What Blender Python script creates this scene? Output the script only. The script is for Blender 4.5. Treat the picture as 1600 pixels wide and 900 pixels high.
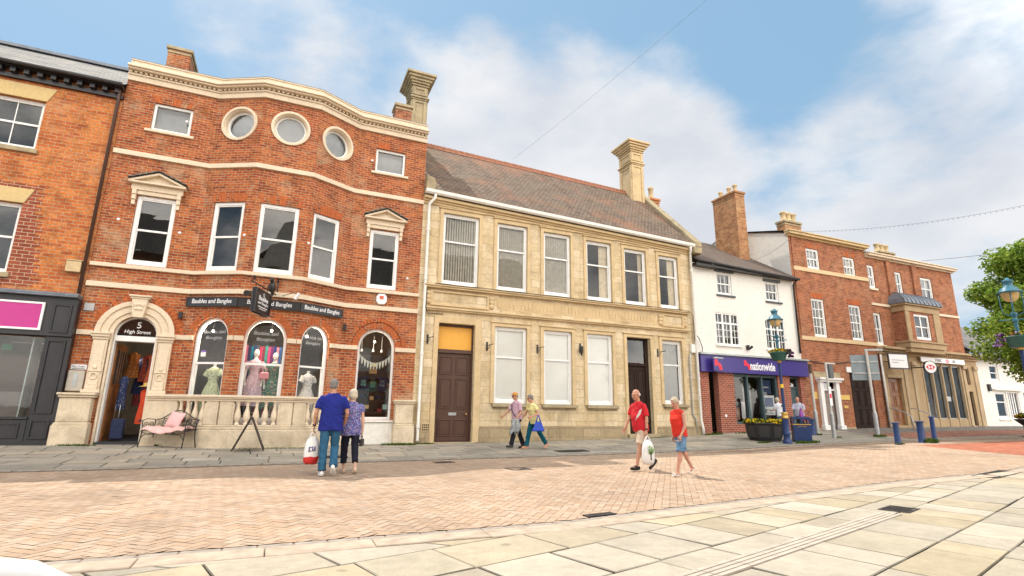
import bpy, bmesh, math, random
import numpy as np
from mathutils import Vector, Matrix
from mathutils.geometry import tessellate_polygon
random.seed(7); np.random.seed(7)
for o in list(bpy.data.objects): bpy.data.objects.remove(o)
SC = bpy.context.scene
COL = SC.collection
R = math.radians

# ------------------------------------------------------------------ camera
cam_d = bpy.data.cameras.new('camera'); cam = bpy.data.objects.new('camera', cam_d); COL.objects.link(cam)
cam_d.sensor_width = 36; cam_d.lens = 820/1600*36; cam_d.clip_start = 0.05; cam_d.clip_end = 3000
def cam_axes(yaw, pitch, roll):
    cy, sy, cp, sp = math.cos(yaw), math.sin(yaw), math.cos(pitch), math.sin(pitch)
    f = Vector((sy*cp, cy*cp, sp)); r = Vector((cy, -sy, 0)); u = r.cross(f)
    cr, sr = math.cos(roll), math.sin(roll)
    return cr*r+sr*u, -sr*r+cr*u, f
r_, u_, f_ = cam_axes(R(23.383), R(13.212), R(0.763))
cam.matrix_world = Matrix(((r_.x, u_.x, -f_.x, 0), (r_.y, u_.y, -f_.y, 0), (r_.z, u_.z, -f_.z, 1.2), (0, 0, 0, 1)))
SC.camera = cam

# ------------------------------------------------------------------ light
SUN_DIR = Vector((-.20, .57, 1)).normalized()          # towards the sun: behind the terrace, high
SUN_EL = math.asin(SUN_DIR.z); SUN_AZ = math.atan2(SUN_DIR.x, SUN_DIR.y)
SKY_STRENGTH = 0.15
SC.view_settings.view_transform = 'Standard'; SC.view_settings.look = 'None'
SC.view_settings.gamma = 1; SC.view_settings.use_curve_mapping = False
SC.view_settings.exposure = 0.74
sd = bpy.data.lights.new('sun', 'SUN'); sun = bpy.data.objects.new('sun', sd); COL.objects.link(sun)
sd.energy = 2.75; sd.angle = R(.53); sd.color = (1, .93, .82)
sun.rotation_euler = (-SUN_DIR).to_track_quat('-Z', 'Y').to_euler(); sun.location = SUN_DIR*60

W = bpy.data.worlds.new('World'); SC.world = W; W.use_nodes = True
nt = W.node_tree; nt.nodes.clear()
def NN(t, **k):
    n = nt.nodes.new(t)
    for a, b in k.items(): setattr(n, a, b)
    return n
def LK(a, b): nt.links.new(a, b)
def wmath(op, a, b=None, c=None, clamp=False):
    n = NN('ShaderNodeMath', operation=op, use_clamp=clamp)
    for i, x in enumerate((a, b, c)):
        if x is None: continue
        if isinstance(x, (int, float)): n.inputs[i].default_value = x
        else: LK(x, n.inputs[i])
    return n.outputs[0]
bg = NN('ShaderNodeBackground'); out = NN('ShaderNodeOutputWorld')
sky = NN('ShaderNodeTexSky', sky_type='NISHITA'); sky.sun_disc = False
sky.sun_elevation = SUN_EL; sky.sun_rotation = SUN_AZ; sky.altitude = 50
sky.air_density = 1.0; sky.dust_density = 1.2; sky.ozone_density = 2.0
tc = NN('ShaderNodeTexCoord')
mp = NN('ShaderNodeMapping'); LK(tc.outputs['Generated'], mp.inputs['Vector']); mp.inputs['Scale'].default_value = (1, 1, 1.9)
def wnoise(scale, detail, rough, off=(0, 0, 0), dist=0.0):
    m = NN('ShaderNodeMapping'); LK(mp.outputs[0], m.inputs['Vector']); m.inputs['Location'].default_value = off
    n = NN('ShaderNodeTexNoise'); n.inputs['Scale'].default_value = scale; n.inputs['Detail'].default_value = detail
    n.inputs['Roughness'].default_value = rough; n.inputs['Distortion'].default_value = dist
    LK(m.outputs[0], n.inputs['Vector']); return n.outputs['Fac']
LOBES = [((.42, .80, .40), .92, .988, .62), ((.52, .72, .44), .965, .993, .28), ((.17, .84, .50), .965, .996, .32), ((.84, .408, .33), .93, .99, .52), ((.70, .63, .27), .95, .99, .42),
         ((.83, .30, .46), .965, .995, .26), ((.194, .735, .649), .988, .999, .10), ((.441, .61, .66), .988, .999, .10), ((.32, .70, .62), .97, .999, -.26), ((.593, .595, .542), .99, .999, .12), ((-.05, .82, .56), .985, .998, .34), ((-.10, .79, .61), .985, .999, .34),
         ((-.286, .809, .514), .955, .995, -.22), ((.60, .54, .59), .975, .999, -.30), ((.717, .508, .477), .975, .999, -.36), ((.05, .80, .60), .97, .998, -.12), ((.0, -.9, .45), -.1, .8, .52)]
acc = None
for d, c0, c1, w in LOBES:
    dn = Vector(d).normalized()
    v = NN('ShaderNodeVectorMath', operation='DOT_PRODUCT'); LK(tc.outputs['Generated'], v.inputs[0]); v.inputs[1].default_value = dn
    m = NN('ShaderNodeMapRange', interpolation_type='SMOOTHSTEP'); LK(v.outputs['Value'], m.inputs['Value'])
    m.inputs['From Min'].default_value = c0; m.inputs['From Max'].default_value = c1; m.inputs['To Min'].default_value = 0; m.inputs['To Max'].default_value = w
    acc = m.outputs[0] if acc is None else wmath('ADD', acc, m.outputs[0])
nz = wnoise(3.4, 9, .56, (3.1, 1.7, .4), .15)
nz2 = wnoise(11, 6, .6, (.3, 5.2, 2.2))
dens = wmath('ADD', acc, wmath('MULTIPLY', wmath('SUBTRACT', nz, .5), 1.9))
dens = wmath('ADD', dens, wmath('MULTIPLY', wmath('SUBTRACT', nz2, .5), .30))
cov = NN('ShaderNodeMapRange', interpolation_type='SMOOTHSTEP'); LK(dens, cov.inputs['Value'])
cov.inputs['From Min'].default_value = .10; cov.inputs['From Max'].default_value = .80; cov.inputs['To Max'].default_value = .93
shade = wnoise(4.2, 5, .55, (7.3, 2.1, 4.4))
cr = NN('ShaderNodeValToRGB'); LK(shade, cr.inputs[0])
cr.color_ramp.elements[0].position = .36; cr.color_ramp.elements[0].color = (2.95, 3.03, 3.25, 1)
cr.color_ramp.elements[1].position = .60; cr.color_ramp.elements[1].color = (3.65, 3.65, 3.7, 1)
# unseen cloud opposite the sun, boosted past natural as added fill for shaded fronts
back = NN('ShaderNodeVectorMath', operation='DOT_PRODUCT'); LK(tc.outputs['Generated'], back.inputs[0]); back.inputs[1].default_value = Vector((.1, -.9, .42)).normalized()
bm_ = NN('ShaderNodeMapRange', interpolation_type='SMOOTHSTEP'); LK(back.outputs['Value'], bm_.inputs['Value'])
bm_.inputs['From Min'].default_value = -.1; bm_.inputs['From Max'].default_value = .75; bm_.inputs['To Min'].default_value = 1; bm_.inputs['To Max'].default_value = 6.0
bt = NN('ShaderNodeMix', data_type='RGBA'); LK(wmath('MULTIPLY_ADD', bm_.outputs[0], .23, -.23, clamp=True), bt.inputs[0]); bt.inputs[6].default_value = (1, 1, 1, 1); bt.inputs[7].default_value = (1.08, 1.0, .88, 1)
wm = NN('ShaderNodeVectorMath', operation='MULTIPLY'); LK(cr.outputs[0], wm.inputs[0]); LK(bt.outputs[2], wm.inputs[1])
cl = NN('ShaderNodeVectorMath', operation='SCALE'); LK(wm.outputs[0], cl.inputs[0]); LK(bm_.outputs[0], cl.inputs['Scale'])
# thin high haze keeps the blue pale
hz = NN('ShaderNodeMix', data_type='RGBA'); hz.inputs[0].default_value = .86
LK(sky.outputs[0], hz.inputs[6]); hz.inputs[7].default_value = (1.18, 2.02, 2.82, 1)
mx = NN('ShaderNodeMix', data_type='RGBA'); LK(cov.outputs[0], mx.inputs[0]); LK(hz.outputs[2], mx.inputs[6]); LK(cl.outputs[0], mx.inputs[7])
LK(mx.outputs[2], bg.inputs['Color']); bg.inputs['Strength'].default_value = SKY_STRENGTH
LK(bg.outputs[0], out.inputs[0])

# ------------------------------------------------------------------ materials
MT = {}
class NT:
    def __init__(s, name):
        s.m = bpy.data.materials.new(name); s.m.use_nodes = True; s.t = s.m.node_tree
        s.b = s.t.nodes['Principled BSDF']; s.o = s.t.nodes['Material Output']; MT[name] = s.m
    def n(s, t, **k):
        n = s.t.nodes.new(t)
        for a, b in k.items(): setattr(n, a, b)
        return n
    def l(s, a, b): s.t.links.new(a, b)
    def coord(s, kind='Object'): return s.n('ShaderNodeTexCoord').outputs[kind]
    def noise(s, scale, detail=4, rough=.55, vec=None, dist=0):
        n = s.n('ShaderNodeTexNoise'); n.inputs['Scale'].default_value = scale; n.inputs['Detail'].default_value = detail
        n.inputs['Roughness'].default_value = rough; n.inputs['Distortion'].default_value = dist
        s.l(vec if vec else s.coord(), n.inputs['Vector']); return n.outputs['Fac']
    def ramp(s, fac, stops):
        r = s.n('ShaderNodeValToRGB'); e = r.color_ramp.elements
        while len(e) < len(stops): e.new(.5)
        for x, (p, c) in zip(e, stops): x.position = p; x.color = (*c, 1) if len(c) == 3 else c
        s.l(fac, r.inputs[0]); return r.outputs[0]
    def mix(s, fac, a, b, mode='MIX'):
        m = s.n('ShaderNodeMix', data_type='RGBA', blend_type=mode)
        for i, x in ((0, fac), (6, a), (7, b)):
            if isinstance(x, (int, float)): m.inputs[i].default_value = x
            elif isinstance(x, (tuple, list)): m.inputs[i].default_value = (*x, 1)
            else: s.l(x, m.inputs[i])
        return m.outputs[2]
    def bump(s, h, strength=.3, dist=.01, inv=False):
        b = s.n('ShaderNodeBump', invert=inv); b.inputs['Strength'].default_value = strength; b.inputs['Distance'].default_value = dist
        s.l(h, b.inputs['Height']); s.l(b.outputs[0], s.b.inputs['Normal'])
    def col(s, c):
        if isinstance(c, (tuple, list)): s.b.inputs['Base Color'].default_value = (*c, 1)
        else: s.l(c, s.b.inputs['Base Color'])
    def rough(s, r): s.b.inputs['Roughness'].default_value = r

def plain(name, c, rough=.6, metal=0, var=.12, scale=6, bump=0, spec=.5):
    t = NT(name); c = Vector(c)
    f = t.noise(scale, 5, .6)
    t.col(t.ramp(f, [(.3, tuple(c*(1-var))), (.7, tuple(c*(1+var)))]))
    t.rough(rough); t.b.inputs['Metallic'].default_value = metal; t.b.inputs['Specular IOR Level'].default_value = spec if rough < .6 else .12
    if bump: t.bump(t.noise(scale*6, 4), bump, .01)
    return t.m

def brick(name, c1, c2, mortar, w=.225, h=.082, ms=.011, pale=None, pale_amt=.5, dark=.5, orange=None):
    t = NT(name); uv = t.coord('UV')
    b = t.n('ShaderNodeTexBrick'); t.l(uv, b.inputs['Vector']); b.inputs['Scale'].default_value = 1
    b.inputs['Brick Width'].default_value = w; b.inputs['Row Height'].default_value = h; b.inputs['Mortar Size'].default_value = ms
    b.inputs['Mortar Smooth'].default_value = .25; b.inputs['Bias'].default_value = -.1
    ob = t.coord('UV')
    big = t.noise(.55, 5, .6, ob, .4); med = t.noise(2.4, 5, .65, ob); fine = t.noise(16, 3, .6, ob)
    a1 = t.mix(t.ramp(big, [(.38, (0, 0, 0)), (.62, (1, 1, 1))]), c1, orange or tuple(x*1.12 for x in c1))
    t.l(a1, b.inputs['Color1']); b.inputs['Color2'].default_value = (*c2, 1); b.inputs['Mortar'].default_value = (*mortar, 1)
    c = b.outputs['Color']
    vr = t.ramp(fine, [(.3, (.74, .74, .74)), (.7, (1.2, 1.2, 1.2))]); c = t.mix(1, c, vr, 'MULTIPLY')
    vm = t.ramp(med, [(.3, (dark, dark*.98, dark*.96)), (.52, (1, 1, 1)), (.75, (1.12, 1.08, 1.02))]); c = t.mix(.8, c, vm, 'MULTIPLY')
    if pale:
        n2 = t.n('ShaderNodeMapping'); t.l(ob, n2.inputs['Vector']); n2.inputs['Location'].default_value = (3.3, 9.1, 0)
        pn = t.noise(.9, 7, .68, n2.outputs[0], .6)
        pf = t.ramp(pn, [(.53, (0, 0, 0)), (.72, (pale_amt,)*3)])
        c = t.mix(pf, c, pale)
    t.col(c); t.rough(.92); t.b.inputs['Specular IOR Level'].default_value = .08
    t.bump(b.outputs['Fac'], .55, .012, True)
    return t.m

RED = brick('red_brick', (.43, .105, .036), (.23, .050, .028), (.40, .27, .17), pale=(.52, .40, .25), pale_amt=.55, orange=(.50, .15, .045))
ORANGE = brick('orange_brick', (.58, .20, .06), (.40, .10, .04), (.46, .28, .16), w=.26, h=.10, pale=(.55, .38, .22), pale_amt=.4, orange=(.58, .20, .06))
DARKRED = brick('repaired_red_brick', (.31, .085, .05), (.22, .06, .04), (.48, .33, .22), w=.26, h=.10, dark=.75)
BROWN = brick('brown_brick', (.44, .14, .06), (.25, .075, .042), (.36, .25, .17), pale=(.42, .28, .17), pale_amt=.35, orange=(.42, .15, .07))
SHOPBRICK = brick('shop_brick', (.34, .09, .055), (.25, .065, .045), (.42, .30, .23), w=.23, h=.085, ms=.011, dark=.8)
CHIMB = brick('chimney_brick', (.46, .20, .10), (.30, .12, .06), (.38, .28, .17), w=.24, h=.09, pale=(.5, .36, .2), pale_amt=.6, orange=(.52, .26, .12))
RUBBED = plain('rubbed_brick', (.42, .12, .045), .85, var=.3, scale=14)

def ashlar(name, c1, c2, joint, w=.62, h=.29, stain=(.20, .155, .10)):
    t = NT(name); uv = t.coord('UV')
    b = t.n('ShaderNodeTexBrick'); t.l(uv, b.inputs['Vector']); b.inputs['Scale'].default_value = 1
    b.inputs['Brick Width'].default_value = w; b.inputs['Row Height'].default_value = h; b.inputs['Mortar Size'].default_value = .006
    b.inputs['Mortar Smooth'].default_value = .3; b.inputs['Color1'].default_value = (*c1, 1); b.inputs['Color2'].default_value = (*c2, 1); b.inputs['Mortar'].default_value = (*joint, 1)
    c = b.outputs['Color']
    f1 = t.noise(1.3, 7, .68, uv, .4); f2 = t.noise(9, 5, .7, uv)
    c = t.mix(t.ramp(f1, [(.45, (0, 0, 0)), (.80, (.75,)*3)]), c, stain)
    sm = t.n('ShaderNodeMapping'); t.l(uv, sm.inputs['Vector']); sm.inputs['Scale'].default_value = (5, .35, 1)
    c = t.mix(t.ramp(t.noise(1.0, 5, .65, sm.outputs[0]), [(.52, (0, 0, 0)), (.78, (.55,)*3)]), c, stain)
    c = t.mix(.7, c, t.ramp(f2, [(.28, (.72, .70, .66)), (.55, (1, 1, 1)), (.8, (1.12, 1.1, 1.06))]), 'MULTIPLY')
    t.col(c); t.rough(.92); t.b.inputs['Specular IOR Level'].default_value = .08
    h2 = t.n('ShaderNodeMath', operation='MULTIPLY_ADD'); t.l(f2, h2.inputs[0]); h2.inputs[1].default_value = -.35; t.l(b.outputs['Fac'], h2.inputs[2])
    t.bump(h2.outputs[0], .5, .01, True)
    return t.m
STONE = ashlar('bath_stone', (.72, .60, .42), (.60, .47, .28), (.32, .25, .15), stain=(.30, .23, .145))
def carved(name, c, stain, amt=.6, sc=1.6, rough=.88):
    t = NT(name); f1 = t.noise(sc, 8, .68, None, .5); f2 = t.noise(sc*12, 5, .7)
    k = t.mix(t.ramp(f1, [(.42, (0, 0, 0)), (.74, (amt,)*3)]), c, stain)
    k = t.mix(.6, k, t.ramp(f2, [(.28, (.75, .74, .72)), (.55, (1, 1, 1)), (.8, (1.1, 1.1, 1.08))]), 'MULTIPLY')
    t.col(k); t.rough(rough); t.b.inputs['Specular IOR Level'].default_value = .12; t.bump(f2, .25, .01); return t.m
STRIM = carved('stone_trim', (.63, .48, .28), (.36, .27, .165))
STAINED = carved('weathered_stone', (.43, .35, .22), (.17, .14, .10), .8, 2.2)
GOLDSTONE = carved('gold_stone', (.56, .40, .17), (.36, .26, .13), .4)
CREAM = carved('cream_paint', (.72, .60, .45), (.52, .42, .30), .35, 1.2, .7)
CREAMDIRTY = carved('dirty_cream_paint', (.68, .57, .42), (.30, .24, .16), .75, 1.7, .75)
PAINTW = carved('white_masonry_paint', (.76, .74, .69), (.60, .57, .50), .4, .8, .7)
TANSTONE = carved('tan_stone', (.44, .32, .19), (.24, .17, .10), .5, 1.5)
WHITE = plain('white_joinery', (.78, .78, .76), .4, var=.05)
OFFW = plain('off_white_plastic', (.72, .71, .67), .45, var=.05)
BLACKP = plain('black_paint', (.018, .018, .021), .38, var=.25)
BLACKM = plain('black_iron', (.022, .02, .02), .42, var=.3)
GREYM = plain('galvanised_steel', (.42, .44, .44), .45, .6, .15)
LEAD = plain('lead_sheet', (.16, .18, .21), .55, .2, .25, 3)
BROWND = plain('brown_door_paint', (.075, .035, .024), .42, var=.15)
DARKD = plain('dark_brown_door_paint', (.030, .018, .014), .6, var=.2, spec=.25)
MAGENTA = plain('magenta_panel', (.48, .018, .22), .35, var=.04)
NAVY = plain('purple_blue_fascia', (.045, .028, .20), .35, var=.06)
SIGNRED = plain('sign_red', (.75, .02, .05), .4, var=.03)
SIGNW = plain('sign_white', (.82, .82, .82), .4, var=.02)
BRASS = plain('brass', (.55, .36, .10), .35, .7, .15)
GREENGREY = plain('green_grey_joinery', (.05, .085, .095), .45, var=.12)
BLUEP = plain('blue_street_paint', (.009, .034, .125), .42, var=.18)
TEALP = plain('teal_street_paint', (.03, .14, .20), .42, var=.2)
YELPANEL = plain('orange_yellow_panel', (.72, .36, .05), .5, var=.05)
INTERIOR = plain('interior_plaster', (.32, .29, .25), .9, var=.15)
DARKIN = plain('dark_interior', (.06, .052, .047), .9, var=.3)
BLINDW = plain('white_window_film', (.88, .89, .86), .5, var=.03, scale=1)
CURTAIN = plain('cream_curtain', (.74, .64, .46), .9, var=.15)
LOUVRE = plain('vertical_blind', (.74, .70, .60), .8, var=.15)
NET = plain('grey_net_curtain', (.40, .41, .42), .9, var=.08)
WOODO = plain('varnished_wood', (.22, .085, .025), .35, var=.4, scale=9)
LAMPGL = plain('amber_lantern_glass', (.55, .38, .16), .25, var=.2)
EARTH = plain('soil', (.06, .045, .03), .95)
PALEPLASTIC = plain('white_plastic', (.80, .80, .80), .3, var=.02)
MOSSG = plain('weeds', (.09, .14, .025), .9, var=.5, scale=20)

def slate(name, c1, c2, w, h, lich=None, amt=.5, ms=.012, warm=None):
    t = NT(name); uv = t.coord('UV')
    b = t.n('ShaderNodeTexBrick'); t.l(uv, b.inputs['Vector']); b.inputs['Scale'].default_value = 1
    b.inputs['Brick Width'].default_value = w; b.inputs['Row Height'].default_value = h; b.inputs['Mortar Size'].default_value = ms
    b.inputs['Mortar Smooth'].default_value = .6; b.inputs['Bias'].default_value = -.2
    b.inputs['Color1'].default_value = (*c1, 1); b.inputs['Color2'].default_value = (*c2, 1); b.inputs['Mortar'].default_value = tuple(x*.35 for x in c1)+(1,)
    c = b.outputs['Color']; f = t.noise(1.1, 8, .7, uv, .6); f2 = t.noise(14, 4, .7, uv)
    if lich: c = t.mix(t.ramp(f, [(.42, (0, 0, 0)), (.66, (amt,)*3)]), c, lich)
    if warm:
        mpw = t.n('ShaderNodeMapping'); t.l(uv, mpw.inputs['Vector']); mpw.inputs['Location'].default_value = (5, 2, 0)
        c = t.mix(t.ramp(t.noise(.5, 5, .6, mpw.outputs[0]), [(.5, (0, 0, 0)), (.68, (.8,)*3)]), c, warm)
    c = t.mix(.8, c, t.ramp(f2, [(.3, (.6, .6, .6)), (.55, (1, 1, 1)), (.8, (1.2, 1.2, 1.2))]), 'MULTIPLY')
    t.col(c); t.rough(.85); t.b.inputs['Specular IOR Level'].default_value = .2
    # courses lap: each row rises towards its lower edge
    sp = t.n('ShaderNodeSeparateXYZ'); t.l(uv, sp.inputs[0])
    dv = t.n('ShaderNodeMath', operation='DIVIDE'); t.l(sp.outputs[1], dv.inputs[0]); dv.inputs[1].default_value = h
    fr = t.n('ShaderNodeMath', operation='FRACT'); t.l(dv.outputs[0], fr.inputs[0])
    su = t.n('ShaderNodeMath', operation='SUBTRACT'); su.inputs[0].default_value = 1; t.l(fr.outputs[0], su.inputs[1])
    m2 = t.n('ShaderNodeMath', operation='SUBTRACT'); t.l(su.outputs[0], m2.inputs[0]); t.l(b.outputs['Fac'], m2.inputs[1])
    t.bump(m2.outputs[0], .8, .03)
    return t.m
CLAYTILE = slate('weathered_clay_tiles', (.21, .145, .105), (.10, .068, .052), .19, .15, (.185, .15, .11), .7, ms=.02, warm=(.28, .145, .09))
SLATE = slate('grey_slates', (.17, .165, .16), (.11, .11, .115), .32, .22, (.27, .25, .22), .7)
PANTILE = slate('brown_interlocking_tiles', (.135, .10, .08), (.095, .07, .058), .30, .30, (.17, .14, .11), .4)

def glass(name, tint=(.93, .95, .95), boost=1.0):
    m = bpy.data.materials.new(name); m.use_nodes = True; t = m.node_tree; t.nodes.clear(); MT[name] = m
    o = t.nodes.new('ShaderNodeOutputMaterial'); tr = t.nodes.new('ShaderNodeBsdfTransparent'); gl = t.nodes.new('ShaderNodeBsdfGlossy')
    tr.inputs[0].default_value = (*tint, 1); gl.inputs['Roughness'].default_value = .008; gl.inputs['Color'].default_value = (1, 1, 1, 1)
    fr = t.nodes.new('ShaderNodeFresnel'); fr.inputs['IOR'].default_value = 1.6
    mu = t.nodes.new('ShaderNodeMath'); mu.operation = 'MULTIPLY'; mu.use_clamp = True; mu.inputs[1].default_value = 1.25*boost
    mx = t.nodes.new('ShaderNodeMixShader')
    tc = t.nodes.new('ShaderNodeTexCoord'); nz = t.nodes.new('ShaderNodeTexNoise'); nz.inputs['Scale'].default_value = .9; nz.inputs['Detail'].default_value = 2
    bp = t.nodes.new('ShaderNodeBump'); bp.inputs['Strength'].default_value = .05; bp.inputs['Distance'].default_value = .05
    t.links.new(tc.outputs['Object'], nz.inputs['Vector']); t.links.new(nz.outputs['Fac'], bp.inputs['Height']); t.links.new(bp.outputs[0], gl.inputs['Normal'])
    t.links.new(fr.outputs[0], mu.inputs[0]); t.links.new(mu.outputs[0], mx.inputs[0]); t.links.new(tr.outputs[0], mx.inputs[1]); t.links.new(gl.outputs[0], mx.inputs[2])
    t.links.new(mx.outputs[0], o.inputs[0]); return m
GLASS = glass('window_glass', boost=1.0)
SHOPGL = glass('shop_glass', (.98, .985, .98), .6)
DARKGL = glass('tinted_glass', (.35, .38, .40), 1.5)

def attr_mat(name, rough=.9, nscale=20, bump=.15, sheen=None, amp=.25, big=None, grain=None, spots=None):
    t = NT(name); a = t.n('ShaderNodeAttribute'); a.attribute_name = 'tint'
    co = t.coord(); f = t.noise(nscale, 5, .65, co)
    c = t.mix(1, a.outputs['Color'], t.ramp(f, [(.25, (1-amp,)*3), (.75, (1+amp,)*3)]), 'MULTIPLY')
    if big:
        f2 = t.noise(big[0], 6, .65, co, .5); c = t.mix(1, c, t.ramp(f2, [(.3, (1-big[1],)*3), (.7, (1+big[1]*.6,)*3)]), 'MULTIPLY')
    if grain: c = t.mix(1, c, t.ramp(t.noise(grain[0], 4, .7, co), [(.28, (1-grain[1],)*3), (.72, (1+grain[1],)*3)]), 'MULTIPLY')
    if spots:      # gum, oil drips and old stains
        v = t.n('ShaderNodeTexVoronoi'); v.inputs['Scale'].default_value = spots[0]; t.l(co, v.inputs['Vector'])
        w = t.n('ShaderNodeMath', operation='MULTIPLY_ADD'); t.l(t.noise(spots[0]*6, 3, .6, co), w.inputs[0]); w.inputs[1].default_value = .10; t.l(v.outputs['Distance'], w.inputs[2])
        c = t.mix(1, c, t.ramp(w.outputs[0], [(.085, (spots[1],)*3), (.125, (1, 1, 1))]), 'MULTIPLY')
        st = t.ramp(t.noise(.33, 7, .7, co, 1.2), [(.52, (1, 1, 1)), (.72, (spots[2],)*3)]); c = t.mix(1, c, st, 'MULTIPLY')
    t.col(c); t.rough(rough); t.b.inputs['Specular IOR Level'].default_value = .10
    if bump: t.bump(f, bump, .01)
    return t.m
PAVER = attr_mat('clay_pavers', .92, 60, .25, amp=.14, big=(.5, .14), spots=(1.5, .72, .78))
FLAG = attr_mat('york_stone_flags', .85, 7, .25, amp=.12, big=(1.4, .16), grain=(70, .13), spots=(1.3, .70, .86))
SLAB = attr_mat('grey_pavement_slabs', .9, 14, .2, amp=.16, big=(1.1, .22), grain=(60, .12), spots=(1.7, .68, .8))
LEAFM = attr_mat('leaves', .55, 3, 0, amp=.2)
PETAL = attr_mat('petals', .6, 9, 0, amp=.15)
CLOTHA = attr_mat('dyed_cloth', .9, 14, .1, amp=.12)
JOINT = plain('sand_joint', (.10, .08, .06), .95)
DARKJ = plain('dark_joint', (.045, .04, .032), .95)
KERBM = plain('granite_kerb', (.30, .27, .24), .9, var=.25, scale=14, bump=.2)
IRON = plain('cast_iron', (.07, .062, .06), .7, .3, .3, 14)
def leafy():
    t = MT['leaves'].node_tree; b = t.nodes['Principled BSDF']; o = t.nodes['Material Output']
    tr = t.nodes.new('ShaderNodeBsdfTranslucent'); mx = t.nodes.new('ShaderNodeMixShader'); mx.inputs[0].default_value = .48
    t.links.new(b.inputs['Base Color'].links[0].from_socket, tr.inputs[0]); t.links.new(b.outputs[0], mx.inputs[1]); t.links.new(tr.outputs[0], mx.inputs[2]); t.links.new(mx.outputs[0], o.inputs[0])
leafy()
def floral(name, base, cols, scale=30, thr=.5, rough=.9):
    t = NT(name); co = t.coord('Object'); c = base
    for i, k in enumerate(cols):
        mp = t.n('ShaderNodeMapping'); t.l(co, mp.inputs['Vector']); mp.inputs['Location'].default_value = (i*3.7, i*1.9, i*5.3)
        v = t.n('ShaderNodeTexVoronoi'); v.inputs['Scale'].default_value = scale*(1+.17*i); t.l(mp.outputs[0], v.inputs['Vector'])
        n = t.noise(scale*2.2, 2, .5, mp.outputs[0]); a = t.n('ShaderNodeMath', operation='MULTIPLY_ADD'); t.l(n, a.inputs[0]); a.inputs[1].default_value = .5; t.l(v.outputs['Distance'], a.inputs[2])
        f = t.ramp(a.outputs[0], [(thr-.03, (1, 1, 1)), (thr+.03, (0, 0, 0))]); c = t.mix(f, c, k)
    t.col(c); t.rough(rough); return t.m
# ------------------------------------------------------------------ helpers
ORG = {}
def ground_z(x, y):
    a = np.interp(x, [-40, 8, 13.5, 18, 25, 36, 80], [0, 0, .05, .17, .28, .4, .5])
    b = np.interp(x, [-40, -5, 0, 4, 10, 15.5, 18, 24, 28, 36, 80], [.2, .2, .14, .1, .16, .3, .42, .53, .62, .7, .8])
    t = np.clip((np.asarray(y)-13.1)/4.4, 0, 1)
    return a+(b-a)*t
def gz(x, y): return float(ground_z(x, y))

class Fr:                                     # a vertical wall plane: s along it, z up, d out of it
    def __init__(s, p, q=None):
        s.o = Vector((p[0], p[1])); u = Vector((q[0]-p[0], q[1]-p[1])) if q else Vector((1, 0))
        s.L = u.length; s.u = u.normalized(); s.n = Vector((s.u.y, -s.u.x))
    def P(s, a, z, d=0): return (s.o.x+s.u.x*a+s.n.x*d, s.o.y+s.u.y*a+s.n.y*d, z)

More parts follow.
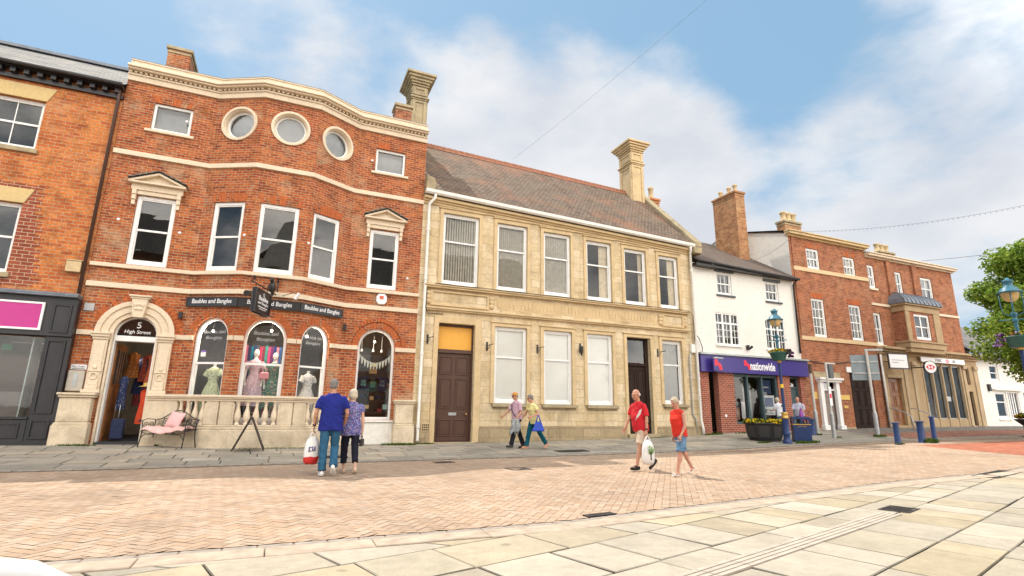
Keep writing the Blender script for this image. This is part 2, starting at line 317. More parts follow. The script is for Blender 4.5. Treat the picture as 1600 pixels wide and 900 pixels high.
class MB:
    def __init__(s): s.v = []; s.f = []; s.m = []; s.sm = []
    def add(s, vs, fs, mat=0, smooth=False):
        b = len(s.v); s.v += [tuple(x) for x in vs]; s.f += [tuple(b+i for i in f) for f in fs]; s.m += [mat]*len(fs); s.sm += [smooth]*len(fs)
    def quad(s, *p, mat=0): s.add(p, [tuple(range(len(p)))], mat)
    def hexa(s, c, mat=0): s.add(c, [(0, 3, 2, 1), (4, 5, 6, 7), (0, 1, 5, 4), (1, 2, 6, 5), (2, 3, 7, 6), (3, 0, 4, 7)], mat)
    def box(s, x0, x1, y0, y1, z0, z1, mat=0):
        s.hexa([(x0, y0, z0), (x1, y0, z0), (x1, y1, z0), (x0, y1, z0), (x0, y0, z1), (x1, y0, z1), (x1, y1, z1), (x0, y1, z1)], mat)
    def fbox(s, fr, s0, s1, z0, z1, d0, d1, mat=0):       # d0<d1, d towards the street
        P = fr.P
        s.hexa([P(s0, z0, d1), P(s1, z0, d1), P(s1, z0, d0), P(s0, z0, d0), P(s0, z1, d1), P(s1, z1, d1), P(s1, z1, d0), P(s0, z1, d0)], mat)
    def obox(s, M, sx, sy, sz, mat=0):                    # box of half sizes under matrix M
        s.hexa([M @ Vector(p) for p in ((-sx, -sy, -sz), (sx, -sy, -sz), (sx, sy, -sz), (-sx, sy, -sz), (-sx, -sy, sz), (sx, -sy, sz), (sx, sy, sz), (-sx, sy, sz))], mat)
    def prism(s, fr, poly, d0, d1, mat=0):                # poly (s,z) counter-clockwise seen from the street
        n = len(poly); a = [fr.P(x, z, d1) for x, z in poly]; b = [fr.P(x, z, d0) for x, z in poly]
        fs = [tuple(range(n)), tuple(range(2*n-1, n-1, -1))]+[(i, n+i, n+(i+1) % n, (i+1) % n) for i in range(n)]
        s.add(a+b, fs, mat)
    def ring(s, fr, outer, inner, d0, d1, mat=0, closed=True):
        n = len(outer)
        V = [fr.P(x, z, d1) for x, z in outer]+[fr.P(x, z, d1) for x, z in inner]+[fr.P(x, z, d0) for x, z in outer]+[fr.P(x, z, d0) for x, z in inner]
        fs = []
        for i in range(n if closed else n-1):
            j = (i+1) % n
            fs += [(i, j, n+j, n+i), (2*n+i, 3*n+i, 3*n+j, 2*n+j), (i, 2*n+i, 2*n+j, j), (n+i, n+j, 3*n+j, 3*n+i)]
        if not closed: fs += [(0, n, 3*n, 2*n), (n-1, 3*n-1, 4*n-1, 2*n-1)]
        s.add(V, fs, mat)
    def wall(s, fr, outer, holes, reveal, mat=0, rmat=None):
        loops = [outer]+holes
        flat = [p for lp in loops for p in lp]
        tris = tessellate_polygon([[Vector((x, z, 0)) for x, z in lp] for lp in loops])
        fs = []
        for t in tris:
            a, b, c = (Vector(flat[i]) for i in t)
            ar = (b-a).x*(c-a).y-(b-a).y*(c-a).x
            if abs(ar) < 1e-9: continue
            fs.append(tuple(t) if ar > 0 else (t[0], t[2], t[1]))
        s.add([fr.P(x, z) for x, z in flat], fs, mat)
        for h in holes:
            for i in range(len(h)):
                a, b = h[i], h[(i+1) % len(h)]
                s.quad(fr.P(*a), fr.P(*b), fr.P(*b, -reveal), fr.P(*a, -reveal), mat=mat if rmat is None else rmat)
    def cyl(s, a, b, r0, r1=None, n=12, mat=0, smooth=True, caps=True):
        a, b = Vector(a), Vector(b); r1 = r0 if r1 is None else r1
        z = (b-a).normalized(); x = z.orthogonal().normalized(); y = z.cross(x)
        V = []
        for c, r in ((a, r0), (b, r1)):
            for i in range(n):
                t = 2*math.pi*i/n; V.append(c+(x*math.cos(t)+y*math.sin(t))*r)
        s.add(V, [(i, (i+1) % n, n+(i+1) % n, n+i) for i in range(n)], mat, smooth)
        if caps:
            s.add(V[:n], [tuple(range(n-1, -1, -1))], mat); s.add(V[n:], [tuple(range(n))], mat)
    def tube(s, path, r, n=6, mat=0, taper=None):
        path = [Vector(p) for p in path]; V = []; fs = []; prev = None
        for k, p in enumerate(path):
            d = (path[min(k+1, len(path)-1)]-path[max(k-1, 0)]).normalized()
            x = d.orthogonal().normalized() if prev is None else (prev-d*prev.dot(d)).normalized()
            prev = x; y = d.cross(x); rr = r if taper is None else r*(1+(taper-1)*k/max(1, len(path)-1))
            for i in range(n):
                t = 2*math.pi*i/n; V.append(p+(x*math.cos(t)+y*math.sin(t))*rr)
        for k in range(len(path)-1):
            fs += [(k*n+i, k*n+(i+1) % n, (k+1)*n+(i+1) % n, (k+1)*n+i) for i in range(n)]
        fs += [tuple(range(n-1, -1, -1)), tuple(range((len(path)-1)*n, len(path)*n))]
        s.add(V, fs, mat, True)
    def lathe(s, c, prof, n=16, mat=0, smooth=True, M=None):
        c = Vector(c); V = []; fs = []
        for r, z in prof:
            for i in range(n):
                t = 2*math.pi*(i+.5)/n; p = Vector((r*math.cos(t), r*math.sin(t), z)); V.append((M @ p if M else p)+c)
        m = len(prof)
        for k in range(m-1): fs += [(k*n+i, k*n+(i+1) % n, (k+1)*n+(i+1) % n, (k+1)*n+i) for i in range(n)]
        s.add(V, fs, mat, smooth)
        s.add(V[:n], [tuple(range(n-1, -1, -1))], mat); s.add(V[-n:], [tuple(range(n))], mat)
    def ell(s, c, r, M=None, nu=14, nv=9, mat=0):
        c = Vector(c); V = []; fs = []
        r = (r, r, r) if isinstance(r, (int, float)) else r
        for j in range(1, nv):
            ph = math.pi*j/nv
            for i in range(nu):
                t = 2*math.pi*i/nu; p = Vector((r[0]*math.sin(ph)*math.cos(t), r[1]*math.sin(ph)*math.sin(t), -r[2]*math.cos(ph)))
                V.append((M @ p if M else p)+c)
        for j in range(nv-2): fs += [(j*nu+i, j*nu+(i+1) % nu, (j+1)*nu+(i+1) % nu, (j+1)*nu+i) for i in range(nu)]
        b = len(V)
        for zz in (-r[2], r[2]):
            p = Vector((0, 0, zz)); V.append((M @ p if M else p)+c)
        fs += [(b, (i+1) % nu, i) for i in range(nu)]+[(b+1, (nv-2)*nu+i, (nv-2)*nu+(i+1) % nu) for i in range(nu)]
        s.add(V, fs, mat, True)
    def mesh(s, name, mats, org=(0, 0, 0), uv=True):
        me = bpy.data.meshes.new(name)
        me.from_pydata(s.v, [], s.f)
        for m in (mats if isinstance(mats, (list, tuple)) else [mats]): me.materials.append(m)
        me.polygons.foreach_set('material_index', s.m); me.polygons.foreach_set('use_smooth', s.sm)
        if uv: auto_uv(me)
        if org != (0, 0, 0): me.transform(Matrix.Translation(-Vector(org)))
        me.update(); return me
    def build(s, name, mats, par=None, bevel=0, label=None, uv=True, seg=1):
        org = ORG.get(par.name, (0, 0, 0)) if par else (0, 0, 0)
        o = bpy.data.objects.new(name, s.mesh(name, mats, org, uv)); COL.objects.link(o)
        if par: o.parent = par; ORG[o.name] = org
        if bevel:
            b = o.modifiers.new('bevel', 'BEVEL'); b.width = bevel; b.segments = seg; b.limit_method = 'ANGLE'; b.angle_limit = R(40)
        if label: o['label'] = label
        return o

def auto_uv(me):
    n = len(me.polygons)
    if not n: return
    uvl = me.uv_layers.new(name='UVMap')
    nr = np.empty(n*3); me.polygons.foreach_get('normal', nr); nr = nr.reshape(-1, 3)
    lt = np.empty(n, dtype=np.int32); me.polygons.foreach_get('loop_total', lt)
    lv = np.empty(len(me.loops), dtype=np.int32); me.loops.foreach_get('vertex_index', lv)
    co = np.empty(len(me.vertices)*3); me.vertices.foreach_get('co', co); co = co.reshape(-1, 3)
    pi = np.repeat(np.arange(n), lt); N = nr[pi]; p = co[lv]
    hl = np.hypot(N[:, 0], N[:, 1]); flat = hl < .12; hl = np.where(flat, 1, hl)
    tx, ty = -N[:, 1]/hl, N[:, 0]/hl
    u = p[:, 0]*tx+p[:, 1]*ty
    slope = np.maximum(hl, .3)
    v = p[:, 2]/slope
    u = np.where(flat, p[:, 0], u); v = np.where(flat, p[:, 1], v)
    uvl.data.foreach_set('uv', np.stack([u, v], 1).ravel())

def thing(name, label, cat, loc=(0, 0, 0), rotz=0, group=None, world=False):
    """an Empty at the base of a thing; world=True: its parts are given in world coordinates"""
    o = bpy.data.objects.new(name, None); COL.objects.link(o); o.empty_display_size = .2
    o.location = loc; o.rotation_euler = (0, 0, rotz); o['label'] = label; o['category'] = cat
    if group: o['group'] = group
    ORG[o.name] = tuple(loc) if world else (0, 0, 0)
    return o
def tag(o, label, cat, group=None):
    o['label'] = label; o['category'] = cat
    if group: o['group'] = group
    return o
def kind(o, k='structure'): o['kind'] = k; return o
def recentre(o):
    """put the origin of a single-mesh thing at the middle of its base"""
    me = o.data; c = np.empty(len(me.vertices)*3); me.vertices.foreach_get('co', c); c = c.reshape(-1, 3)
    m = Vector(((c[:, 0].min()+c[:, 0].max())/2, (c[:, 1].min()+c[:, 1].max())/2, c[:, 2].min()))
    me.transform(Matrix.Translation(-m)); o.location = m; return o
def dup(root, loc, rotz=None, label=None, scale=None):
    def cp(o, par):
        c = o.copy(); COL.objects.link(c)
        if par: c.parent = par
        for ch in list(o.children): cp(ch, c)
        return c
    r = cp(root, None); r.location = loc
    if rotz is not None: r.rotation_euler = (0, 0, rotz)
    if scale: r.scale = (scale,)*3
    if label: r['label'] = label
    return r
def tint(o, cols):
    """one colour per face, kept as a point-free face attribute"""
    a = o.data.attributes.new('tint', 'FLOAT_COLOR', 'FACE'); c = np.ones((len(o.data.polygons), 4), dtype=np.float32); c[:, :3] = cols
    a.data.foreach_set('color', c.ravel())

def arch_pts(s0, s1, zs, rise, n=14):
    c = (s0+s1)/2; r = (s1-s0)/2
    return [(c+r*math.cos(math.pi*i/n), zs+rise*math.sin(math.pi*i/n)) for i in range(n+1)]     # right to left
def outline(s0, s1, z0, z1, rise=0, n=14):
    """window outline, counter-clockwise from bottom left; rise>0 gives it an arched head above z1-rise"""
    if rise: return [(s0, z0), (s1, z0)]+arch_pts(s0, s1, z1-rise, rise, n)
    return [(s0, z0), (s1, z0), (s1, z1), (s0, z1)]
def circ(c, z, r, n=28, rz=None): return [(c+r*math.cos(2*math.pi*i/n), z+(rz or r)*math.sin(2*math.pi*i/n)) for i in range(n)]

def window(par, fr, s0, s1, z0, z1, inset=.10, rail=None, cols=1, rows=(1, 1), rise=0, mat=None, gl=None, fw=.06, sill=None, blind=None, name='window', bars=.022, label=None, z1b=None):
    """a sash window: frame mesh with children pane, sill and what hangs behind it"""
    mat = mat or WHITE; gl = gl or GLASS; m = MB()
    out_ = outline(s0, s1, z0, z1, rise); inn = outline(s0+fw, s1-fw, z0+fw*1.25, z1-fw, max(0, rise-fw*.6) if rise else 0)
    m.ring(fr, out_, inn, -inset-.10, -inset, 0)
    a, b, c, d = s0+fw, s1-fw, z0+fw*1.25, z1-fw
    sw = .038
    if rail:
        m.fbox(fr, a, b, rail-.028, rail+.028, -inset-.075, -inset-.03)
        # lower sash sits behind the upper one
        m.fbox(fr, a, a+sw, c, rail-.028, -inset-.09, -inset-.05); m.fbox(fr, b-sw, b, c, rail-.028, -inset-.09, -inset-.05)
        m.fbox(fr, a+sw, b-sw, c, c+sw*1.4, -inset-.09, -inset-.05)
        if not rise:
            m.fbox(fr, a, a+sw*.8, rail+.028, d, -inset-.06, -inset-.02); m.fbox(fr, b-sw*.8, b, rail+.028, d, -inset-.06, -inset-.02); m.fbox(fr, a+sw*.8, b-sw*.8, d-sw, d, -inset-.06, -inset-.02)
    zs = [(c, rail, rows[0]), (rail, d, rows[1])] if rail else [(c, d, rows[0])]
    for k, (p, q, nr) in enumerate(zs):
        for i in range(1, cols):
            x = a+(b-a)*i/cols; m.fbox(fr, x-bars/2, x+bars/2, p, q, -inset-.07, -inset-.04)
        for i in range(1, nr):
            z = p+(q-p)*i/nr; m.fbox(fr, a, b, z-bars/2, z+bars/2, -inset-.068, -inset-.042)
    w = m.build(name, mat, par, label=label)
    g = MB(); td = [random.uniform(-.004, .004) for _ in range(6)]
    if rail:
        g.quad(fr.P(a, c, -inset-.07), fr.P(b, c, -inset-.07+td[0]), fr.P(b, rail, -inset-.07+td[1]), fr.P(a, rail, -inset-.07+td[2]))
        if rise:
            pts = [(a, rail), (b, rail)]+arch_pts(a, b, z1-rise, max(.01, rise-fw), 14)
            g.quad(*[fr.P(x, z, -inset-.055) for x, z in pts])
        else: g.quad(fr.P(a, rail, -inset-.055), fr.P(b, rail, -inset-.055+td[3]), fr.P(b, d, -inset-.055+td[4]), fr.P(a, d, -inset-.055+td[5]))
    else: g.quad(*[fr.P(x, z, -inset-.06) for x, z in (inn)])
    g.build('pane', gl, w)
    if sill:
        q = MB(); q.fbox(fr, s0-sill[0], s1+sill[0], z0-sill[1], z0-.003, -inset, sill[2]); q.build('sill', sill[3], w, bevel=.008)
    if blind:
        q = MB(); kind_ = blind[0]; D = -inset-.125
        if kind_ == 'film': q.fbox(fr, a, b, c, d, -inset-.095, -inset-.085); q.build('window_film', BLINDW, w)
        elif kind_ == 'louvre':
            n = 13
            for i in range(n):
                x = a+(b-a)*(i+.5)/n; wd = (b-a)/n*.29; an = blind[1]
                q.quad(fr.P(x-wd, c, D-an), fr.P(x+wd, c, D+an), fr.P(x+wd, d, D+an), fr.P(x-wd, d, D-an))
            q.build('vertical_blind', LOUVRE, w)
        elif kind_ == 'curtain':
            for (p0, p1) in blind[1]:
                n = 14; V = []; fs = []
                for i in range(n+1):
                    x = a+(b-a)*(p0+(p1-p0)*i/n); dd = D-.03+.025*math.sin(i*2.4)
                    V += [fr.P(x, c, dd), fr.P(x, d, dd)]
                fs = [(2*i, 2*i+2, 2*i+3, 2*i+1) for i in range(n)]
                q.add(V, fs, 0, True)
            q.build('curtain', blind[2] if len(blind) > 2 else CURTAIN, w)
    return w

def text(par, s, fr, cx, cz, width, d, mat, name='lettering', height=None, shear=0, bold=0, extr=.004, maxh=None, space=1):
    cu = bpy.data.curves.new('font', 'FONT'); cu.body = s; cu.align_x = 'CENTER'; cu.align_y = 'CENTER'; cu.extrude = extr; cu.offset = bold; cu.shear = shear; cu.resolution_u = 3; cu.space_character = space
    ob = bpy.data.objects.new('font', cu); COL.objects.link(ob)
    me = bpy.data.meshes.new_from_object(ob); bpy.data.objects.remove(ob); bpy.data.curves.remove(cu)
    c = np.empty(len(me.vertices)*3); me.vertices.foreach_get('co', c); c = c.reshape(-1, 3)
    w = c[:, 0].max()-c[:, 0].min(); h = c[:, 1].max()-c[:, 1].min()
    kx = width/w; kz = height/h if height else kx
    c[:, 0] -= (c[:, 0].max()+c[:, 0].min())/2; c[:, 1] -= (c[:, 1].max()+c[:, 1].min())/2
    org = ORG.get(par.name, (0, 0, 0)) if par else (0, 0, 0)
    P = np.array([fr.P(cx+x*kx, cz+y*kz, d+z) for x, y, z in c])-np.array(org)
    me.vertices.foreach_set('co', P.ravel()); me.materials.clear(); me.materials.append(mat); me.update()
    o = bpy.data.objects.new(name, me); COL.objects.link(o)
    if par: o.parent = par; ORG[o.name] = org
    return o

def band(m, pts, z0, z1, proj, mat=0, back=0.0, zd=None):
    """a moulding of given projection along a plan polyline, mitred at the corners"""
    pts = [Vector(p) for p in pts]; n = len(pts); off = []
    for i in range(n):
        ns = []
        if i > 0: u = (pts[i]-pts[i-1]).normalized(); ns.append(Vector((u.y, -u.x)))
        if i < n-1: u = (pts[i+1]-pts[i]).normalized(); ns.append(Vector((u.y, -u.x)))
        nn = sum(ns, Vector((0, 0))).normalized(); k = 1/max(.3, nn.dot(ns[0])); off.append(nn*k)
    V = []
    for i in range(n):
        a = pts[i]+off[i]*proj; b = pts[i]-off[i]*back
        V += [(a.x, a.y, z0), (a.x, a.y, z1), (b.x, b.y, z1), (b.x, b.y, z0)]
    fs = []
    for i in range(n-1):
        for k in range(4): fs.append((i*4+k, (i+1)*4+k, (i+1)*4+(k+1) % 4, i*4+(k+1) % 4))
    fs += [(3, 2, 1, 0), tuple((n-1)*4+k for k in range(4))]
    fs = [tuple(reversed(f)) for f in fs[:-2]]+fs[-2:]
    m.add(V, fs, mat)

def room(par, fr, s0, s1, zs, depth, back=.32, mat=None, floor=None):
    """plain rooms behind a front: back wall, party walls, floors and ceilings"""
    m = MB(); P = fr.P; d0, d1 = -back, -depth
    for z0, z1 in zip(zs[:-1], zs[1:]):
        a, b = z0+.12, z1-.12
        m.quad(P(s0, a, d1), P(s1, a, d1), P(s1, b, d1), P(s0, b, d1))
        m.quad(P(s0, a, d0), P(s0, a, d1), P(s0, b, d1), P(s0, b, d0)); m.quad(P(s1, a, d1), P(s1, a, d0), P(s1, b, d0), P(s1, b, d1))
        m.quad(P(s0, b, d0), P(s0, b, d1), P(s1, b, d1), P(s1, b, d0)); m.quad(P(s0, a, d0), P(s1, a, d0), P(s1, a, d1), P(s0, a, d1), mat=1)
    return m.build('room', [mat or INTERIOR, floor or DARKIN], par)

def flat_arch(m, fr, s0, s1, z, h, n=13, d=.012, splay=.10, rise=.05):
    for i in range(n):
        t0, t1 = i/n, (i+1)/n; g = .004
        x0, x1 = s0+(s1-s0)*t0+g, s0+(s1-s0)*t1-g
        X0, X1 = x0+(t0-.5)*2*splay, x1+(t1-.5)*2*splay
        c0, c1 = rise*(1-(2*t0-1)**2), rise*(1-(2*t1-1)**2)
        m.prism(fr, [(x0, z), (x1, z), (X1, z+h+c1), (X0, z+h+c0)], -.02, d+random.uniform(0, .004), random.choice((0, 0, 1)))
def brick_arch(m, fr, c, zs, r0x, r0z, t, n=19, d=.014, a0=0, a1=math.pi):
    for i in range(n):
        p, q = a0+(a1-a0)*(i+.06)/n, a0+(a1-a0)*(i+.94)/n
        f = lambda a, k: (c+(r0x+k)*math.cos(a), zs+(r0z+k)*math.sin(a))
        m.prism(fr, [f(p, 0), f(p, t), f(q, t), f(q, 0)], -.02, d+random.uniform(0, .004), random.choice((0, 0, 1)))
# ------------------------------------------------------------------ ground, road, pavements
def NKY(x): return np.interp(x, [-40, 0, 3, 4.3, 6.7, 10.7, 15, 26, 60], [5.5, 5.42, 5.42, 5.62, 5.95, 6.45, 6.6, 8.2, 9.5])   # edge of the market place
def FKY(x): return np.interp(x, [-40, -3, 4, 8, 14, 19, 60], [12.8, 12.75, 13.1, 13.3, 13.45, 13.4, 13.4])                    # edge of the far pavement
KF = .028

m = MB(); m.quad((-900, -900, -.25), (900, -900, -.25), (900, 900, -.25), (-900, 900, -.25)); kind(m.build('ground', plain('far_ground', (.22, .20, .17), .95, scale=.2)))

def sheet(name, xs, ys, zf, mat, off):
    m = MB(); n = len(ys); V = []
    for x in xs:
        for t in ys: V.append((x, *zf(x, t)))
    V = [(a, b, c+off) for a, b, c in V]
    fs = [(i*n+j, (i+1)*n+j, (i+1)*n+j+1, i*n+j+1) for i in range(len(xs)-1) for j in range(n-1)]
    m.add(V, fs); return m.build(name, mat)
XS = np.concatenate([np.arange(-40, 44, 1.0), np.arange(44, 82, 4)])
def lin(f0, f1): return lambda x, t: ((lambda y: (y, gz(x, y)))(f0(x)+(f1(x)-f0(x))*t))
C0 = lambda c: (lambda x: c)
kind(sheet('road_bed', XS, np.linspace(0, 1, 6), lin(lambda x: NKY(x)-.6, lambda x: FKY(x)+.1), plain('sandy_joint', (.26, .185, .13), .95), -.006))
kind(sheet('pavement_bed', XS, np.linspace(0, 1, 6), lin(lambda x: FKY(x)+.02, C0(17.6)), DARKJ, KF-.016))
kind(sheet('square_bed', XS, np.linspace(0, 1, 6), lin(C0(-9), lambda x: NKY(x)-.05), DARKJ, -.004))
kind(sheet('street_beyond', np.arange(36, 84, 2.0), np.linspace(0, 1, 4), lin(C0(-9), C0(19)), plain('far_paving', (.36, .27, .20), .95, scale=1), -.02))

def quads_mesh(name, P, cols, mat, smooth=False):
    """P: (n,4,3) array of quads, cols: (n,3) tints"""
    n = len(P); me = bpy.data.meshes.new(name)
    me.vertices.add(n*4); me.vertices.foreach_set('co', P.reshape(-1).astype(np.float32))
    me.loops.add(n*4); me.loops.foreach_set('vertex_index', np.arange(n*4, dtype=np.int32))
    me.polygons.add(n); me.polygons.foreach_set('loop_start', np.arange(0, n*4, 4, dtype=np.int32))
    me.update(calc_edges=True); me.validate()
    me.materials.append(mat)
    o = bpy.data.objects.new(name, me); COL.objects.link(o); tint(o, cols); return o

# herringbone clay pavers
def pavers():
    rng = np.random.default_rng(3); a = R(50); L, B = .205, .1025
    ca, sa = math.cos(a), math.sin(a)
    i, j = np.meshgrid(np.arange(-420, 420), np.arange(-210, 210), indexing='ij'); i = i.ravel(); j = j.ravel()
    px = (i+2*j)*B; py = (i-2*j)*B                      # lattice of the 2:1 herringbone
    H = np.stack([px+L/2, py+B/2], 1); V = np.stack([px+B/2, py+B+L/2], 1)
    out = []
    for c, ex, ey in ((H, L/2, B/2), (V, B/2, L/2)):
        g = .0035; q = np.array([[-ex+g, -ey+g], [ex-g, -ey+g], [ex-g, ey-g], [-ex+g, ey-g]])
        k = c[:, None, :]+q[None]
        out.append(k)
    Q = np.concatenate(out)
    X = Q[..., 0]*ca-Q[..., 1]*sa+14; Y = Q[..., 0]*sa+Q[..., 1]*ca+9
    cx = X.mean(1); cy = Y.mean(1)
    lo = np.where(cx < 40, NKY(cx), NKY(cx))+.17; hi = FKY(cx)-.02
    ok = (cx > -11) & (cx < 44) & (Y.max(1) > lo+.012) & (Y.min(1) < hi-.012)
    X, Y, cx, cy = X[ok], Y[ok], cx[ok], cy[ok]; n = len(X)
    Y = np.clip(Y, NKY(X)+.162, FKY(X)+.024)
    Z = ground_z(X.ravel(), Y.ravel()).reshape(X.shape)
    Z = Z+rng.normal(0, .0006, (n, 1))+rng.normal(0, .0006, X.shape)
    base = np.array([.435, .32, .232]); warm = np.array([.425, .298, .205]); pale = np.array([.45, .345, .258]); dk = np.array([.395, .285, .205])
    t = rng.random((n, 1)); c = np.where(t < .5, base, np.where(t < .72, warm, np.where(t < .90, pale, dk)))*(1+rng.normal(0, .04, (n, 1)))
    red = ((cx > 19.0) & (cy > 7.6) & (cy < 11.9+.0*(cx)) & (cx > 19+.45*(cy-8.2))) 
    rc = np.array([.42, .16, .10])*(1+rng.normal(0, .10, (n, 1)))
    c = np.where(red[:, None], rc, c)
    P = np.stack([X, Y, Z+.004], 2)
    return kind(quads_mesh('road', P, c, PAVER))
pavers()

def flags(name, ang, rowh, lens, cols, mat, off, gap, seed, inside, ymin, ymax):
    """random-coursed slabs, each its own quad ring (top + bevel) with its own tint"""
    rng = np.random.default_rng(seed); ca, sa = math.cos(ang), math.sin(ang)
    R0 = 70; P = []; C = []; v = -R0
    while v < R0:
        h = rng.choice(rowh)*(1+rng.normal(0, .04)); u = -R0-rng.random()*2
        while u < R0:
            l = rng.uniform(*lens)
            a, b, c_, d = u+gap*rng.uniform(.2, .8), u+l-gap*rng.uniform(.2, .8), v+gap*rng.uniform(.2, .7), v+h-gap*rng.uniform(.2, .7)
            cx, cy = (u+l/2)*ca-(v+h/2)*sa, (u+l/2)*sa+(v+h/2)*ca
            if inside(cx, cy, .5*l+.1, .5*h):
                q = np.array([[a, c_], [b, c_], [b, d], [a, d]])+rng.normal(0, gap*.16, (4, 2)); bv = .010
                s = np.array([[bv, bv], [-bv, bv], [-bv, -bv], [bv, -bv]]); qi = q+s
                w = lambda z: np.stack([z[:, 0]*ca-z[:, 1]*sa, z[:, 0]*sa+z[:, 1]*ca], 1)
                A, Bq = w(qi), w(q)
                for W2, e in ((A, .008), (Bq, 0)): W2[:, 1] = np.clip(W2[:, 1], ymin(W2[:, 0])+e, ymax(W2[:, 0])-e)
                if np.ptp(A[:, 1]) < .03: u += l; continue
                tz = rng.normal(0, .0022, 4)
                def lift(p, k, dz): return np.column_stack([p, ground_z(p[:, 0], p[:, 1])+off+dz+tz])
                T, S = lift(A, 0, 0), lift(Bq, 0, -.007)
                col = np.array(cols[rng.integers(len(cols))])*(1+rng.normal(0, .06))
                P.append(T); C.append(col)
                for k in range(4):
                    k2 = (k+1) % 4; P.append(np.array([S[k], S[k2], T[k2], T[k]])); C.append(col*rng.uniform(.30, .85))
            u += l
        v += h
    return quads_mesh(name, np.array(P), np.array(C), mat)
# the square: yellow sandstone flags laid on the skew (the tactile drain strip lies along one joint)
A15 = R(15.6)
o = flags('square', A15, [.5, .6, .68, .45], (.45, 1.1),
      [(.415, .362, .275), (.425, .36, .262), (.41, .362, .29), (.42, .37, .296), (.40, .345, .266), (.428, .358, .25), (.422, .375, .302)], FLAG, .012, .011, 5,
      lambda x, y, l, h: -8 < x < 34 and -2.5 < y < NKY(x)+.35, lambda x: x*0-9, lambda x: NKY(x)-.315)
kind(o)
def pav_in(x, y, l, h): return -14 < x < 23.6 and FKY(x)-.1 < y < 17.8
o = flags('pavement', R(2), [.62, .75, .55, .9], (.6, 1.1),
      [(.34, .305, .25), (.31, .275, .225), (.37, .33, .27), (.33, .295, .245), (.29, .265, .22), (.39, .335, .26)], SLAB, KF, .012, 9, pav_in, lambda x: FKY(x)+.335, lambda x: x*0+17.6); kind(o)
# red brick apron in front of the bank at the far end
def apron():
    rng = np.random.default_rng(8); P = []; C = []
    for k, y in enumerate(np.arange(13.45, 17.4, .105)):
        for x in np.arange(23.6+(k % 2)*.1, 44, .21):
            q = np.array([[x, y], [x+.203, y], [x+.203, y+.099], [x, y+.099]]); P.append(np.column_stack([q, ground_z(q[:, 0], q[:, 1])+KF+rng.normal(0, .001, 4)]))
            C.append(np.array([.34, .17, .12] if y < 15.6 else [.24, .215, .19])*(1+rng.normal(0, .12)))
    kind(quads_mesh('apron_paving', np.array(P), np.array(C), PAVER))
apron()
# kerbs and channel stones
def kerb_line(name, f, w0, w1, z0, z1, seglen, mat, xs=(-14, 44), gap=.008, col=None, jit=.0):
    m = MB(); x = xs[0]
    rr = random.Random(4)
    while x < xs[1]:
        L = seglen*rr.uniform(.8, 1.25); a, b = x+gap/2, x+L-gap/2; j = rr.uniform(-jit, jit)
        pts = [(a, f(a)+w0+j), (b, f(b)+w0+j), (b, f(b)+w1), (a, f(a)+w1)]
        m.hexa([(p, q, gz(p, q)+z0) for p, q in pts]+[(p, q, gz(p, q)+z1) for p, q in pts]); x += L
    return kind(m.build(name, mat, bevel=.008))
kerb_line('far_kerb', FKY, .03, .32, -.1, KF+.006, .95, plain('worn_kerb', (.27, .24, .20), .9, var=.25, scale=8, bump=.2))
kerb_line('gutter_stones', NKY, 0, .155, -.1, .003, .30, plain('channel_blocks', (.33, .285, .24), .9, var=.25, scale=8, bump=.15))
kerb_line('square_kerb', NKY, -.30, -.008, -.1, .017, .9, plain('pink_kerb', (.44, .35, .27), .85, var=.22, scale=5, bump=.2), jit=.02)

# drains and covers let into the paving
def on_ground(x, y, d=0): return Vector((x, y, gz(x, y)+d))
def drain_strip():
    m = MB(); p0 = Vector((3.01, 3.39)); p1 = Vector((7.2, 4.56)); u = (p1-p0).normalized(); n = Vector((-u.y, u.x)); p0 = p0-u*2.2
    L = (p1-p0).length; k = int(L/.45)
    for i in range(k):
        a, b = p0+u*(L*i/k+.004), p0+u*(L*(i+1)/k-.004)
        for r in range(4):
            o0, o1 = -.115+.0575*r+.007, -.115+.0575*(r+1)-.007
            c = [a+n*o0, b+n*o0, b+n*o1, a+n*o1]
            m.hexa([(q.x, q.y, gz(q.x, q.y)+.002) for q in c]+[(q.x, q.y, gz(q.x, q.y)+.021) for q in c])
        c = [a-n*.12, b-n*.12, b+n*.12, a+n*.12]
        m.hexa([(q.x, q.y, gz(q.x, q.y)-.01) for q in c]+[(q.x, q.y, gz(q.x, q.y)+.0145) for q in c], 1)
    kind(m.build('drain_channel', [plain('ribbed_stone', (.46, .40, .33), .85, var=.15), plain('rib_bed', (.26, .21, .18), .9)]))
drain_strip()
def cover(x, y, w, d, ang, bars, label, name='drain_cover', mat=IRON, dz=.018):
    u = Vector((math.cos(ang), math.sin(ang))); n = Vector((-u.y, u.x)); c = Vector((x, y)); m = MB()
    def bx(a0, a1, b0, b1, z0, z1, mt=0):
        q = [c+u*a0+n*b0, c+u*a1+n*b0, c+u*a1+n*b1, c+u*a0+n*b1]
        m.hexa([(p.x, p.y, gz(p.x, p.y)+z0) for p in q]+[(p.x, p.y, gz(p.x, p.y)+z1) for p in q], mt)
    bx(-w/2, w/2, -d/2, d/2, -.01, dz-.006, 1)
    bx(-w/2, w/2, -d/2, -d/2+.03, -.01, dz); bx(-w/2, w/2, d/2-.03, d/2, -.01, dz); bx(-w/2, -w/2+.03, -d/2+.03, d/2-.03, -.01, dz); bx(w/2-.03, w/2, -d/2+.03, d/2-.03, -.01, dz)
    for i in range(bars):
        a = -w/2+.03+(w-.06)*(i+.5)/bars; bx(a-.012, a+.012, -d/2+.03, d/2-.03, -.01, dz-.002)
    o = m.build(name, [mat, DARKJ]); recentre(o); return tag(o, label, 'drain cover')
cover(7.62, 4.72, .50, .34, A15, 6, 'small dark iron cover at the end of the ribbed drain strip in the yellow paving')
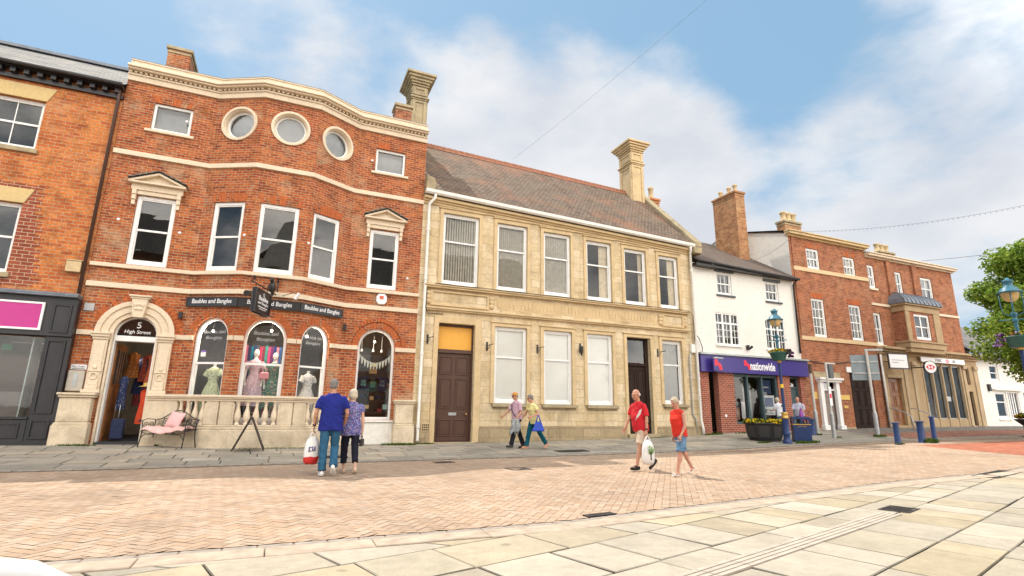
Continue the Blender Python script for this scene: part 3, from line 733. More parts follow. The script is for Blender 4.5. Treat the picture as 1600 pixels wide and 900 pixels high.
cover(13.7, 6.42, 1.7, .42, R(10), 14, 'long dark iron grating in the yellow paving at the right, near the kerb')
cover(3.66, 5.74, .42, .12, R(7), 9, 'narrow slotted gully grating in the near kerb gutter, centre of the street')
cover(4.85, 10.73, .50, .42, R(5), 5, 'square worn iron cover set in the brick road below the stone building', dz=.010)
cover(3.73, 12.55, .46, .32, R(3), 8, 'iron gully grating in the road beside the far kerb, near the white downpipe', dz=.012)
cover(1.35, 14.0, .7, .40, R(2), 1, 'grey rectangular inspection cover in the far pavement behind the walking couple', dz=KF+.018)
cover(8.15, 14.2, 1.0, .42, R(2), 4, 'dark rectangular cover in the far pavement left of the man in red', dz=KF+.018)

def weeds(name, spots, label):
    rng = random.Random(11); P = []; C = []
    for (x, y, rx, ry, n, h) in spots:
        for _ in range(n):
            a = rng.uniform(0, 6.28); q = rng.random()**.6; px, py = x+rx*q*math.cos(a), y+ry*q*math.sin(a); z = gz(px, py)+KF
            hh = h*rng.uniform(.4, 1); w = rng.uniform(.008, .016); t = rng.uniform(0, 6.28); dx, dy = math.cos(t), math.sin(t); lx, ly = rng.uniform(-.6, .6)*hh, rng.uniform(-.6, .6)*hh
            P.append([[px-dx*w, py-dy*w, z], [px+dx*w, py+dy*w, z], [px+dx*w*.4+lx, py+dy*w*.4+ly, z+hh], [px-dx*w*.4+lx, py-dy*w*.4+ly, z+hh]]); C.append([.10*rng.uniform(.6, 1.4), .16*rng.uniform(.7, 1.3), .03])
    o = quads_mesh(name, np.array(P), np.array(C), LEAFM); o['kind'] = 'stuff'; return o
weeds('weeds', [(-2.4, 17.05, .5, .06, 260, .05), (-4.6, 17.1, .5, .05, 160, .05), (3.6, 17.05, .55, .08, 420, .08), (4.5, 17.3, .3, .08, 200, .05), (.2, 16.25, 1.2, .04, 200, .035), (16.6, 17.2, .5, .1, 300, .08), (18.4, 17.1, .8, .08, 220, .07), (17.6, 13.75, .6, .16, 700, .09), (16.2, 14.4, .35, .1, 150, .06), (20.7, 14.75, .12, .1, 80, .06), (23.1, 14.65, .35, .16, 320, .10), (20.5, 12.35, .2, .14, 150, .06), (22.6, 12.45, .28, .18, 380, .16), (20.8, 15.7, .2, .1, 90, .08), (17.2, 14.9, .4, .2, 260, .09), (8.5, 17.42, 2.8, .03, 160, .03), (13.6, 17.2, .7, .03, 120, .04)], '')
# ------------------------------------------------------------------ red brick shop with the canted bay
Y0 = 17.5
PL = [(-5.15, Y0), (-2.68, Y0), (-1.34, 16.78), (.31, 16.78), (1.64, Y0), (4.06, Y0)]
FC = [Fr(PL[i], PL[i+1]) for i in range(5)]
RB = thing('brick_shop', 'three storey red brick shop with canted bay, round windows and cream bands', 'shop building', (-.5, Y0, .15), world=True)
# openings in facet coordinates
AT = [(0, .77, 1.80, 9.32, 10.23), (4, .64, 1.68, 9.31, 10.21)]
OC = [(1, .77, 9.90), (2, .825, 9.90), (3, .735, 9.88)]
W1 = [(0, .78, 1.77, 5.12, 7.21), (1, .33, 1.31, 5.11, 7.27), (2, .25, 1.35, 5.11, 7.28), (3, .15, 1.10, 5.11, 7.25), (4, .65, 1.64, 5.13, 7.19)]
AR = [(1, .32, 1.34, .78, 3.73, .56), (2, .26, 1.39, .78, 3.75, .60), (3, .16, 1.12, .78, 3.71, .56), (4, .54, 1.73, .87, 3.79, .62)]
DO = (.82, 1.84, .1, 3.64, .50)
holes = {i: [] for i in range(5)}
for f, a, b, c, d in AT+W1: holes[f].append(outline(a, b, c, d))
for f, c, z in OC: holes[f].append(circ(c, z, .52))
for f, a, b, c, d, r in AR: holes[f].append(outline(a, b, c, d, r))
holes[0].append(outline(DO[0], DO[1], DO[2]+.08, DO[3], DO[4]))
m = MB()
for i, f in enumerate(FC): m.wall(f, [(0, -.3), (f.L, -.3), (f.L, 10.85), (0, 10.85)], holes[i], .22)
m.quad((-5.15, 27, -.3), (-5.15, Y0, -.3), (-5.15, Y0, 11.2), (-5.15, 27, 11.2)); m.quad((4.06, Y0, -.3), (4.06, 27, -.3), (4.06, 27, 11.2), (4.06, Y0, 11.2)); m.quad((4.06, 27, -.3), (-5.15, 27, -.3), (-5.15, 27, 11.2), (4.06, 27, 11.2))
m.build('wall', RED, RB)
for f, a, b, c, d in AT+W1[1:4]: m = MB(); flat_arch(m, FC[f], a, b, d+.004, .20 if d > 9 else .24, 11 if d > 9 else 13); m.build('brick_lintel', [RUBBED, RED], RB)
for f, a, b, c, d, r in AR: m = MB(); brick_arch(m, FC[f], (a+b)/2, d-r, (b-a)/2+.004, r+.004, .20, 21); m.build('brick_arch', [RUBBED, RED], RB)
f, a, b, c, d, r = AR[3]; m = MB(); brick_arch(m, FC[4], (a+b)/2, d-r, (b-a)/2+.22, r+.22, .12, 25, d=.05); m.build('brick_arch', [RUBBED, RED], RB)
m = MB(); brick_arch(m, FC[0], 1.33, 3.14, .93, .93, .20, 25); m.build('brick_arch', [RUBBED, RED], RB)
for za, zb, p in ((8.38, 8.53, .06), (4.40, 4.545, .07), (4.98, 5.09, .09)): m = MB(); band(m, PL, za, zb, p, back=.02); m.build('string_course', CREAM, RB, bevel=.008)
for f, a, b in ((0, 0, .37), (0, 2.21, 2.47), (1, 0, .31), (1, 1.35, FC[1].L), (2, 0, .25), (2, 1.40, FC[2].L), (3, 0, .15), (3, 1.13, FC[3].L), (4, 0, .53), (4, 1.74, 2.42)):
    q = MB(); q.fbox(FC[f], a, b, 3.06, 3.195, -.02, .055); q.build('impost_band', CREAM, RB, bevel=.008)
m = MB()      # cornice and parapet
band(m, PL, 10.78, 10.95, .07, back=.05); band(m, PL, 10.95, 11.005, .11, back=.05); band(m, PL, 11.075, 11.13, .24, back=.3); band(m, PL, 11.13, 11.19, .30, back=.3); band(m, PL, 11.19, 11.225, .26, back=.3)
band(m, PL, 11.225, 11.46, .03, back=.28); band(m, PL, 11.46, 11.50, .06, back=.31)
band(m, PL, 11.005, 11.075, .06, back=.05)
for f in FC:
    n = int(f.L/.13)
    for i in range(n): s = f.L*(i+.5)/n; m.fbox(f, s-.035, s+.035, 11.008, 11.073, .05, .15)
m.build('cornice', CREAM, RB, bevel=.006)
m = MB(); band(m, PL, 11.50, 11.512, .065, back=.32); m.build('parapet_flashing', LEAD, RB)
# roof behind the parapet
m = MB(); e = 11.2; P_ = [(-5.1, 17.9, e), (4.0, 17.9, e), (4.0, 26.9, e), (-5.1, 26.9, e)]; r0, r1 = (-3.4, 21.2, 13.75), (2.6, 21.2, 13.75)
m.add(P_+[r0, r1], [(0, 1, 5, 4), (1, 2, 5), (2, 3, 4, 5), (3, 0, 4)]); m.build('roof', SLATE, RB)
def chimney_stack(par, x0, x1, y0, y1, z0, z1, mat, capm=None, cap=.06, label=None):
    m = MB(); m.box(x0, x1, y0, y1, z0, z1); c = m.build('chimney', mat, par, label=label)
    q = MB(); q.box(x0-cap, x1+cap, y0-cap, y1+cap, z1+.003, z1+.12); q.box(x0-cap*.4, x1+cap*.4, y0-cap*.4, y1+cap*.4, z1-.14, z1-.06); q.build('chimney_cap', capm or STAINED, c, bevel=.01); return c
def pots(c, spots, mat, h=.5, r=.12):
    for x, y, z in spots:
        q = MB(); q.lathe((x, y, z), [(r*1.05, 0), (r*1.05, h*.08), (r*.86, h*.12), (r*.78, h*.8), (r*1.02, h*.86), (r*1.02, h), (r*.7, h), (r*.68, h*.5)], 12); q.build('chimney_pot', mat, c)
chimney_stack(RB, -4.90, -4.20, 20.0, 21.6, 12.2, 13.72, RED)
chimney_stack(RB, 3.10, 3.72, 19.0, 19.6, 11.3, 12.98, BROWN)
def stone_chimney(par, cx, cy, w, d, z0, zt, mat, zneck):
    m = MB(); x0, x1, y0, y1 = cx-w/2, cx+w/2, cy-d/2, cy+d/2
    H = zt-z0
    m.box(x0, x1, y0, y1, z0, zt-.45)
    fs = [Fr((x0, y0), (x1, y0)), Fr((x0, y1), (x0, y0)), Fr((x1, y0), (x1, y1))]
    for f in fs:     # raised borders leave sunk panels
        for za, zb in ((z0+.35, zneck-.10), (zneck+.16, zt-.62)):
            L = f.L; b = .14
            m.fbox(f, 0, b, za, zb, -.02, .045); m.fbox(f, L-b, L, za, zb, -.02, .045); m.fbox(f, b, L-b, zb-.10, zb, -.02, .045); m.fbox(f, b, L-b, za, za+.10, -.02, .045)
    for za, zb, p in ((zneck-.07, zneck-.01, .05), (zneck, zneck+.07, .10), (zt-.56, zt-.50, .06), (zt-.45, zt-.36, .09), (zt-.357, zt-.25, .16), (zt-.247, zt-.14, .24), (zt-.137, zt-.03, .32), (zt-.027, zt, .27)):
        m.box(x0-p, x1+p, y0-p, y1+p, za, zb)
    return m.build('chimney', mat, par, bevel=.01)
stone_chimney(RB, 4.22, 20.55, .62, 1.15, 11.0, 15.30, STAINED, 14.15)
m = MB(); m.cyl((.9, 18.3, 11.4), (.9, 18.3, 12.35), .012, n=6); m.build('aerial', GREYM, RB)
for f, s, z in ((0, 1.67, 9.8), (0, 1.96, 6.22), (0, .43, 6.4), (4, .52, 9.7), (4, 2.0, 5.6), (1, 1.42, 6.2), (3, .06, 6.2)): m = MB(); m.cyl(FC[f].P(s, z, .0), FC[f].P(s, z, .03), .045, .03, 10); m.build('wall_anchor', SIGNW, RB)
room(RB, Fr((-5.0, Y0), (3.9, Y0)), 0, 8.9, [.1, 4.5, 8.4], 5.5, back=.45)
for f, c, z in OC: m = MB(); m.quad(*[FC[f].P(x, zz, -.30) for x, zz in circ(c, z, .56)]); m.build('net_curtain', NET, RB)
for f, a, b, c, d in AT: m = MB(); m.quad(*[FC[f].P(x, zz, -.30) for x, zz in outline(a-.03, b+.03, c-.03, d+.03)]); m.build('net_curtain', NET, RB)
for f, a, b, c, d in AT: window(RB, FC[f], a+.004, b-.004, c+.004, d-.004, inset=.06, fw=.07, sill=(.13, .085, .07, CREAM))
for f, c, z in OC:
    fr = FC[f]; mm = MB(); mm.ring(fr, circ(c, z, .585), circ(c, z, .50), -.02, .05); mm.ring(fr, circ(c, z, .53), circ(c, z, .47), -.20, .0); st = mm.build('oculus_surround', CREAM, RB, bevel=.008)
    w = MB(); w.ring(fr, circ(c, z, .468), circ(c, z, .41), -.21, -.13); w = w.build('window', WHITE, RB)
    g = MB(); g.quad(*[fr.P(x, zz, -.17) for x, zz in circ(c, z, .412)]); g.build('pane', GLASS, w)
for k, (f, a, b, c, d) in enumerate(W1): window(RB, FC[f], a+.004, b-.004, c+.004, d-.004, inset=.045, rail=6.18, fw=.085)
for k, (f, a, b, c, d, r) in enumerate(AR):
    window(RB, FC[f], a+.004, b-.004, c+.004, d-.004, inset=.10, rail=2.425 if k < 3 else None, rise=r-.004, fw=.07, gl=SHOPGL)
# pedimented heads of the two outer windows
for f, a, b in ((0, .78, 1.77), (4, .65, 1.64)):
    fr = FC[f]; c = (a+b)/2; m = MB()
    m.fbox(fr, a-.02, b+.02, 7.22, 7.34, -.02, .06)
    m.fbox(fr, a-.17, b+.13, 7.34, 7.52, -.02, .10); m.fbox(fr, a-.24, b+.20, 7.523, 7.575, -.02, .22)
    m.prism(fr, [(a-.20, 7.578), (b+.16, 7.578), (c-.02, 7.84)], -.02, .09)
    for s in (1, -1):
        e = (a-.26) if s > 0 else (b+.22); x = c-.02
        poly = [(e, 7.578), (e+s*.16, 7.578), (x, 7.83), (x, 7.90)]
        m.prism(fr, poly if s > 0 else poly[::-1], -.02, .22)
    for x in (a-.08, b+.04):
        m.fbox(fr, x-.055, x+.055, 7.20, 7.335, .0, .11); m.fbox(fr, x-.05, x+.05, 7.05, 7.197, .0, .085); m.fbox(fr, x-.045, x+.045, 6.90, 7.047, .0, .05)
    m.build('pediment', CREAM, RB, bevel=.006)
    q = MB()
    for s in (1, -1):
        x = c-.02; n = 5
        for i in range(n):
            t0, t1 = i/n, (i+1)/n+.06; e = -.40
            A = Vector((x-s*(.70)*t0, 7.935-.30*t0)); B = Vector((x-s*.70*t1, 7.935-.30*t1)); up = .022
            q.add([fr.P(A.x, A.y-.012, .27), fr.P(B.x, B.y+up, .27), fr.P(B.x, B.y+up, -.02), fr.P(A.x, A.y-.012, -.02), fr.P(A.x, A.y+.012, .27), fr.P(B.x, B.y+up+.016, .27), fr.P(B.x, B.y+up+.016, -.02), fr.P(A.x, A.y+.012, -.02)],
                  [(0, 1, 2, 3), (7, 6, 5, 4), (0, 4, 5, 1), (1, 5, 6, 2), (2, 6, 7, 3), (3, 7, 4, 0)])
    q.build('pediment_slates', SLATE, RB)
# entrance: arched cream surround on pedestals
fr = FC[0]; m = MB(); c = 1.33
def arc(r, z0=3.14, n=20): return [(c+r*math.cos(math.pi*i/n), z0+r*math.sin(math.pi*i/n)) for i in range(n+1)]
m.ring(fr, arc(.93), arc(.80), -.05, .13, closed=False); m.ring(fr, arc(.80), arc(.62), -.05, .09, closed=False); m.ring(fr, arc(.62), arc(.505), -.2, .05, closed=False)
for s in (-1, 1):
    x0, x1 = sorted((c+s*.93, c+s*.56))
    m.fbox(fr, x0+.02, x1-.02, 1.53, 2.95, -.05, .10); m.fbox(fr, x0+.06, x1-.06, 1.62, 2.88, .10, .125)
    m.fbox(fr, x0-.0, x1+.0, 2.953, 3.02, -.05, .13); m.fbox(fr, x0-.03, x1+.02, 3.023, 3.09, -.05, .17); m.fbox(fr, x0-.05, x1+.03, 3.093, 3.137, -.05, .20)
    xi = c+s*.56; a, b = sorted((xi, c+s*.505)); m.fbox(fr, a, b, .2, 3.135, -.2, .05)
    xc = (x0+x1)/2                 # consoles at the foot of each pilaster
    m.fbox(fr, x0-.02, x1+.02, 1.53, 1.62, .10, .20); m.fbox(fr, xc-.13, xc+.13, 1.623, 1.74, .10, .18); m.fbox(fr, xc-.11, xc+.11, 1.743, 1.86, .10, .15)
    m.ring(fr, circ(xc, 1.97, .085, 16, .10), circ(xc, 1.97, .055, 16, .07), .12, .155); m.fbox(fr, xc-.15, xc+.15, 2.09, 2.14, .12, .15); m.ell(fr.P(xc, 2.20, .13), (.05, .03, .06)); m.ell(fr.P(xc-.10, 2.11, .13), (.035, .03, .035)); m.ell(fr.P(xc+.10, 2.11, .13), (.035, .03, .035))
m.prism(fr, [(c-.13, 3.60), (c+.13, 3.60), (c+.19, 4.12), (c-.19, 4.12)], .0, .20); m.fbox(fr, c-.23, c+.23, 4.12, 4.17, .0, .22); m.fbox(fr, c-.26, c+.26, 4.173, 4.22, .0, .26)
for i in range(5): m.ell(fr.P(c-.10+.05*i, 3.98-.02*abs(i-2), .20), (.035, .03, .06)); m.ell(fr.P(c-.08+.04*i, 3.84, .20), (.03, .03, .05))
m.build('door_surround', CREAM, RB, bevel=.007)
m = MB()
m.fbox(fr, -.05, .72, .05, .70, -.3, .34); m.prism(fr, [(-.05, .70), (.72, .70), (.68, .78), (.0, .78)], -.3, .30); m.fbox(fr, .0, .68, .783, 1.40, -.3, .26); m.fbox(fr, -.03, .74, 1.403, 1.46, -.3, .31); m.fbox(fr, -.06, .76, 1.463, 1.52, -.3, .35); m.build('pedestal', CREAMDIRTY, RB, bevel=.015); m = MB()
f4 = FC[4]
m.fbox(f4, 1.78, 2.44, .0, .70, -.05, .34); m.prism(f4, [(1.78, .70), (2.44, .70), (2.42, .76), (1.80, .76)], -.05, .30); m.fbox(f4, 1.82, 2.40, .763, 1.38, -.05, .26); m.fbox(f4, 1.78, 2.43, 1.383, 1.44, -.05, .30); m.fbox(f4, 1.76, 2.45, 1.443, 1.51, -.05, .33)
m.build('pedestal', CREAMDIRTY, RB, bevel=.015)
m = MB()
for i in range(1, 4): m.fbox(FC[i], -.05, FC[i].L+.05, -.2, .775, -.3, .03)
m.fbox(FC[4], .30, 1.82, -.2, .80, -.05, .05); m.fbox(FC[4], .42, 1.80, .803, .865, -.05, .10)
m.build('stall_riser', PAINTW, RB, bevel=.008)
# doorway
m = MB(); m.fbox(fr, .83, 1.83, 2.95, 3.10, -.30, -.06); m.fbox(fr, .825, .87, .2, 2.947, -.30, -.06); m.fbox(fr, 1.79, 1.835, .2, 2.947, -.30, -.06); m.build('door_frame', WHITE, RB, bevel=.006)
m = MB(); m.quad(*[fr.P(x, z, -.14) for x, z in outline(.87, 1.79, 3.10, 3.62, .46)]); m.ring(fr, outline(.83, 1.83, 3.05, 3.645, .5), outline(.87, 1.79, 3.10, 3.60, .455), -.2, -.1, 1)
fan = m.build('fanlight', [DARKGL, WHITE], RB)
m = MB(); m.quad(*[fr.P(x, z, -.26) for x, z in outline(.87, 1.79, 3.08, 3.6, .45)]); m.build('fanlight_backing', BLACKP, RB)
text(fan, '5', fr, 1.35, 3.42, .10, -.125, SIGNW, bold=.01); text(fan, 'High Street', fr, 1.34, 3.215, .62, -.125, SIGNW, bold=.004, shear=.1)
fd = Fr((-4.27, 17.76), (-4.22, 18.66)); m = MB()      # the door stands open into the shop
m.fbox(fd, 0, .9, .27, 2.9, -.03, .03)
for a, b, z0, z1 in ((.10, .42, .40, 1.0), (.48, .80, .40, 1.0), (.10, .42, 1.12, 1.7), (.48, .80, 1.12, 1.7)): m.fbox(fd, a, b, z0, z1, .03, .045)
m.fbox(fd, .08, .82, 1.80, 2.72, .031, .036, 1)
for i in range(1, 4): m.fbox(fd, .08+.185*i-.012, .08+.185*i+.012, 1.8, 2.72, .036, .05)
dr = m.build('door', [WOODO, DARKIN], RB, bevel=.006)
m = MB(); m.cyl(fd.P(.83, 1.15, .03), fd.P(.83, 1.15, .09), .018); m.ell(fd.P(.83, 1.15, .10), .03); m.build('door_knob', BRASS, dr)
# fascia signs, one to each face of the bay
SG = [(1, -.02, FC[1].L+.012, 'left face'), (2, -.012, FC[2].L+.012, 'middle face'), (3, -.012, 1.44, 'right face')]
for f, a, b, w in SG:
    fr = FC[f]; mid = fr.P((a+b)/2, 4.05, .08)
    s = thing('fascia_sign', 'black shop sign with white letters, %s of the bay, %s' % (w, {1: 'left of the hanging sign', 2: 'behind the hanging sign', 3: 'right of the hanging sign'}[f]), 'shop sign', mid, group='black fascia signs on the bay', world=True)
    m = MB(); m.fbox(fr, a, b, 4.03, 4.30, .02, .075); m.build('board', BLACKP, s, bevel=.006)
    m = MB(); m.ring(fr, [(a, 4.03), (b, 4.03), (b, 4.30), (a, 4.30)], [(a+.025, 4.05), (b-.025, 4.05), (b-.025, 4.28), (a+.025, 4.28)], .075, .09); m.build('sign_frame', BLACKM, s)
    text(s, 'Baubles and Bangles', fr, (a+b)/2, 4.165, 1.20, .08, SIGNW, bold=.006, height=.17, shear=.08)
# ------------------------------------------------------------------ stone fronted building
SB = thing('stone_building', 'two storey honey stone building with six upper sash windows and a tiled roof', 'building', (10.2, Y0, .2), world=True)
FS = Fr((4.06, Y0), (16.26, Y0)); S0 = 4.06
def sag(x): return -.030*(x-4.8)           # the eaves of the old front drop a little towards the right
UP = [(4.83, 6.21, 8.20), (6.93, 8.18, 8.15), (8.88, 10.08, 8.09), (10.81, 12.0, 8.02), (12.64, 13.75, 7.93), (14.42, 15.46, 7.86)]
GD = [(6.91, 8.18), (8.88, 10.09), (10.76, 11.93)]
H = [outline(a-S0, b-S0, 5.56, t) for a, b, t in UP]+[outline(a-S0, b-S0, 1.46, 4.19) for a, b in GD]+[outline(14.38-S0, 15.42-S0, 1.56, 4.16), outline(4.82-S0, 6.16-S0, .16, 4.16), outline(12.62-S0, 13.78-S0, .36, 4.18)]
m = MB(); m.wall(FS, [(0, -.3), (FS.L, -.3), (FS.L, 8.32), (0, 8.66)], H, .26)
m.quad((S0, 25, -.3), (S0, Y0, -.3), (S0, Y0, 8.6), (S0, 25, 8.6)); m.add([(16.26, Y0, -.3), (16.26, 25, -.3), (16.26, 25, 8.4), (16.26, 21, 12.25), (16.26, Y0, 8.35)], [(0, 1, 2, 3, 4)]); m.quad((16.26, 25, -.3), (S0, 25, -.3), (S0, 25, 8.6), (16.26, 25, 8.4))
m.add([(S0+.02, Y0+.1, 8.5), (S0+.02, 25, 8.5), (S0+.02, 21, 12.6)], [(0, 1, 2)])
m.build('wall', STONE, SB)
m = MB()
for a, b, t in UP:      # plain architraves
    m.ring(FS, [(a-S0-.13, 5.53), (b-S0+.13, 5.53), (b-S0+.13, t+.15), (a-S0-.13, t+.15)], [(a-S0, 5.53), (b-S0, 5.53), (b-S0, t), (a-S0, t)], -.02, .045)
    m.fbox(FS, a-S0-.18, b-S0+.18, t+.153, t+.20, -.02, .09)
for a, b in GD+[(14.38, 15.42), (12.62, 13.78)]:
    z0 = 1.46 if b < 12.1 else (1.56 if a > 14 else .40)
    m.ring(FS, [(a-S0-.14, z0), (b-S0+.14, z0), (b-S0+.14, 4.31), (a-S0-.14, 4.31)], [(a-S0, z0), (b-S0, z0), (b-S0, 4.185), (a-S0, 4.185)], -.02, .05)
    m.fbox(FS, a-S0-.18, b-S0+.18, 4.313, 4.36, -.02, .085)
m.ring(FS, [(4.66-S0, .16), (6.40-S0, .16), (6.40-S0, 4.40), (4.66-S0, 4.40)], [(4.825-S0, .16), (6.155-S0, .16), (6.155-S0, 4.158), (4.825-S0, 4.158)], -.02, .04)
m.build('architrave', STRIM, SB, bevel=.008)
m = MB()
for a, b, z in [(6.84, 8.26, 1.45), (8.80, 10.27, 1.45), (10.69, 12.1, 1.45), (14.30, 15.57, 1.55)]: m.fbox(FS, a-S0, b-S0, z-.11, z-.003, -.1, .13); m.fbox(FS, a-S0+.06, b-S0-.06, z-.17, z-.113, -.02, .06)
m.build('sill', STAINED, SB, bevel=.012)
m = MB()                 # carved name band between the storeys
m.fbox(FS, .25, 11.75, 4.57, 4.62, -.02, .10); m.fbox(FS, .22, 11.78, 4.623, 4.68, -.02, .14); m.fbox(FS, .22, 11.78, 5.36, 5.42, -.02, .15); m.fbox(FS, .16, 11.84, 5.423, 5.47, -.02, .19)
for a, b in ((.42, 2.6), (10.4, 11.55)):
    m.ring(FS, [(a, 4.75), (b, 4.75), (b, 5.30), (a, 5.30)], [(a+.09, 4.83), (b-.09, 4.83), (b-.09, 5.22), (a+.09, 5.22)], -.02, .05)
for x, s in ((.34, 1), (11.62, -1), (2.70, -1), (10.30, 1)):
    for dz in (4.88, 5.03, 5.17): m.ell(FS.P(x, dz, .02), (.11, .07, .10), nu=10, nv=7)
m.build('name_band', STRIM, SB, bevel=.01)
m = MB(); m.fbox(FS, 2.9, 10.12, 4.80, 5.24, -.01, .007)                 # eroded frieze lettering field: shallow worn bosses
rr = random.Random(5)
for i in range(46):
    x = 2.95+i*.155; z = rr.uniform(4.86, 4.93); h = rr.uniform(.16, .30); m.fbox(FS, x, x+rr.uniform(.05, .10), z, z+h, .006, rr.uniform(.014, .028))
m.build('worn_frieze', STRIM, SB, bevel=.006)
m = MB(); 
for z0, z1, d in ((.0, .62, .07),): m.fbox(FS, 2.32, 8.42, z0, z1, -.02, d); m.fbox(FS, 9.86, 12.19, z0, z1, -.02, d); m.fbox(FS, .03, .60, z0, z1, -.02, d)
for a, b in ((2.32, 8.42), (9.86, 12.19), (.03, .60)): m.prism(FS, [(a, .623), (b, .623), (b, .70), (a, .70)], -.02, .04)
m.build('plinth', ashlar('plinth_stone', (.44, .35, .22), (.36, .28, .17), (.22, .17, .11), .75, .30, (.17, .14, .10)), SB, bevel=.012)
m = MB()                 # eaves cornice follows the drop
def eave(z, d, h):
    za, zb = z+sag(4.06), z+sag(16.26); V = []
    for x, zz in ((0, za), (FS.L, zb)): V += [FS.P(x, zz, d), FS.P(x, zz+h, d), FS.P(x, zz+h, -.1), FS.P(x, zz, -.1)]
    m.add(V, [(0, 4, 5, 1), (1, 5, 6, 2), (2, 6, 7, 3), (3, 7, 4, 0), (3, 0, 1, 2), (4, 7, 6, 5)])
eave(8.44, .05, .08); eave(8.523, .10, .07); eave(8.596, .19, .09); eave(8.69, .15, .03)
m.build('eaves_cornice', STRIM, SB)
def gutter():
    q = MB(); V = []; fs = []; prof = [(.0, .11), (.0, -.0), (.05, -.05), (.11, -.05), (.16, 0), (.16, .11), (.145, .11), (.145, .01), (.02, .01), (.02, .11)]
    for x in (-.0, FS.L): V += [FS.P(x, 8.775+sag(4.06+x)+b, .185+a) for a, b in prof]
    n = len(prof); q.add(V, [(i, (i+1) % n, n+(i+1) % n, n+i) for i in range(n)]+[tuple(range(n)), tuple(range(2*n-1, n-1, -1))]); q.build('gutter', PAINTW, SB)
gutter()
m = MB()                 # main roof
m.add([(S0, 17.22, 8.86), (16.5, 17.22, 8.50), (16.5, 21, 12.28), (S0, 21, 12.62), (S0, 25, 8.6), (16.5, 25, 8.4)], [(0, 1, 2, 3), (3, 2, 5, 4)]); m.build('roof', CLAYTILE, SB)
m = MB()
n = 44
for i in range(n):       # crested ridge tiles
    x0 = S0+(16.0-S0)*i/n; x1 = S0+(16.0-S0)*(i+1)/n-.012; z = 12.62-.34*(x0-S0)/12.2
    m.add([(x0, 20.84, z-.14), (x1, 20.84, z-.14), (x1, 21, z+.035), (x0, 21, z+.035), (x0, 21.16, z-.14), (x1, 21.16, z-.14)], [(0, 1, 2, 3), (3, 2, 5, 4), (0, 3, 4), (1, 5, 2)])
    xc = (x0+x1)/2
    m.cyl((xc-.07, 20.985, z+.07), (xc-.07, 21.015, z+.07), .075, n=8); m.cyl((xc+.07, 20.985, z+.07), (xc+.07, 21.015, z+.07), .075, n=8)
m.build('ridge_tiles', plain('terracotta', (.32, .145, .09), .8, var=.25), SB)
m = MB()                 # right hand verge coping, kneelers
za, zb = 8.40, 12.30
m.hexa([(16.22, 17.15, za+.02), (16.62, 17.15, za+.02), (16.62, 21.05, zb+.0), (16.22, 21.05, zb+.0), (16.22, 17.15, za+.25), (16.62, 17.15, za+.25), (16.62, 21.05, zb+.24), (16.22, 21.05, zb+.24)])
m.box(16.18, 16.64, 17.16, 17.6, 8.12, 8.41)
m.build('verge_coping', STAINED, SB, bevel=.02); m = MB(); m.box(4.07, 4.40, 17.18, 17.55, 8.80, 9.20); m.prism(FS, [(.02, 9.19), (.36, 9.19), (.30, 9.36), (.02, 9.42)], -.3, .30); m.build('kneeler', STAINED, SB, bevel=.02)
stone_chimney(SB, 15.78, 20.9, .72, 1.0, 10.9, 14.98, STRIM, 13.75)
# downpipes
m = MB(); m.tube([FS.P(.36, 8.80, .26), FS.P(.36, 8.62, .26), FS.P(.20, 8.42, .12), FS.P(.19, 8.2, .11), FS.P(.19, .35, .11), FS.P(.17, .22, .2)], .055, 8)
for z in (7.4, 5.6, 3.0, .62): m.cyl(FS.P(.19, z, .11), FS.P(.19, z+.09, .11), .072, n=10)
m.build('downpipe', PAINTW, SB)
m = MB(); m.tube([FS.P(11.98, 8.42, .26), FS.P(11.98, 8.26, .26), FS.P(12.06, 8.1, .12), FS.P(12.06, .95, .12), FS.P(12.10, .62, .16), FS.P(12.10, .36, .18)], .055, 8)
for z in (7.3, 5.0, 2.6): m.cyl(FS.P(12.06, z, .12), FS.P(12.06, z+.09, .12), .07, n=10)
m.build('downpipe', PAINTW, SB)
m = MB(); m.tube([FS.P(11.80, 3.7, .06), FS.P(11.72, 3.5, .05), FS.P(11.70, 1.2, .05), FS.P(11.85, .95, .05), FS.P(11.85, .4, .05)], .035, 6); m.build('conduit', GREYM, SB)
m = MB(); m.fbox(FS, 11.80, 12.02, 3.72, 4.08, .0, .12); m.build('junction_box', OFFW, SB, bevel=.01)
m = MB()
m.tube([FS.P(.25, 5.30, .12), FS.P(.24, 4.62, .16), FS.P(.34, 4.45, .05), FS.P(.9, 4.46, .05)], .013, 5)
pth = [FS.P(.5+.4*i, 5.49+.012*math.sin(i*1.7), .20) for i in range(29)]+[FS.P(11.95, 5.3, .16), FS.P(11.98, 4.2, .14)]; m.tube(pth, .012, 5)
m.tube([FS.P(12.0, 4.6, .1), FS.P(12.25, 4.35, .12), FS.P(12.42, 3.95, .1), FS.P(12.36, 3.6, .09), FS.P(12.1, 3.45, .1)], .016, 5)
m.build('cable', BLACKP, SB)
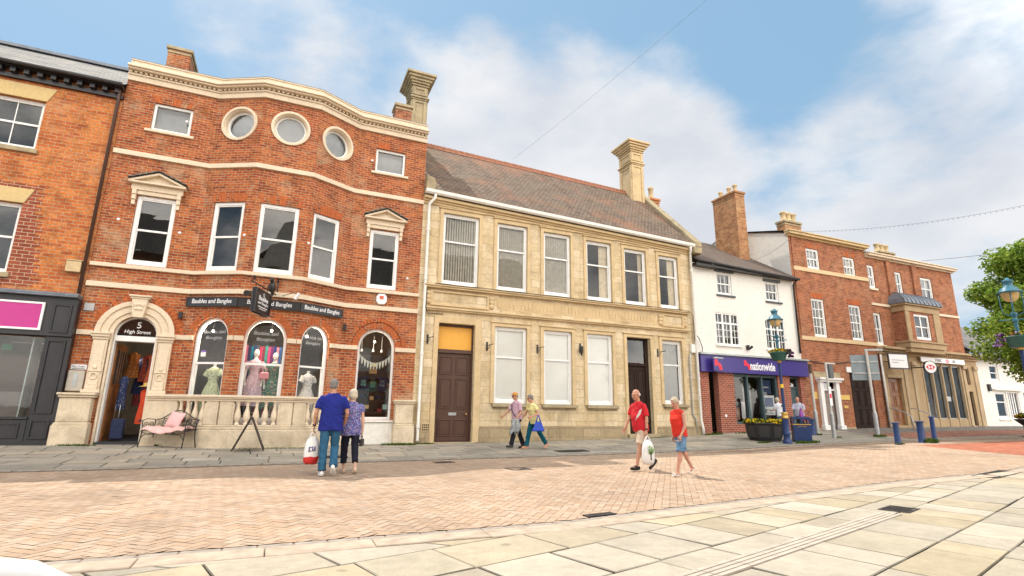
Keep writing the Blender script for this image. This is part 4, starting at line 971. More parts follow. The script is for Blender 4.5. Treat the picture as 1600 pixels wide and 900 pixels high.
# windows
bl = [('louvre', .030), ('louvre', .036), ('louvre', .024), ('curtain', [(.62, 1.0)]), ('curtain', [(.80, 1.0)]), ('curtain', [(.0, .12), (.62, .98)])]
for (a, b, t), q in zip(UP, bl): window(SB, FS, a-S0+.004, b-S0-.004, 5.57, t-.004, inset=.06, rail=7.16+sag(a)*.7, fw=.075, blind=q, gl=SHOPGL)
for a, b in GD: window(SB, FS, a-S0+.004, b-S0-.004, 1.464, 4.184, inset=.05, rail=3.09, fw=.08, blind=('film',), gl=SHOPGL)
window(SB, FS, 14.384-S0, 15.416-S0, 1.564, 4.154, inset=.09, rail=3.16, fw=.08, blind=('curtain', [(0, 1)], plain('grey_blind', (.30, .31, .29), .8)))
room(SB, FS, .2, 12.0, [.1, 4.8, 8.6], 4.5, back=.5)
def panel_door(par, fr, s0, s1, z0, z1, d, mat, panels, knob=None, name='door', letter=None, midrail=None):
    m = MB(); m.fbox(fr, s0, s1, z0, z1, d-.05, d)
    for a, b, c, e in panels:
        m.ring(fr, [(a, c), (b, c), (b, e), (a, e)], [(a+.03, c+.03), (b-.03, c+.03), (b-.03, e-.03), (a+.03, e-.03)], d, d+.022)
        m.prism(fr, [(a+.07, c+.07), (b-.07, c+.07), (b-.07, e-.07), (a+.07, e-.07)], d, d+.014)
    o = m.build(name, mat, par, bevel=.008)
    if knob: q = MB(); q.cyl(fr.P(knob[0], knob[1], d), fr.P(knob[0], knob[1], d+.05), .018); q.ell(fr.P(knob[0], knob[1], d+.07), .035); q.build('door_knob', BRASS, o)
    if letter: q = MB(); q.fbox(fr, letter[0]-.14, letter[0]+.14, letter[1]-.05, letter[1]+.05, d, d+.02); q.build('letter_plate', GREYM, o, bevel=.006)
    return o
s0, s1 = 4.88-S0, 6.10-S0; c = (s0+s1)/2
m = MB(); m.ring(FS, [(.765, .17), (2.095, .17), (2.095, 4.155), (.765, 4.155)], [(s0, .20), (s1, .20), (s1, 4.07), (s0, 4.07)], -.27, -.15); m.fbox(FS, s0, s1, 3.14, 3.27, -.26, -.13); m.build('door_frame', BROWND, SB, bevel=.008)
m = MB(); m.fbox(FS, s0, s1, 3.273, 4.07, -.23, -.20); m.build('fanlight_panel', YELPANEL, SB)
panel_door(SB, FS, s0+.003, s1-.003, .20, 3.137, -.20, BROWND, [(s0+.10, c-.06, 2.40, 3.02), (c+.06, s1-.10, 2.40, 3.02), (s0+.10, c-.06, 1.25, 2.27), (c+.06, s1-.10, 1.25, 2.27), (s0+.10, c-.06, .34, .90), (c+.06, s1-.10, .34, .90)], (s1-.13, 1.08), letter=(c, 1.08))
s0, s1 = 12.68-S0, 13.62-S0; c = (s0+s1)/2
m = MB(); m.ring(FS, [(8.565, .40), (9.715, .40), (9.715, 4.177), (8.565, 4.177)], [(s0, .44), (s1, .44), (s1, 4.10), (s0, 4.10)], -.27, -.14); m.fbox(FS, s0, s1, 3.05, 3.17, -.26, -.13); m.build('door_frame', DARKD, SB, bevel=.008)
m = MB(); m.quad(FS.P(s0, 3.17, -.2), FS.P(s1, 3.17, -.2), FS.P(s1, 4.1, -.2), FS.P(s0, 4.1, -.2)); m.build('fanlight', GLASS, SB)
panel_door(SB, FS, s0+.003, s1-.003, .44, 3.047, -.20, DARKD, [(s0+.09, c-.05, 1.95, 2.92), (c+.05, s1-.09, 1.95, 2.92), (s0+.09, c-.05, 1.20, 1.82), (c+.05, s1-.09, 1.20, 1.82), (s0+.09, c-.05, .56, 1.05), (c+.05, s1-.09, .56, 1.05)])
m = MB(); m.fbox(FS, 8.45, 9.95, -.1, .40, -.2, .16); m.build('doorstep', STAINED, SB, bevel=.015)
m = MB(); m.fbox(FS, .62, 2.2, -.1, .165, -.3, .10); m.build('doorstep', STAINED, SB, bevel=.015)
m = MB(); m.fbox(FS, .30, .60, .52, .78, .07, .085)
for i in range(4):
    for j in range(3): m.fbox(FS, .33+.065*i, .375+.065*i, .55+.075*j, .60+.075*j, .085, .09, 1)
m.build('air_brick', [STRIM, DARKJ], SB)
# wall brackets (old lamp arms) – each a part
for x, z in ((4.45, 3.56), (6.62, 3.44), (8.62, 3.46), (14.15, 3.62)):
    m = MB(); q = x-S0; m.fbox(FS, q-.03, q+.03, z-.16, z+.16, .0, .03); m.tube([FS.P(q, z+.03, .03), FS.P(q+.05, z+.04, .18), FS.P(q+.10, z+.05, .34)], .012, 6); m.tube([FS.P(q, z-.10, .03), FS.P(q+.03, z-.06, .12), FS.P(q+.05, z+.03, .18)], .010, 6); m.ell(FS.P(q+.10, z+.05, .35), .02, nu=8, nv=6); m.build('wall_bracket', BLACKM, SB)
m = MB(); q = 10.45-S0; m.fbox(FS, q-.03, q+.03, 3.42, 3.78, 0, .04); m.lathe(FS.P(q, 3.30, .12), [(.02, 0), (.05, .12), (.075, .30), (.06, .36), (.02, .38)], 8); m.build('wall_lantern', BLACKM, SB)
# ------------------------------------------------------------------ left neighbour: orange brick over a black shopfront
LB = thing('corner_shop', 'orange brick building at the left edge with slate roof and black shopfront', 'shop building', (-8, Y0, .2), world=True)
FL = Fr((-13.0, Y0), (-5.16, Y0)); L0 = -13.0
LW = [(-8.75, -6.90, 8.08, 9.56), (-8.55, -6.88, 4.56, 6.50), (-12.2, -10.6, 8.08, 9.56), (-12.2, -10.6, 4.56, 6.50)]
m = MB(); m.wall(FL, [(0, -.3), (FL.L, -.3), (FL.L, 10.36), (0, 10.36)], [outline(a-L0, b-L0, c, d) for a, b, c, d in LW]+[outline(-11.4-L0, -5.72-L0, .84, 2.95)], .24)
m.quad((L0, 25, -.3), (L0, Y0, -.3), (L0, Y0, 10.3), (L0, 25, 10.3)); m.quad((-5.16, Y0, -.3), (-5.16, 25, -.3), (-5.16, 25, 10.9), (-5.16, Y0, 10.36))
m.build('wall', ORANGE, LB)
m = MB()           # darker rebuilt brickwork round the lower window
x0, x1 = -9.2-L0, -6.25-L0; a, b = -8.55-L0, -6.88-L0
rr = random.Random(2); ed = []
for i in range(28): ed.append((x1+(.07 if i % 2 else -.06)+rr.uniform(-.03, .03)-.012*i, 4.25+i*.1)); ed.append((ed[-1][0], 4.25+(i+1)*.1))
pol = [(x0, 4.25)]+ed+[(x0, 7.05)]
m.wall(FL, pol, [outline(a, b, 4.56, 6.50)], .0)
o = m.build('repaired_brickwork', DARKRED, LB); o.location = (0, -.006, 0)
for (a, b, c, d) in LW:
    m = MB(); top = d+.42; a_, b_ = a-L0, b-L0
    m.prism(FL, [(a_-.02, d+.004), (b_+.03, d+.004), (b_+.20, top), (a_-.20, top)], -.05, .035)
    m.build('lintel', MT['ochre_lintel_stone'] if 'ochre_lintel_stone' in MT else carved('ochre_lintel_stone', (.62, .46, .22), (.5, .4, .25), .4), LB, bevel=.008)
for i, (a, b, c, d) in enumerate(LW): window(LB, FL, a-L0+.004, b-L0-.004, c+.004, d-.004, inset=.10, rail=(c+d)/2+.03, cols=3, rows=(1, 1), fw=.06, sill=(.08, .13, .08, STAINED))
m = MB()
m.add([(-13.2, 17.15, 10.42), (-5.12, 17.15, 10.42), (-5.12, 20.6, 12.78), (-13.2, 20.6, 12.78), (-13.2, 24.8, 10), (-5.12, 24.8, 10)], [(0, 1, 2, 3), (3, 2, 5, 4)]); m.build('roof', SLATE, LB)
m = MB(); m.box(-13.2, -5.12, 20.45, 20.75, 12.76, 12.86); m.build('ridge', LEAD, LB)
m = MB(); m.fbox(FL, 0, FL.L, 10.08, 10.2, -.02, .10)
for i in range(26): m.fbox(FL, .15+i*.3, .27+i*.3, 10.2, 10.34, -.02, .22)
m.fbox(FL, 0, FL.L, 10.343, 10.41, .0, .30); m.build('eaves_board', BLACKP, LB)
m = MB(); V = FL.P; m.tube([FL.P(0, 10.42, .36), FL.P(FL.L, 10.40, .36)], .06, 8); m.build('gutter', BLACKM, LB)
m = MB(); m.tube([FL.P(FL.L-.08, 10.3, .2), FL.P(FL.L-.10, 10.0, .08), FL.P(FL.L-.09, 4.15, .08)], .045, 8); m.build('downpipe', BROWND, LB)
m = MB(); m.box(-5.64, -5.31, 17.36, 17.5, 4.73, 5.03); m.box(-5.66, -5.29, 17.34, 17.5, 5.033, 5.06); m.build('vent_box', STRIM, LB, bevel=.008)
m = MB(); m.fbox(FL, .0, FL.L, 3.98, 4.02, .0, .42); m.prism(FL, [(0, 4.023), (FL.L, 4.023), (FL.L, 4.09), (0, 4.09)], .0, .38); m.build('fascia_flashing', LEAD, LB, bevel=.01)
m = MB(); x1 = FL.L
m.fbox(FL, 0, x1-.0, 2.95, 3.975, .0, .26)
m.fbox(FL, -5.72-L0, x1, .1, 2.947, .0, .20); m.fbox(FL, -5.72-L0, x1-.02, .1, .30, .2, .26)
for a, b, c, d in ((-5.66, -5.26, 3.04, 3.80), (-5.66, -5.26, .98, 2.86), (-5.66, -5.26, .36, .84)): m.ring(FL, [(a-L0, c), (b-L0, c), (b-L0, d), (a-L0, d)], [(a-L0+.05, c+.05), (b-L0-.05, c+.05), (b-L0-.05, d-.05), (a-L0+.05, d-.05)], .2 if c < 2.9 else .26, .235 if c < 2.9 else .29)
m.fbox(FL, 0, -5.723-L0, .1, .84, .0, .20); m.ring(FL, [(-7.6-L0, .38), (-5.85-L0, .38), (-5.85-L0, .76), (-7.6-L0, .76)], [(-7.55-L0, .43), (-5.9-L0, .43), (-5.9-L0, .71), (-7.55-L0, .71)], .2, .225)
m.fbox(FL, 0, -5.72-L0, .843, .90, .0, .24); m.build('shopfront', BLACKP, LB, bevel=.008)
m = MB(); m.quad(*[FL.P(x-L0, z, .04) for x, z in outline(-11.4, -5.72, .88, 2.95)]); sg = m.build('shop_window', SHOPGL, LB)
m = MB(); m.fbox(FL, -8.4-L0, -5.98-L0, .90, 1.52, -.32, -.30); m.fbox(FL, -6.02-L0, -5.99-L0, .9, 2.9, -.5, .0, 1); m.build('window_backing', [plain('grey_desk_panel', (.22, .20, .185), .7), plain('frosted_strip', (.45, .55, .52), .6)], sg)
m = MB(); m.fbox(FL, -6.95-L0, -6.72-L0, 2.62, 2.80, -.9, -.87); m.build('exit_sign', plain('exit_green', (.02, .30, .12), .5), sg); m = MB(); m.fbox(FL, -6.9-L0, -6.05-L0, 2.86, 2.89, -1.3, -1.24); m.build('strip_light', SIGNW, sg)
m = MB(); m.fbox(FL, -7.6-L0, -6.6-L0, .2, 2.6, -2.6, -2.55); m.fbox(FL, -6.45-L0, -6.25-L0, .2, 2.7, -1.9, -1.8); m.build('display_stand', plain('shelf_brown', (.20, .13, .09), .8), sg)
m = MB(); m.fbox(FL, -6.90-L0, -6.36-L0, .66, .73, .226, .236); m.build('notice_strip', SIGNW, sg)
room(LB, FL, .2, 7.6, [.1, 4.0, 7.4, 10.0], 4.2, back=.5)
t = thing('shop_sign', 'magenta sign panel in a white frame on the black shopfront at far left', 'shop sign', (-7.5, 17.2, 3.1), world=True)
m = MB(); m.fbox(FL, -9.6-L0, -5.88-L0, 3.13, 3.76, .262, .30); m.build('panel', MAGENTA, t)
m = MB(); m.ring(FL, [(-9.65-L0, 3.08), (-5.83-L0, 3.08), (-5.83-L0, 3.81), (-9.65-L0, 3.81)], [(-9.6-L0, 3.13), (-5.88-L0, 3.13), (-5.88-L0, 3.76), (-9.6-L0, 3.76)], .262, .315); m.build('frame', SIGNW, t)

# ------------------------------------------------------------------ white rendered building with the building society below
NB = thing('white_building', 'white rendered building with brown tiled roof over a purple blue shop fascia', 'building', (19.5, Y0, .4), world=True)
FN = Fr((16.30, Y0), (22.62, Y0)); N0 = 16.30
NU = [(17.68, 18.56, 6.46, 7.52), (20.70, 21.55, 6.44, 7.40)]; NLW = [(17.40, 18.80, 4.18, 5.62), (20.43, 21.72, 4.15, 5.56)]
m = MB(); m.wall(FN, [(0, 3.4), (FN.L, 3.4), (FN.L, 7.62), (0, 7.80)], [outline(a-N0, b-N0, c, d) for a, b, c, d in NU+NLW], .14)
m.quad((N0, 25, 0), (N0, Y0, 0), (N0, Y0, 7.8), (N0, 25, 7.8))
m.build('wall', PAINTW, NB)
m = MB(); m.add([(16.28, 17.2, 7.86), (22.6, 17.2, 7.70), (22.6, 21.6, 10.55), (16.28, 21.6, 10.7), (16.28, 25, 8), (22.6, 25, 8)], [(0, 1, 2, 3), (3, 2, 5, 4)]); m.build('roof', PANTILE, NB)
m = MB(); m.tube([FN.P(0, 7.80, .36), FN.P(FN.L, 7.62, .36)], .06, 8); m.fbox(FN, 0, FN.L, 7.60, 7.72, .0, .30); m.tube([FN.P(FN.L-.06, 7.62, .34), FN.P(FN.L-.12, 7.4, .1), FN.P(FN.L-.14, 4.05, .09)], .045, 8); m.build('gutter', BLACKM, NB)
SGP = plain('slate_grey_paint', (.10, .11, .12), .7)
for a, b, c, d in NU:
    m = MB(); m.fbox(FN, a-N0-.12, b-N0+.14, d+.0, d+.12, -.02, .06); m.build('window_head', SGP, NB, bevel=.006); m = MB(); m.fbox(FN, a-N0-.08, b-N0+.14, c-.08, c-.003, -.1, .07); m.build('window_ledge', SGP, NB, bevel=.006)
for a, b, c, d in NU: window(NB, FN, a-N0+.004, b-N0-.004, c+.004, d-.004, inset=.05, rail=(c+d)/2, cols=3, rows=(1, 1), fw=.06, blind=('curtain', [(0, .3), (.7, 1)], NET), bars=.03)
for a, b, c, d in NLW:
    a, b = a-N0, b-N0; mm = MB(); e = .05; mm.ring(FN, outline(a, b, c, d), outline(a+.06, b-.06, c+.07, d-.06), -.13, -.02)
    for i in (1, 2): x = a+(b-a)*i/3; mm.fbox(FN, x-.045, x+.045, c+.07, d-.06, -.12, -.03)
    mm.fbox(FN, a+.06, b-.06, d-.50, d-.42, -.115, -.035)
    for i in range(3):
        x = a+(b-a)*(i+.5)/3; mm.fbox(FN, x-.014, x+.014, c+.07, d-.06, -.10, -.06)
    for z in (c+.38, c+.68): mm.fbox(FN, a+.06, b-.06, z-.012, z+.012, -.098, -.062)
    w = mm.build('window', WHITE, NB); g = MB(); g.quad(*[FN.P(x, z, -.08) for x, z in outline(a+.05, b-.05, c+.05, d-.05)]); g.build('pane', GLASS, w)
    g = MB(); g.fbox(FN, a-.06, b+.08, c-.07, c-.003, -.1, .07); g.build('sill', PAINTW, w)
# shopfront: brick piers, dark joinery, glass
m = MB()
for a, b in ((.02, .50), (1.02, 1.92), (4.60, 5.38), (6.06, 6.32)): m.fbox(FN, a, b, -.2, 2.95, -.30, .0)
m.fbox(FN, 1.923, 4.597, -.2, .80, -.25, -.03); m.build('brick_pier', SHOPBRICK, NB, bevel=.006)
m = MB()
for x in (1.96, 2.78, 3.67, 4.56): m.fbox(FN, x-.05, x+.05, .80, 2.94, -.26, -.06)
m.fbox(FN, 1.91, 4.6, .803, .88, -.27, -.01); m.fbox(FN, 1.91, 4.6, 2.82, 2.94, -.26, -.08); m.build('shopfront_joinery', GREENGREY, NB, bevel=.006)
m = MB(); m.quad(*[FN.P(x, z, -.16) for x, z in outline(1.96, 4.56, .85, 2.9)]); m.build('shop_window', SHOPGL, NB)
m = MB(); m.fbox(FN, 5.383, 6.057, .46, 2.94, -.28, -.2); m.ring(FN, outline(5.383, 6.057, .46, 2.94), outline(5.46, 5.98, .52, 2.86), -.2, -.15); m.fbox(FN, 5.46, 5.98, 2.40, 2.48, -.2, -.16); dd = m.build('door', GREENGREY, NB, bevel=.006)
m = MB(); m.fbox(FN, 5.62, 5.82, 1.62, 1.68, -.2, -.19); m.build('letter_plate', GREYM, dd); m = MB(); m.fbox(FN, 5.47, 5.97, 2.49, 2.84, -.2, -.195); m.build('pane', DARKGL, dd)
m = MB(); m.fbox(FN, .503, 1.017, .42, 2.94, -.75, -.70); m.ring(FN, outline(.55, .97, .60, 2.80), outline(.60, .92, .66, 2.74), -.70, -.67); do = m.build('entrance_door', DARKIN, NB)
m = MB(); m.fbox(FN, .64, .86, 1.75, 2.1, -.67, -.66); m.fbox(FN, .64, .88, .98, 1.35, -.67, -.66); m.fbox(FN, .66, .84, .75, .88, -.67, -.66); m.build('notice', SIGNW, do)
m = MB(); m.lathe((0, 0, 0), [(.06, 0), (.06, .01)], 14, M=Matrix.Rotation(R(90), 4, 'X')); m.v = [tuple(Vector(FN.P(1.30, 1.13, .012))+Vector(v)) for v in m.v]; m.build('round_notice', SIGNW, NB)
room(NB, Fr((16.4, Y0), (22.5, Y0)), .1, 6.0, [.35, 3.4, 5.9, 7.6], 4.0, back=.55)
m = MB(); m.fbox(FN, 3.72, 4.42, 1.18, 2.05, -.22, -.13); m.fbox(FN, 3.78, 4.36, 2.12, 2.75, -.30, -.2, 1); m.fbox(FN, 3.82, 4.32, 1.55, 1.95, -.13, -.125, 1); m.fbox(FN, 3.80, 4.34, 1.28, 1.45, -.13, -.06); m.fbox(FN, 3.84, 4.20, 2.38, 2.44, -.2, -.195)
m.build('cash_machine', [GREYM, plain('screen_blue', (.03, .05, .12), .2)], NB, bevel=.008)
m = MB()
for i, (x, z0, z1, c) in enumerate(((2.05, 1.0, 1.7, 0), (2.25, 1.3, 2.3, 1), (2.5, .95, 1.5, 2), (2.9, 1.0, 1.75, 0), (3.1, 1.0, 2.6, 3))): m.fbox(FN, x, x+(.22 if c != 3 else .5), z0, z1, -.5-.05*i, -.48-.05*i, c)
m.build('window_display', [SIGNW, SIGNRED, plain('poster_skin', (.5, .3, .2), .6), plain('pale_screen', (.45, .52, .48), .6)], NB)
m = MB(); m.fbox(FN, 2.82, 2.94, 4.02, 4.24, .0, .10); m.lathe(FN.P(2.86, 4.10, .22), [(.05, -.08), (.055, .10), (.03, .12)], 10, M=Matrix.Rotation(R(60), 3, 'X')); m.build('security_camera', BLACKM, NB)
t = thing('fascia_sign', 'long purple blue fascia reading nationwide in bold white letters with red emblem', 'shop sign', (19.6, 17.4, 2.95), world=True)
m = MB(); m.fbox(FN, -.02, 6.50, 2.95, 3.68, .02, .16); m.build('board', NAVY, t, bevel=.008); m = MB(); m.fbox(FN, -.05, 6.53, 3.684, 3.76, .0, .24); m.build('hood', GREYM, t)
text(t, 'nationwide', FN, 3.56, 3.305, 1.52, .165, SIGNW, bold=.022, height=.37)
def house_logo(par, cx, cz, k, d, back=None):
    m = MB(); p = lambda pts: [(cx+x*k, cz+z*k) for x, z in pts]
    m.prism(FN, p([(-.5, -.1), (-.05, -.1), (-.02, .25), (-.12, .5), (-.32, .62), (-.5, .5)]), d, d+.008)
    m.prism(FN, p([(-.05, .12), (.18, .2), (.42, -.05), (.5, -.35), (.5, -.55), (.12, -.55), (.1, -.3), (-.02, -.12)]), d, d+.008)
    m.build('emblem', SIGNRED, par)
house_logo(t, 2.62, 3.33, .36, .16)
t = thing('projecting_sign', 'small square purple sign with red emblem projecting at the left end of the fascia', 'shop sign', (17, 17.2, 2.9), world=True)
m = MB(); m.fbox(FN, .42, .95, 2.98, 3.50, .34, .42); m.build('panel', NAVY, t, bevel=.006); m = MB(); m.tube([FN.P(.68, 3.56, .02), FN.P(.68, 3.56, .40)], .02, 6); m.fbox(FN, .45, .98, 3.505, 3.55, .33, .43); m.build('bracket', GREYM, t)
house_logo(t, .68, 3.24, .40, .42)

# ------------------------------------------------------------------ tall Georgian brick house
GB = thing('georgian_house', 'three storey brown brick Georgian house with cream cornice and a small white door', 'house', (25.5, Y0, .5), world=True)
FG = Fr((22.62, Y0), (28.42, Y0)); G0 = 22.62
GW = [(23.82, 24.74, 8.43, 9.50), (26.60, 27.50, 8.36, 9.40), (23.76, 24.68, 4.95, 6.88), (26.55, 27.45, 4.96, 6.81)]
m = MB(); m.wall(FG, [(0, -.3), (FG.L, -.3), (FG.L, 10.0), (0, 10.0)], [outline(a-G0, b-G0, c, d) for a, b, c, d in GW]+[outline(23.70-G0, 24.72-G0, .5, 2.83), outline(25.90-G0, 27.72-G0, .58, 3.30)], .16)
m.quad((28.42, Y0, -.3), (28.42, 25, -.3), (28.42, 25, 10.2), (28.42, Y0, 10.2)); m.quad((28.42, 25, -.3), (G0, 25, -.3), (G0, 25, 10.2), (28.42, 25, 10.2))
m.fbox(FG, .16, .55, 4.92, 9.98, .0, .04)
m.build('wall', BROWN, GB)
m = MB(); m.add([(G0, 25, 6), (G0, Y0+.002, 6), (G0, Y0+.002, 10.1), (G0, 19.6, 10.75), (G0, 21.2, 11.35), (G0, 25, 10.1)], [tuple(range(6))]); m.add([(G0-.06, 17.4, 10.12), (G0-.06, 19.6, 10.78), (G0-.06, 21.2, 11.38), (G0-.06, 25, 10.15), (G0+.2, 17.4, 10.12), (G0+.2, 19.6, 10.78), (G0+.2, 21.2, 11.38), (G0+.2, 25, 10.15)], [(0, 4, 5, 1), (1, 5, 6, 2), (2, 6, 7, 3)]); m.build('rendered_gable', PAINTW, GB)
m = MB()
m.fbox(FG, -.10, FG.L+.05, 9.96, 10.04, -.02, .10); m.fbox(FG, -.16, FG.L+.1, 10.043, 10.16, -.05, .26); m.fbox(FG, -.20, FG.L+.14, 10.163, 10.22, -.05, .32); m.build('cornice', carved('yellow_cream_paint', (.66, .50, .28), (.4, .32, .2), .4), GB, bevel=.008)
YB = carved('yellow_cream_band', (.66, .50, .30), (.45, .35, .22), .4)
for za, zb in ((8.22, 8.42), (4.74, 4.93)): m = MB(); m.fbox(FG, .15, FG.L, za, zb, -.02, .06); m.build('string_course', YB, GB, bevel=.006)
m = MB(); m.add([(G0, 17.3, 10.22), (28.4, 17.3, 10.22), (28.4, 21.2, 11.3), (G0, 21.2, 11.3), (G0, 25, 10.1), (28.4, 25, 10.1)], [(0, 1, 2, 3), (3, 2, 5, 4)]); m.build('roof', SLATE, GB)
ch = chimney_stack(GB, 24.05, 25.30, 18.7, 19.2, 10.3, 11.35, CHIMB); pots(ch, [(24.3, 18.95, 11.46), (24.68, 18.95, 11.46), (25.06, 18.95, 11.46)], STRIM, .55, .17)
ch = chimney_stack(NB, 21.15, 21.80, 19.2, 20.78, 9.0, 12.7, CHIMB, CHIMB); pots(ch, [(21.45, 19.45, 12.82), (21.45, 19.85, 12.82), (21.5, 20.5, 12.82)], STRIM, .45, .13)
ch = chimney_stack(NB, 17.55, 18.1, 21.6, 22.1, 10.2, 12.55, CHIMB, plain('orange_pot_brick', (.5, .2, .08), .8)); pots(ch, [(17.75, 21.85, 12.67)], STRIM, .7, .16)
for a, b, c, d in GW: m = MB(); flat_arch(m, FG, a-G0, b-G0, d+.004, .28, 9, rise=.0); m.build('brick_lintel', [RUBBED, BROWN], GB)
for i, (a, b, c, d) in enumerate(GW): window(GB, FG, a-G0+.004, b-G0-.004, c+.004, d-.004, inset=.04, rail=(c+d)/2, cols=3, rows=(1, 1) if i < 2 else (2, 2), fw=.07, bars=.035, blind=('curtain', [(0, 1)], NET) if i in (0,) else ('curtain', [(0, .3), (.7, 1)]))
room(GB, FG, .2, 5.6, [.35, 4.6, 7.6, 9.9], 4.0, back=.4)
m = MB()
for x in (23.62, 24.74): m.fbox(FG, x-G0-.10, x-G0+.14, .5, 2.75, -.02, .14); m.fbox(FG, x-G0-.16, x-G0+.20, .45, .75, -.02, .20)
m.fbox(FG, .84, 2.38, 2.753, 2.86, -.02, .20); m.fbox(FG, .78, 2.44, 2.863, 2.96, -.02, .28); m.fbox(FG, 1.1, 2.08, 2.36, 2.44, -.1, .02); m.build('door_surround', WHITE, GB, bevel=.008)
m = MB(); m.fbox(FG, 1.09, 2.1, .5, 2.36, -.15, -.09); m.build('door', plain('mushroom_paint', (.24, .19, .165), .5), GB); m = MB(); m.fbox(FG, 1.09, 2.1, 2.44, 2.82, -.14, -.10); m.build('fanlight', DARKGL, GB)
m = MB(); m.fbox(FG, .70, 2.6, 2.99, 3.25, .0, .02); m.build('stone_panel', STAINED, GB)
s0, s1 = 25.92-G0, 27.70-G0; c_ = (s0+s1)/2; cw = (s1-s0)
panel_door(GB, FG, s0, s1, .58, 3.29, -.12, DARKD, [(s0+.12+i*cw*.3, s0+.12+(i+1)*cw*.3-.08, a, b) for i in range(3) for a, b in ((.75, 1.55), (1.65, 2.45), (2.55, 3.15))], name='carriage_door')
m = MB(); m.fbox(FG, 25.70-G0, 27.9-G0, 3.30, 3.56, -.02, .05); m.build('white_lintel', WHITE, GB)
for a, b, c, d in ((2.40, 3.08, 1.95, 2.18), (2.60, 2.88, 1.55, 1.68), (.40, .82, 1.95, 2.28)): m = MB(); m.fbox(FG, a, b, c, d, .0, .02); m.build('brass_plate', BRASS, GB)
for a, b, c in ((.14, .95, .62), (2.25, 3.25, .66)): m = MB(); m.fbox(FG, a, b, -.2, c, .0, .05); m.build('stone_base', STAINED, GB, bevel=.01)
m = MB(); m.tube([FG.P(0.4+.3*i, 3.75-.10*math.sin(i*.4), .03) for i in range(18)], .02, 5); m.build('cable', BLACKP, GB)

# ------------------------------------------------------------------ bank: brick above a stone banking hall
BB = thing('bank_building', 'brown brick building with lead roofed oriel above a stone bank front', 'bank', (32.5, Y0, .6), world=True)
FB = Fr((28.42, Y0), (36.3, Y0)); B0 = 28.42
BW = [(28.50, 29.05, 7.90, 9.20), (30.83, 31.41, 7.72, 9.08), (33.12, 34.2, 7.71, 9.02), (28.45, 29.05, 4.84, 6.55), (33.62, 34.22, 4.84, 6.50)]
m = MB(); m.wall(FB, [(0, 4.0), (FB.L, 4.0), (FB.L, 9.65), (0, 9.65)], [outline(a-B0, b-B0, c, d) for a, b, c, d in BW], .16)
m.fbox(FB, 1.62, 1.98, 7.0, 9.62, .0, .10); m.fbox(FB, 3.9, 4.3, 7.9, 9.62, .0, .10)
m.quad((36.3, Y0, 0), (36.3, 25, 0), (36.3, 25, 9.8), (36.3, Y0, 9.8)); m.quad((36.3, 25, 0), (B0, 25, 0), (B0, 25, 9.8), (36.3, 25, 9.8)); m.build('wall', BROWN, BB)
m = MB(); m.fbox(FB, 0, FB.L+.1, 9.60, 9.68, -.02, .10); m.fbox(FB, 0, FB.L+.16, 9.683, 9.80, -.05, .26); m.fbox(FB, 0, FB.L+.2, 9.803, 9.86, -.05, .32)
m.fbox(FB, .0, 1.7, 6.95, 7.08, -.02, .06); m.fbox(FB, 5.75, FB.L, 6.85, 6.98, -.02, .06); m.build('cornice', CREAM, BB, bevel=.006)
m = MB(); m.add([(B0, 17.3, 9.87), (36.4, 17.3, 9.87), (36.4, 21.2, 11.0), (B0, 21.2, 11.0), (B0, 25, 9.8), (36.4, 25, 9.8)], [(0, 1, 2, 3), (3, 2, 5, 4)]); m.build('roof', SLATE, BB)
ch = chimney_stack(BB, 33.75, 35.2, 19.8, 20.4, 9.9, 11.25, CHIMB); pots(ch, [(34.0, 20.1, 11.36), (34.45, 20.1, 11.36), (34.9, 20.1, 11.36)], STRIM, .55, .18)
for i, (a, b, c, d) in enumerate(BW): window(BB, FB, a-B0+.004, b-B0-.004, c+.004, d-.004, inset=.05, rail=(c+d)/2, cols=2, rows=(1, 1), fw=.08, bars=.045, sill=(.06, .12, .08, CREAM), blind=('curtain', [(0, 1)], NET))
# oriel bay
OB = [(30.05, Y0), (30.05, 16.85), (33.0, 16.85), (33.0, Y0)]
OF = [Fr(OB[i], OB[i+1]) for i in range(3)]; fo = OF[1]
m = MB(); m.wall(fo, [(0, 4.95), (fo.L, 4.95), (fo.L, 6.7), (0, 6.7)], [outline(.72, 2.05, 5.20, 6.58)], .14); m.wall(OF[0], [(0, 4.95), (.65, 4.95), (.65, 6.7), (0, 6.7)], [], 0); m.wall(OF[2], [(0, 4.95), (.65, 4.95), (.65, 6.7), (0, 6.7)], [], 0); m.build('oriel', BROWN, BB)
m = MB()
for a, b in ((-.04, .30), (2.40, 2.99)): m.fbox(fo, a, b, 5.0, 6.68, -.02, .05)
band(m, OB, 6.68, 7.0, .06, back=.1); band(m, OB, 7.003, 7.10, .16, back=.1); band(m, OB, 4.72, 5.0, .10, back=.3); band(m, OB, 5.003, 5.09, .16, back=.1); band(m, OB, 4.5, 4.717, .02, back=.3); m.build('oriel_stonework', TANSTONE, BB, bevel=.01)
window(BB, fo, .725, 2.045, 5.205, 6.575, inset=.04, rail=5.9, cols=2, fw=.08, bars=.10)
m = MB()
prof = [(16.62, 7.10), (16.70, 7.36), (16.92, 7.60), (17.25, 7.76), (17.5, 7.82)]
for i in range(len(prof)-1):
    (ya, za), (yb, zb) = prof[i], prof[i+1]; ia, ib = (17.5-ya)/.88, (17.5-yb)/.88
    xa0, xb0, xa1, xb1 = 30.35-.50*ia, 30.35-.50*ib, 32.7+.50*ia, 32.7+.5*ib
    m.quad((xa0, ya, za), (xa1, ya, za), (xb1, yb, zb), (xb0, yb, zb)); m.quad((xa0, 17.5, za), (xa0, ya, za), (xb0, yb, zb), (xb0, 17.5, zb)); m.quad((xa1, ya, za), (xa1, 17.5, za), (xb1, 17.5, zb), (xb1, yb, zb))
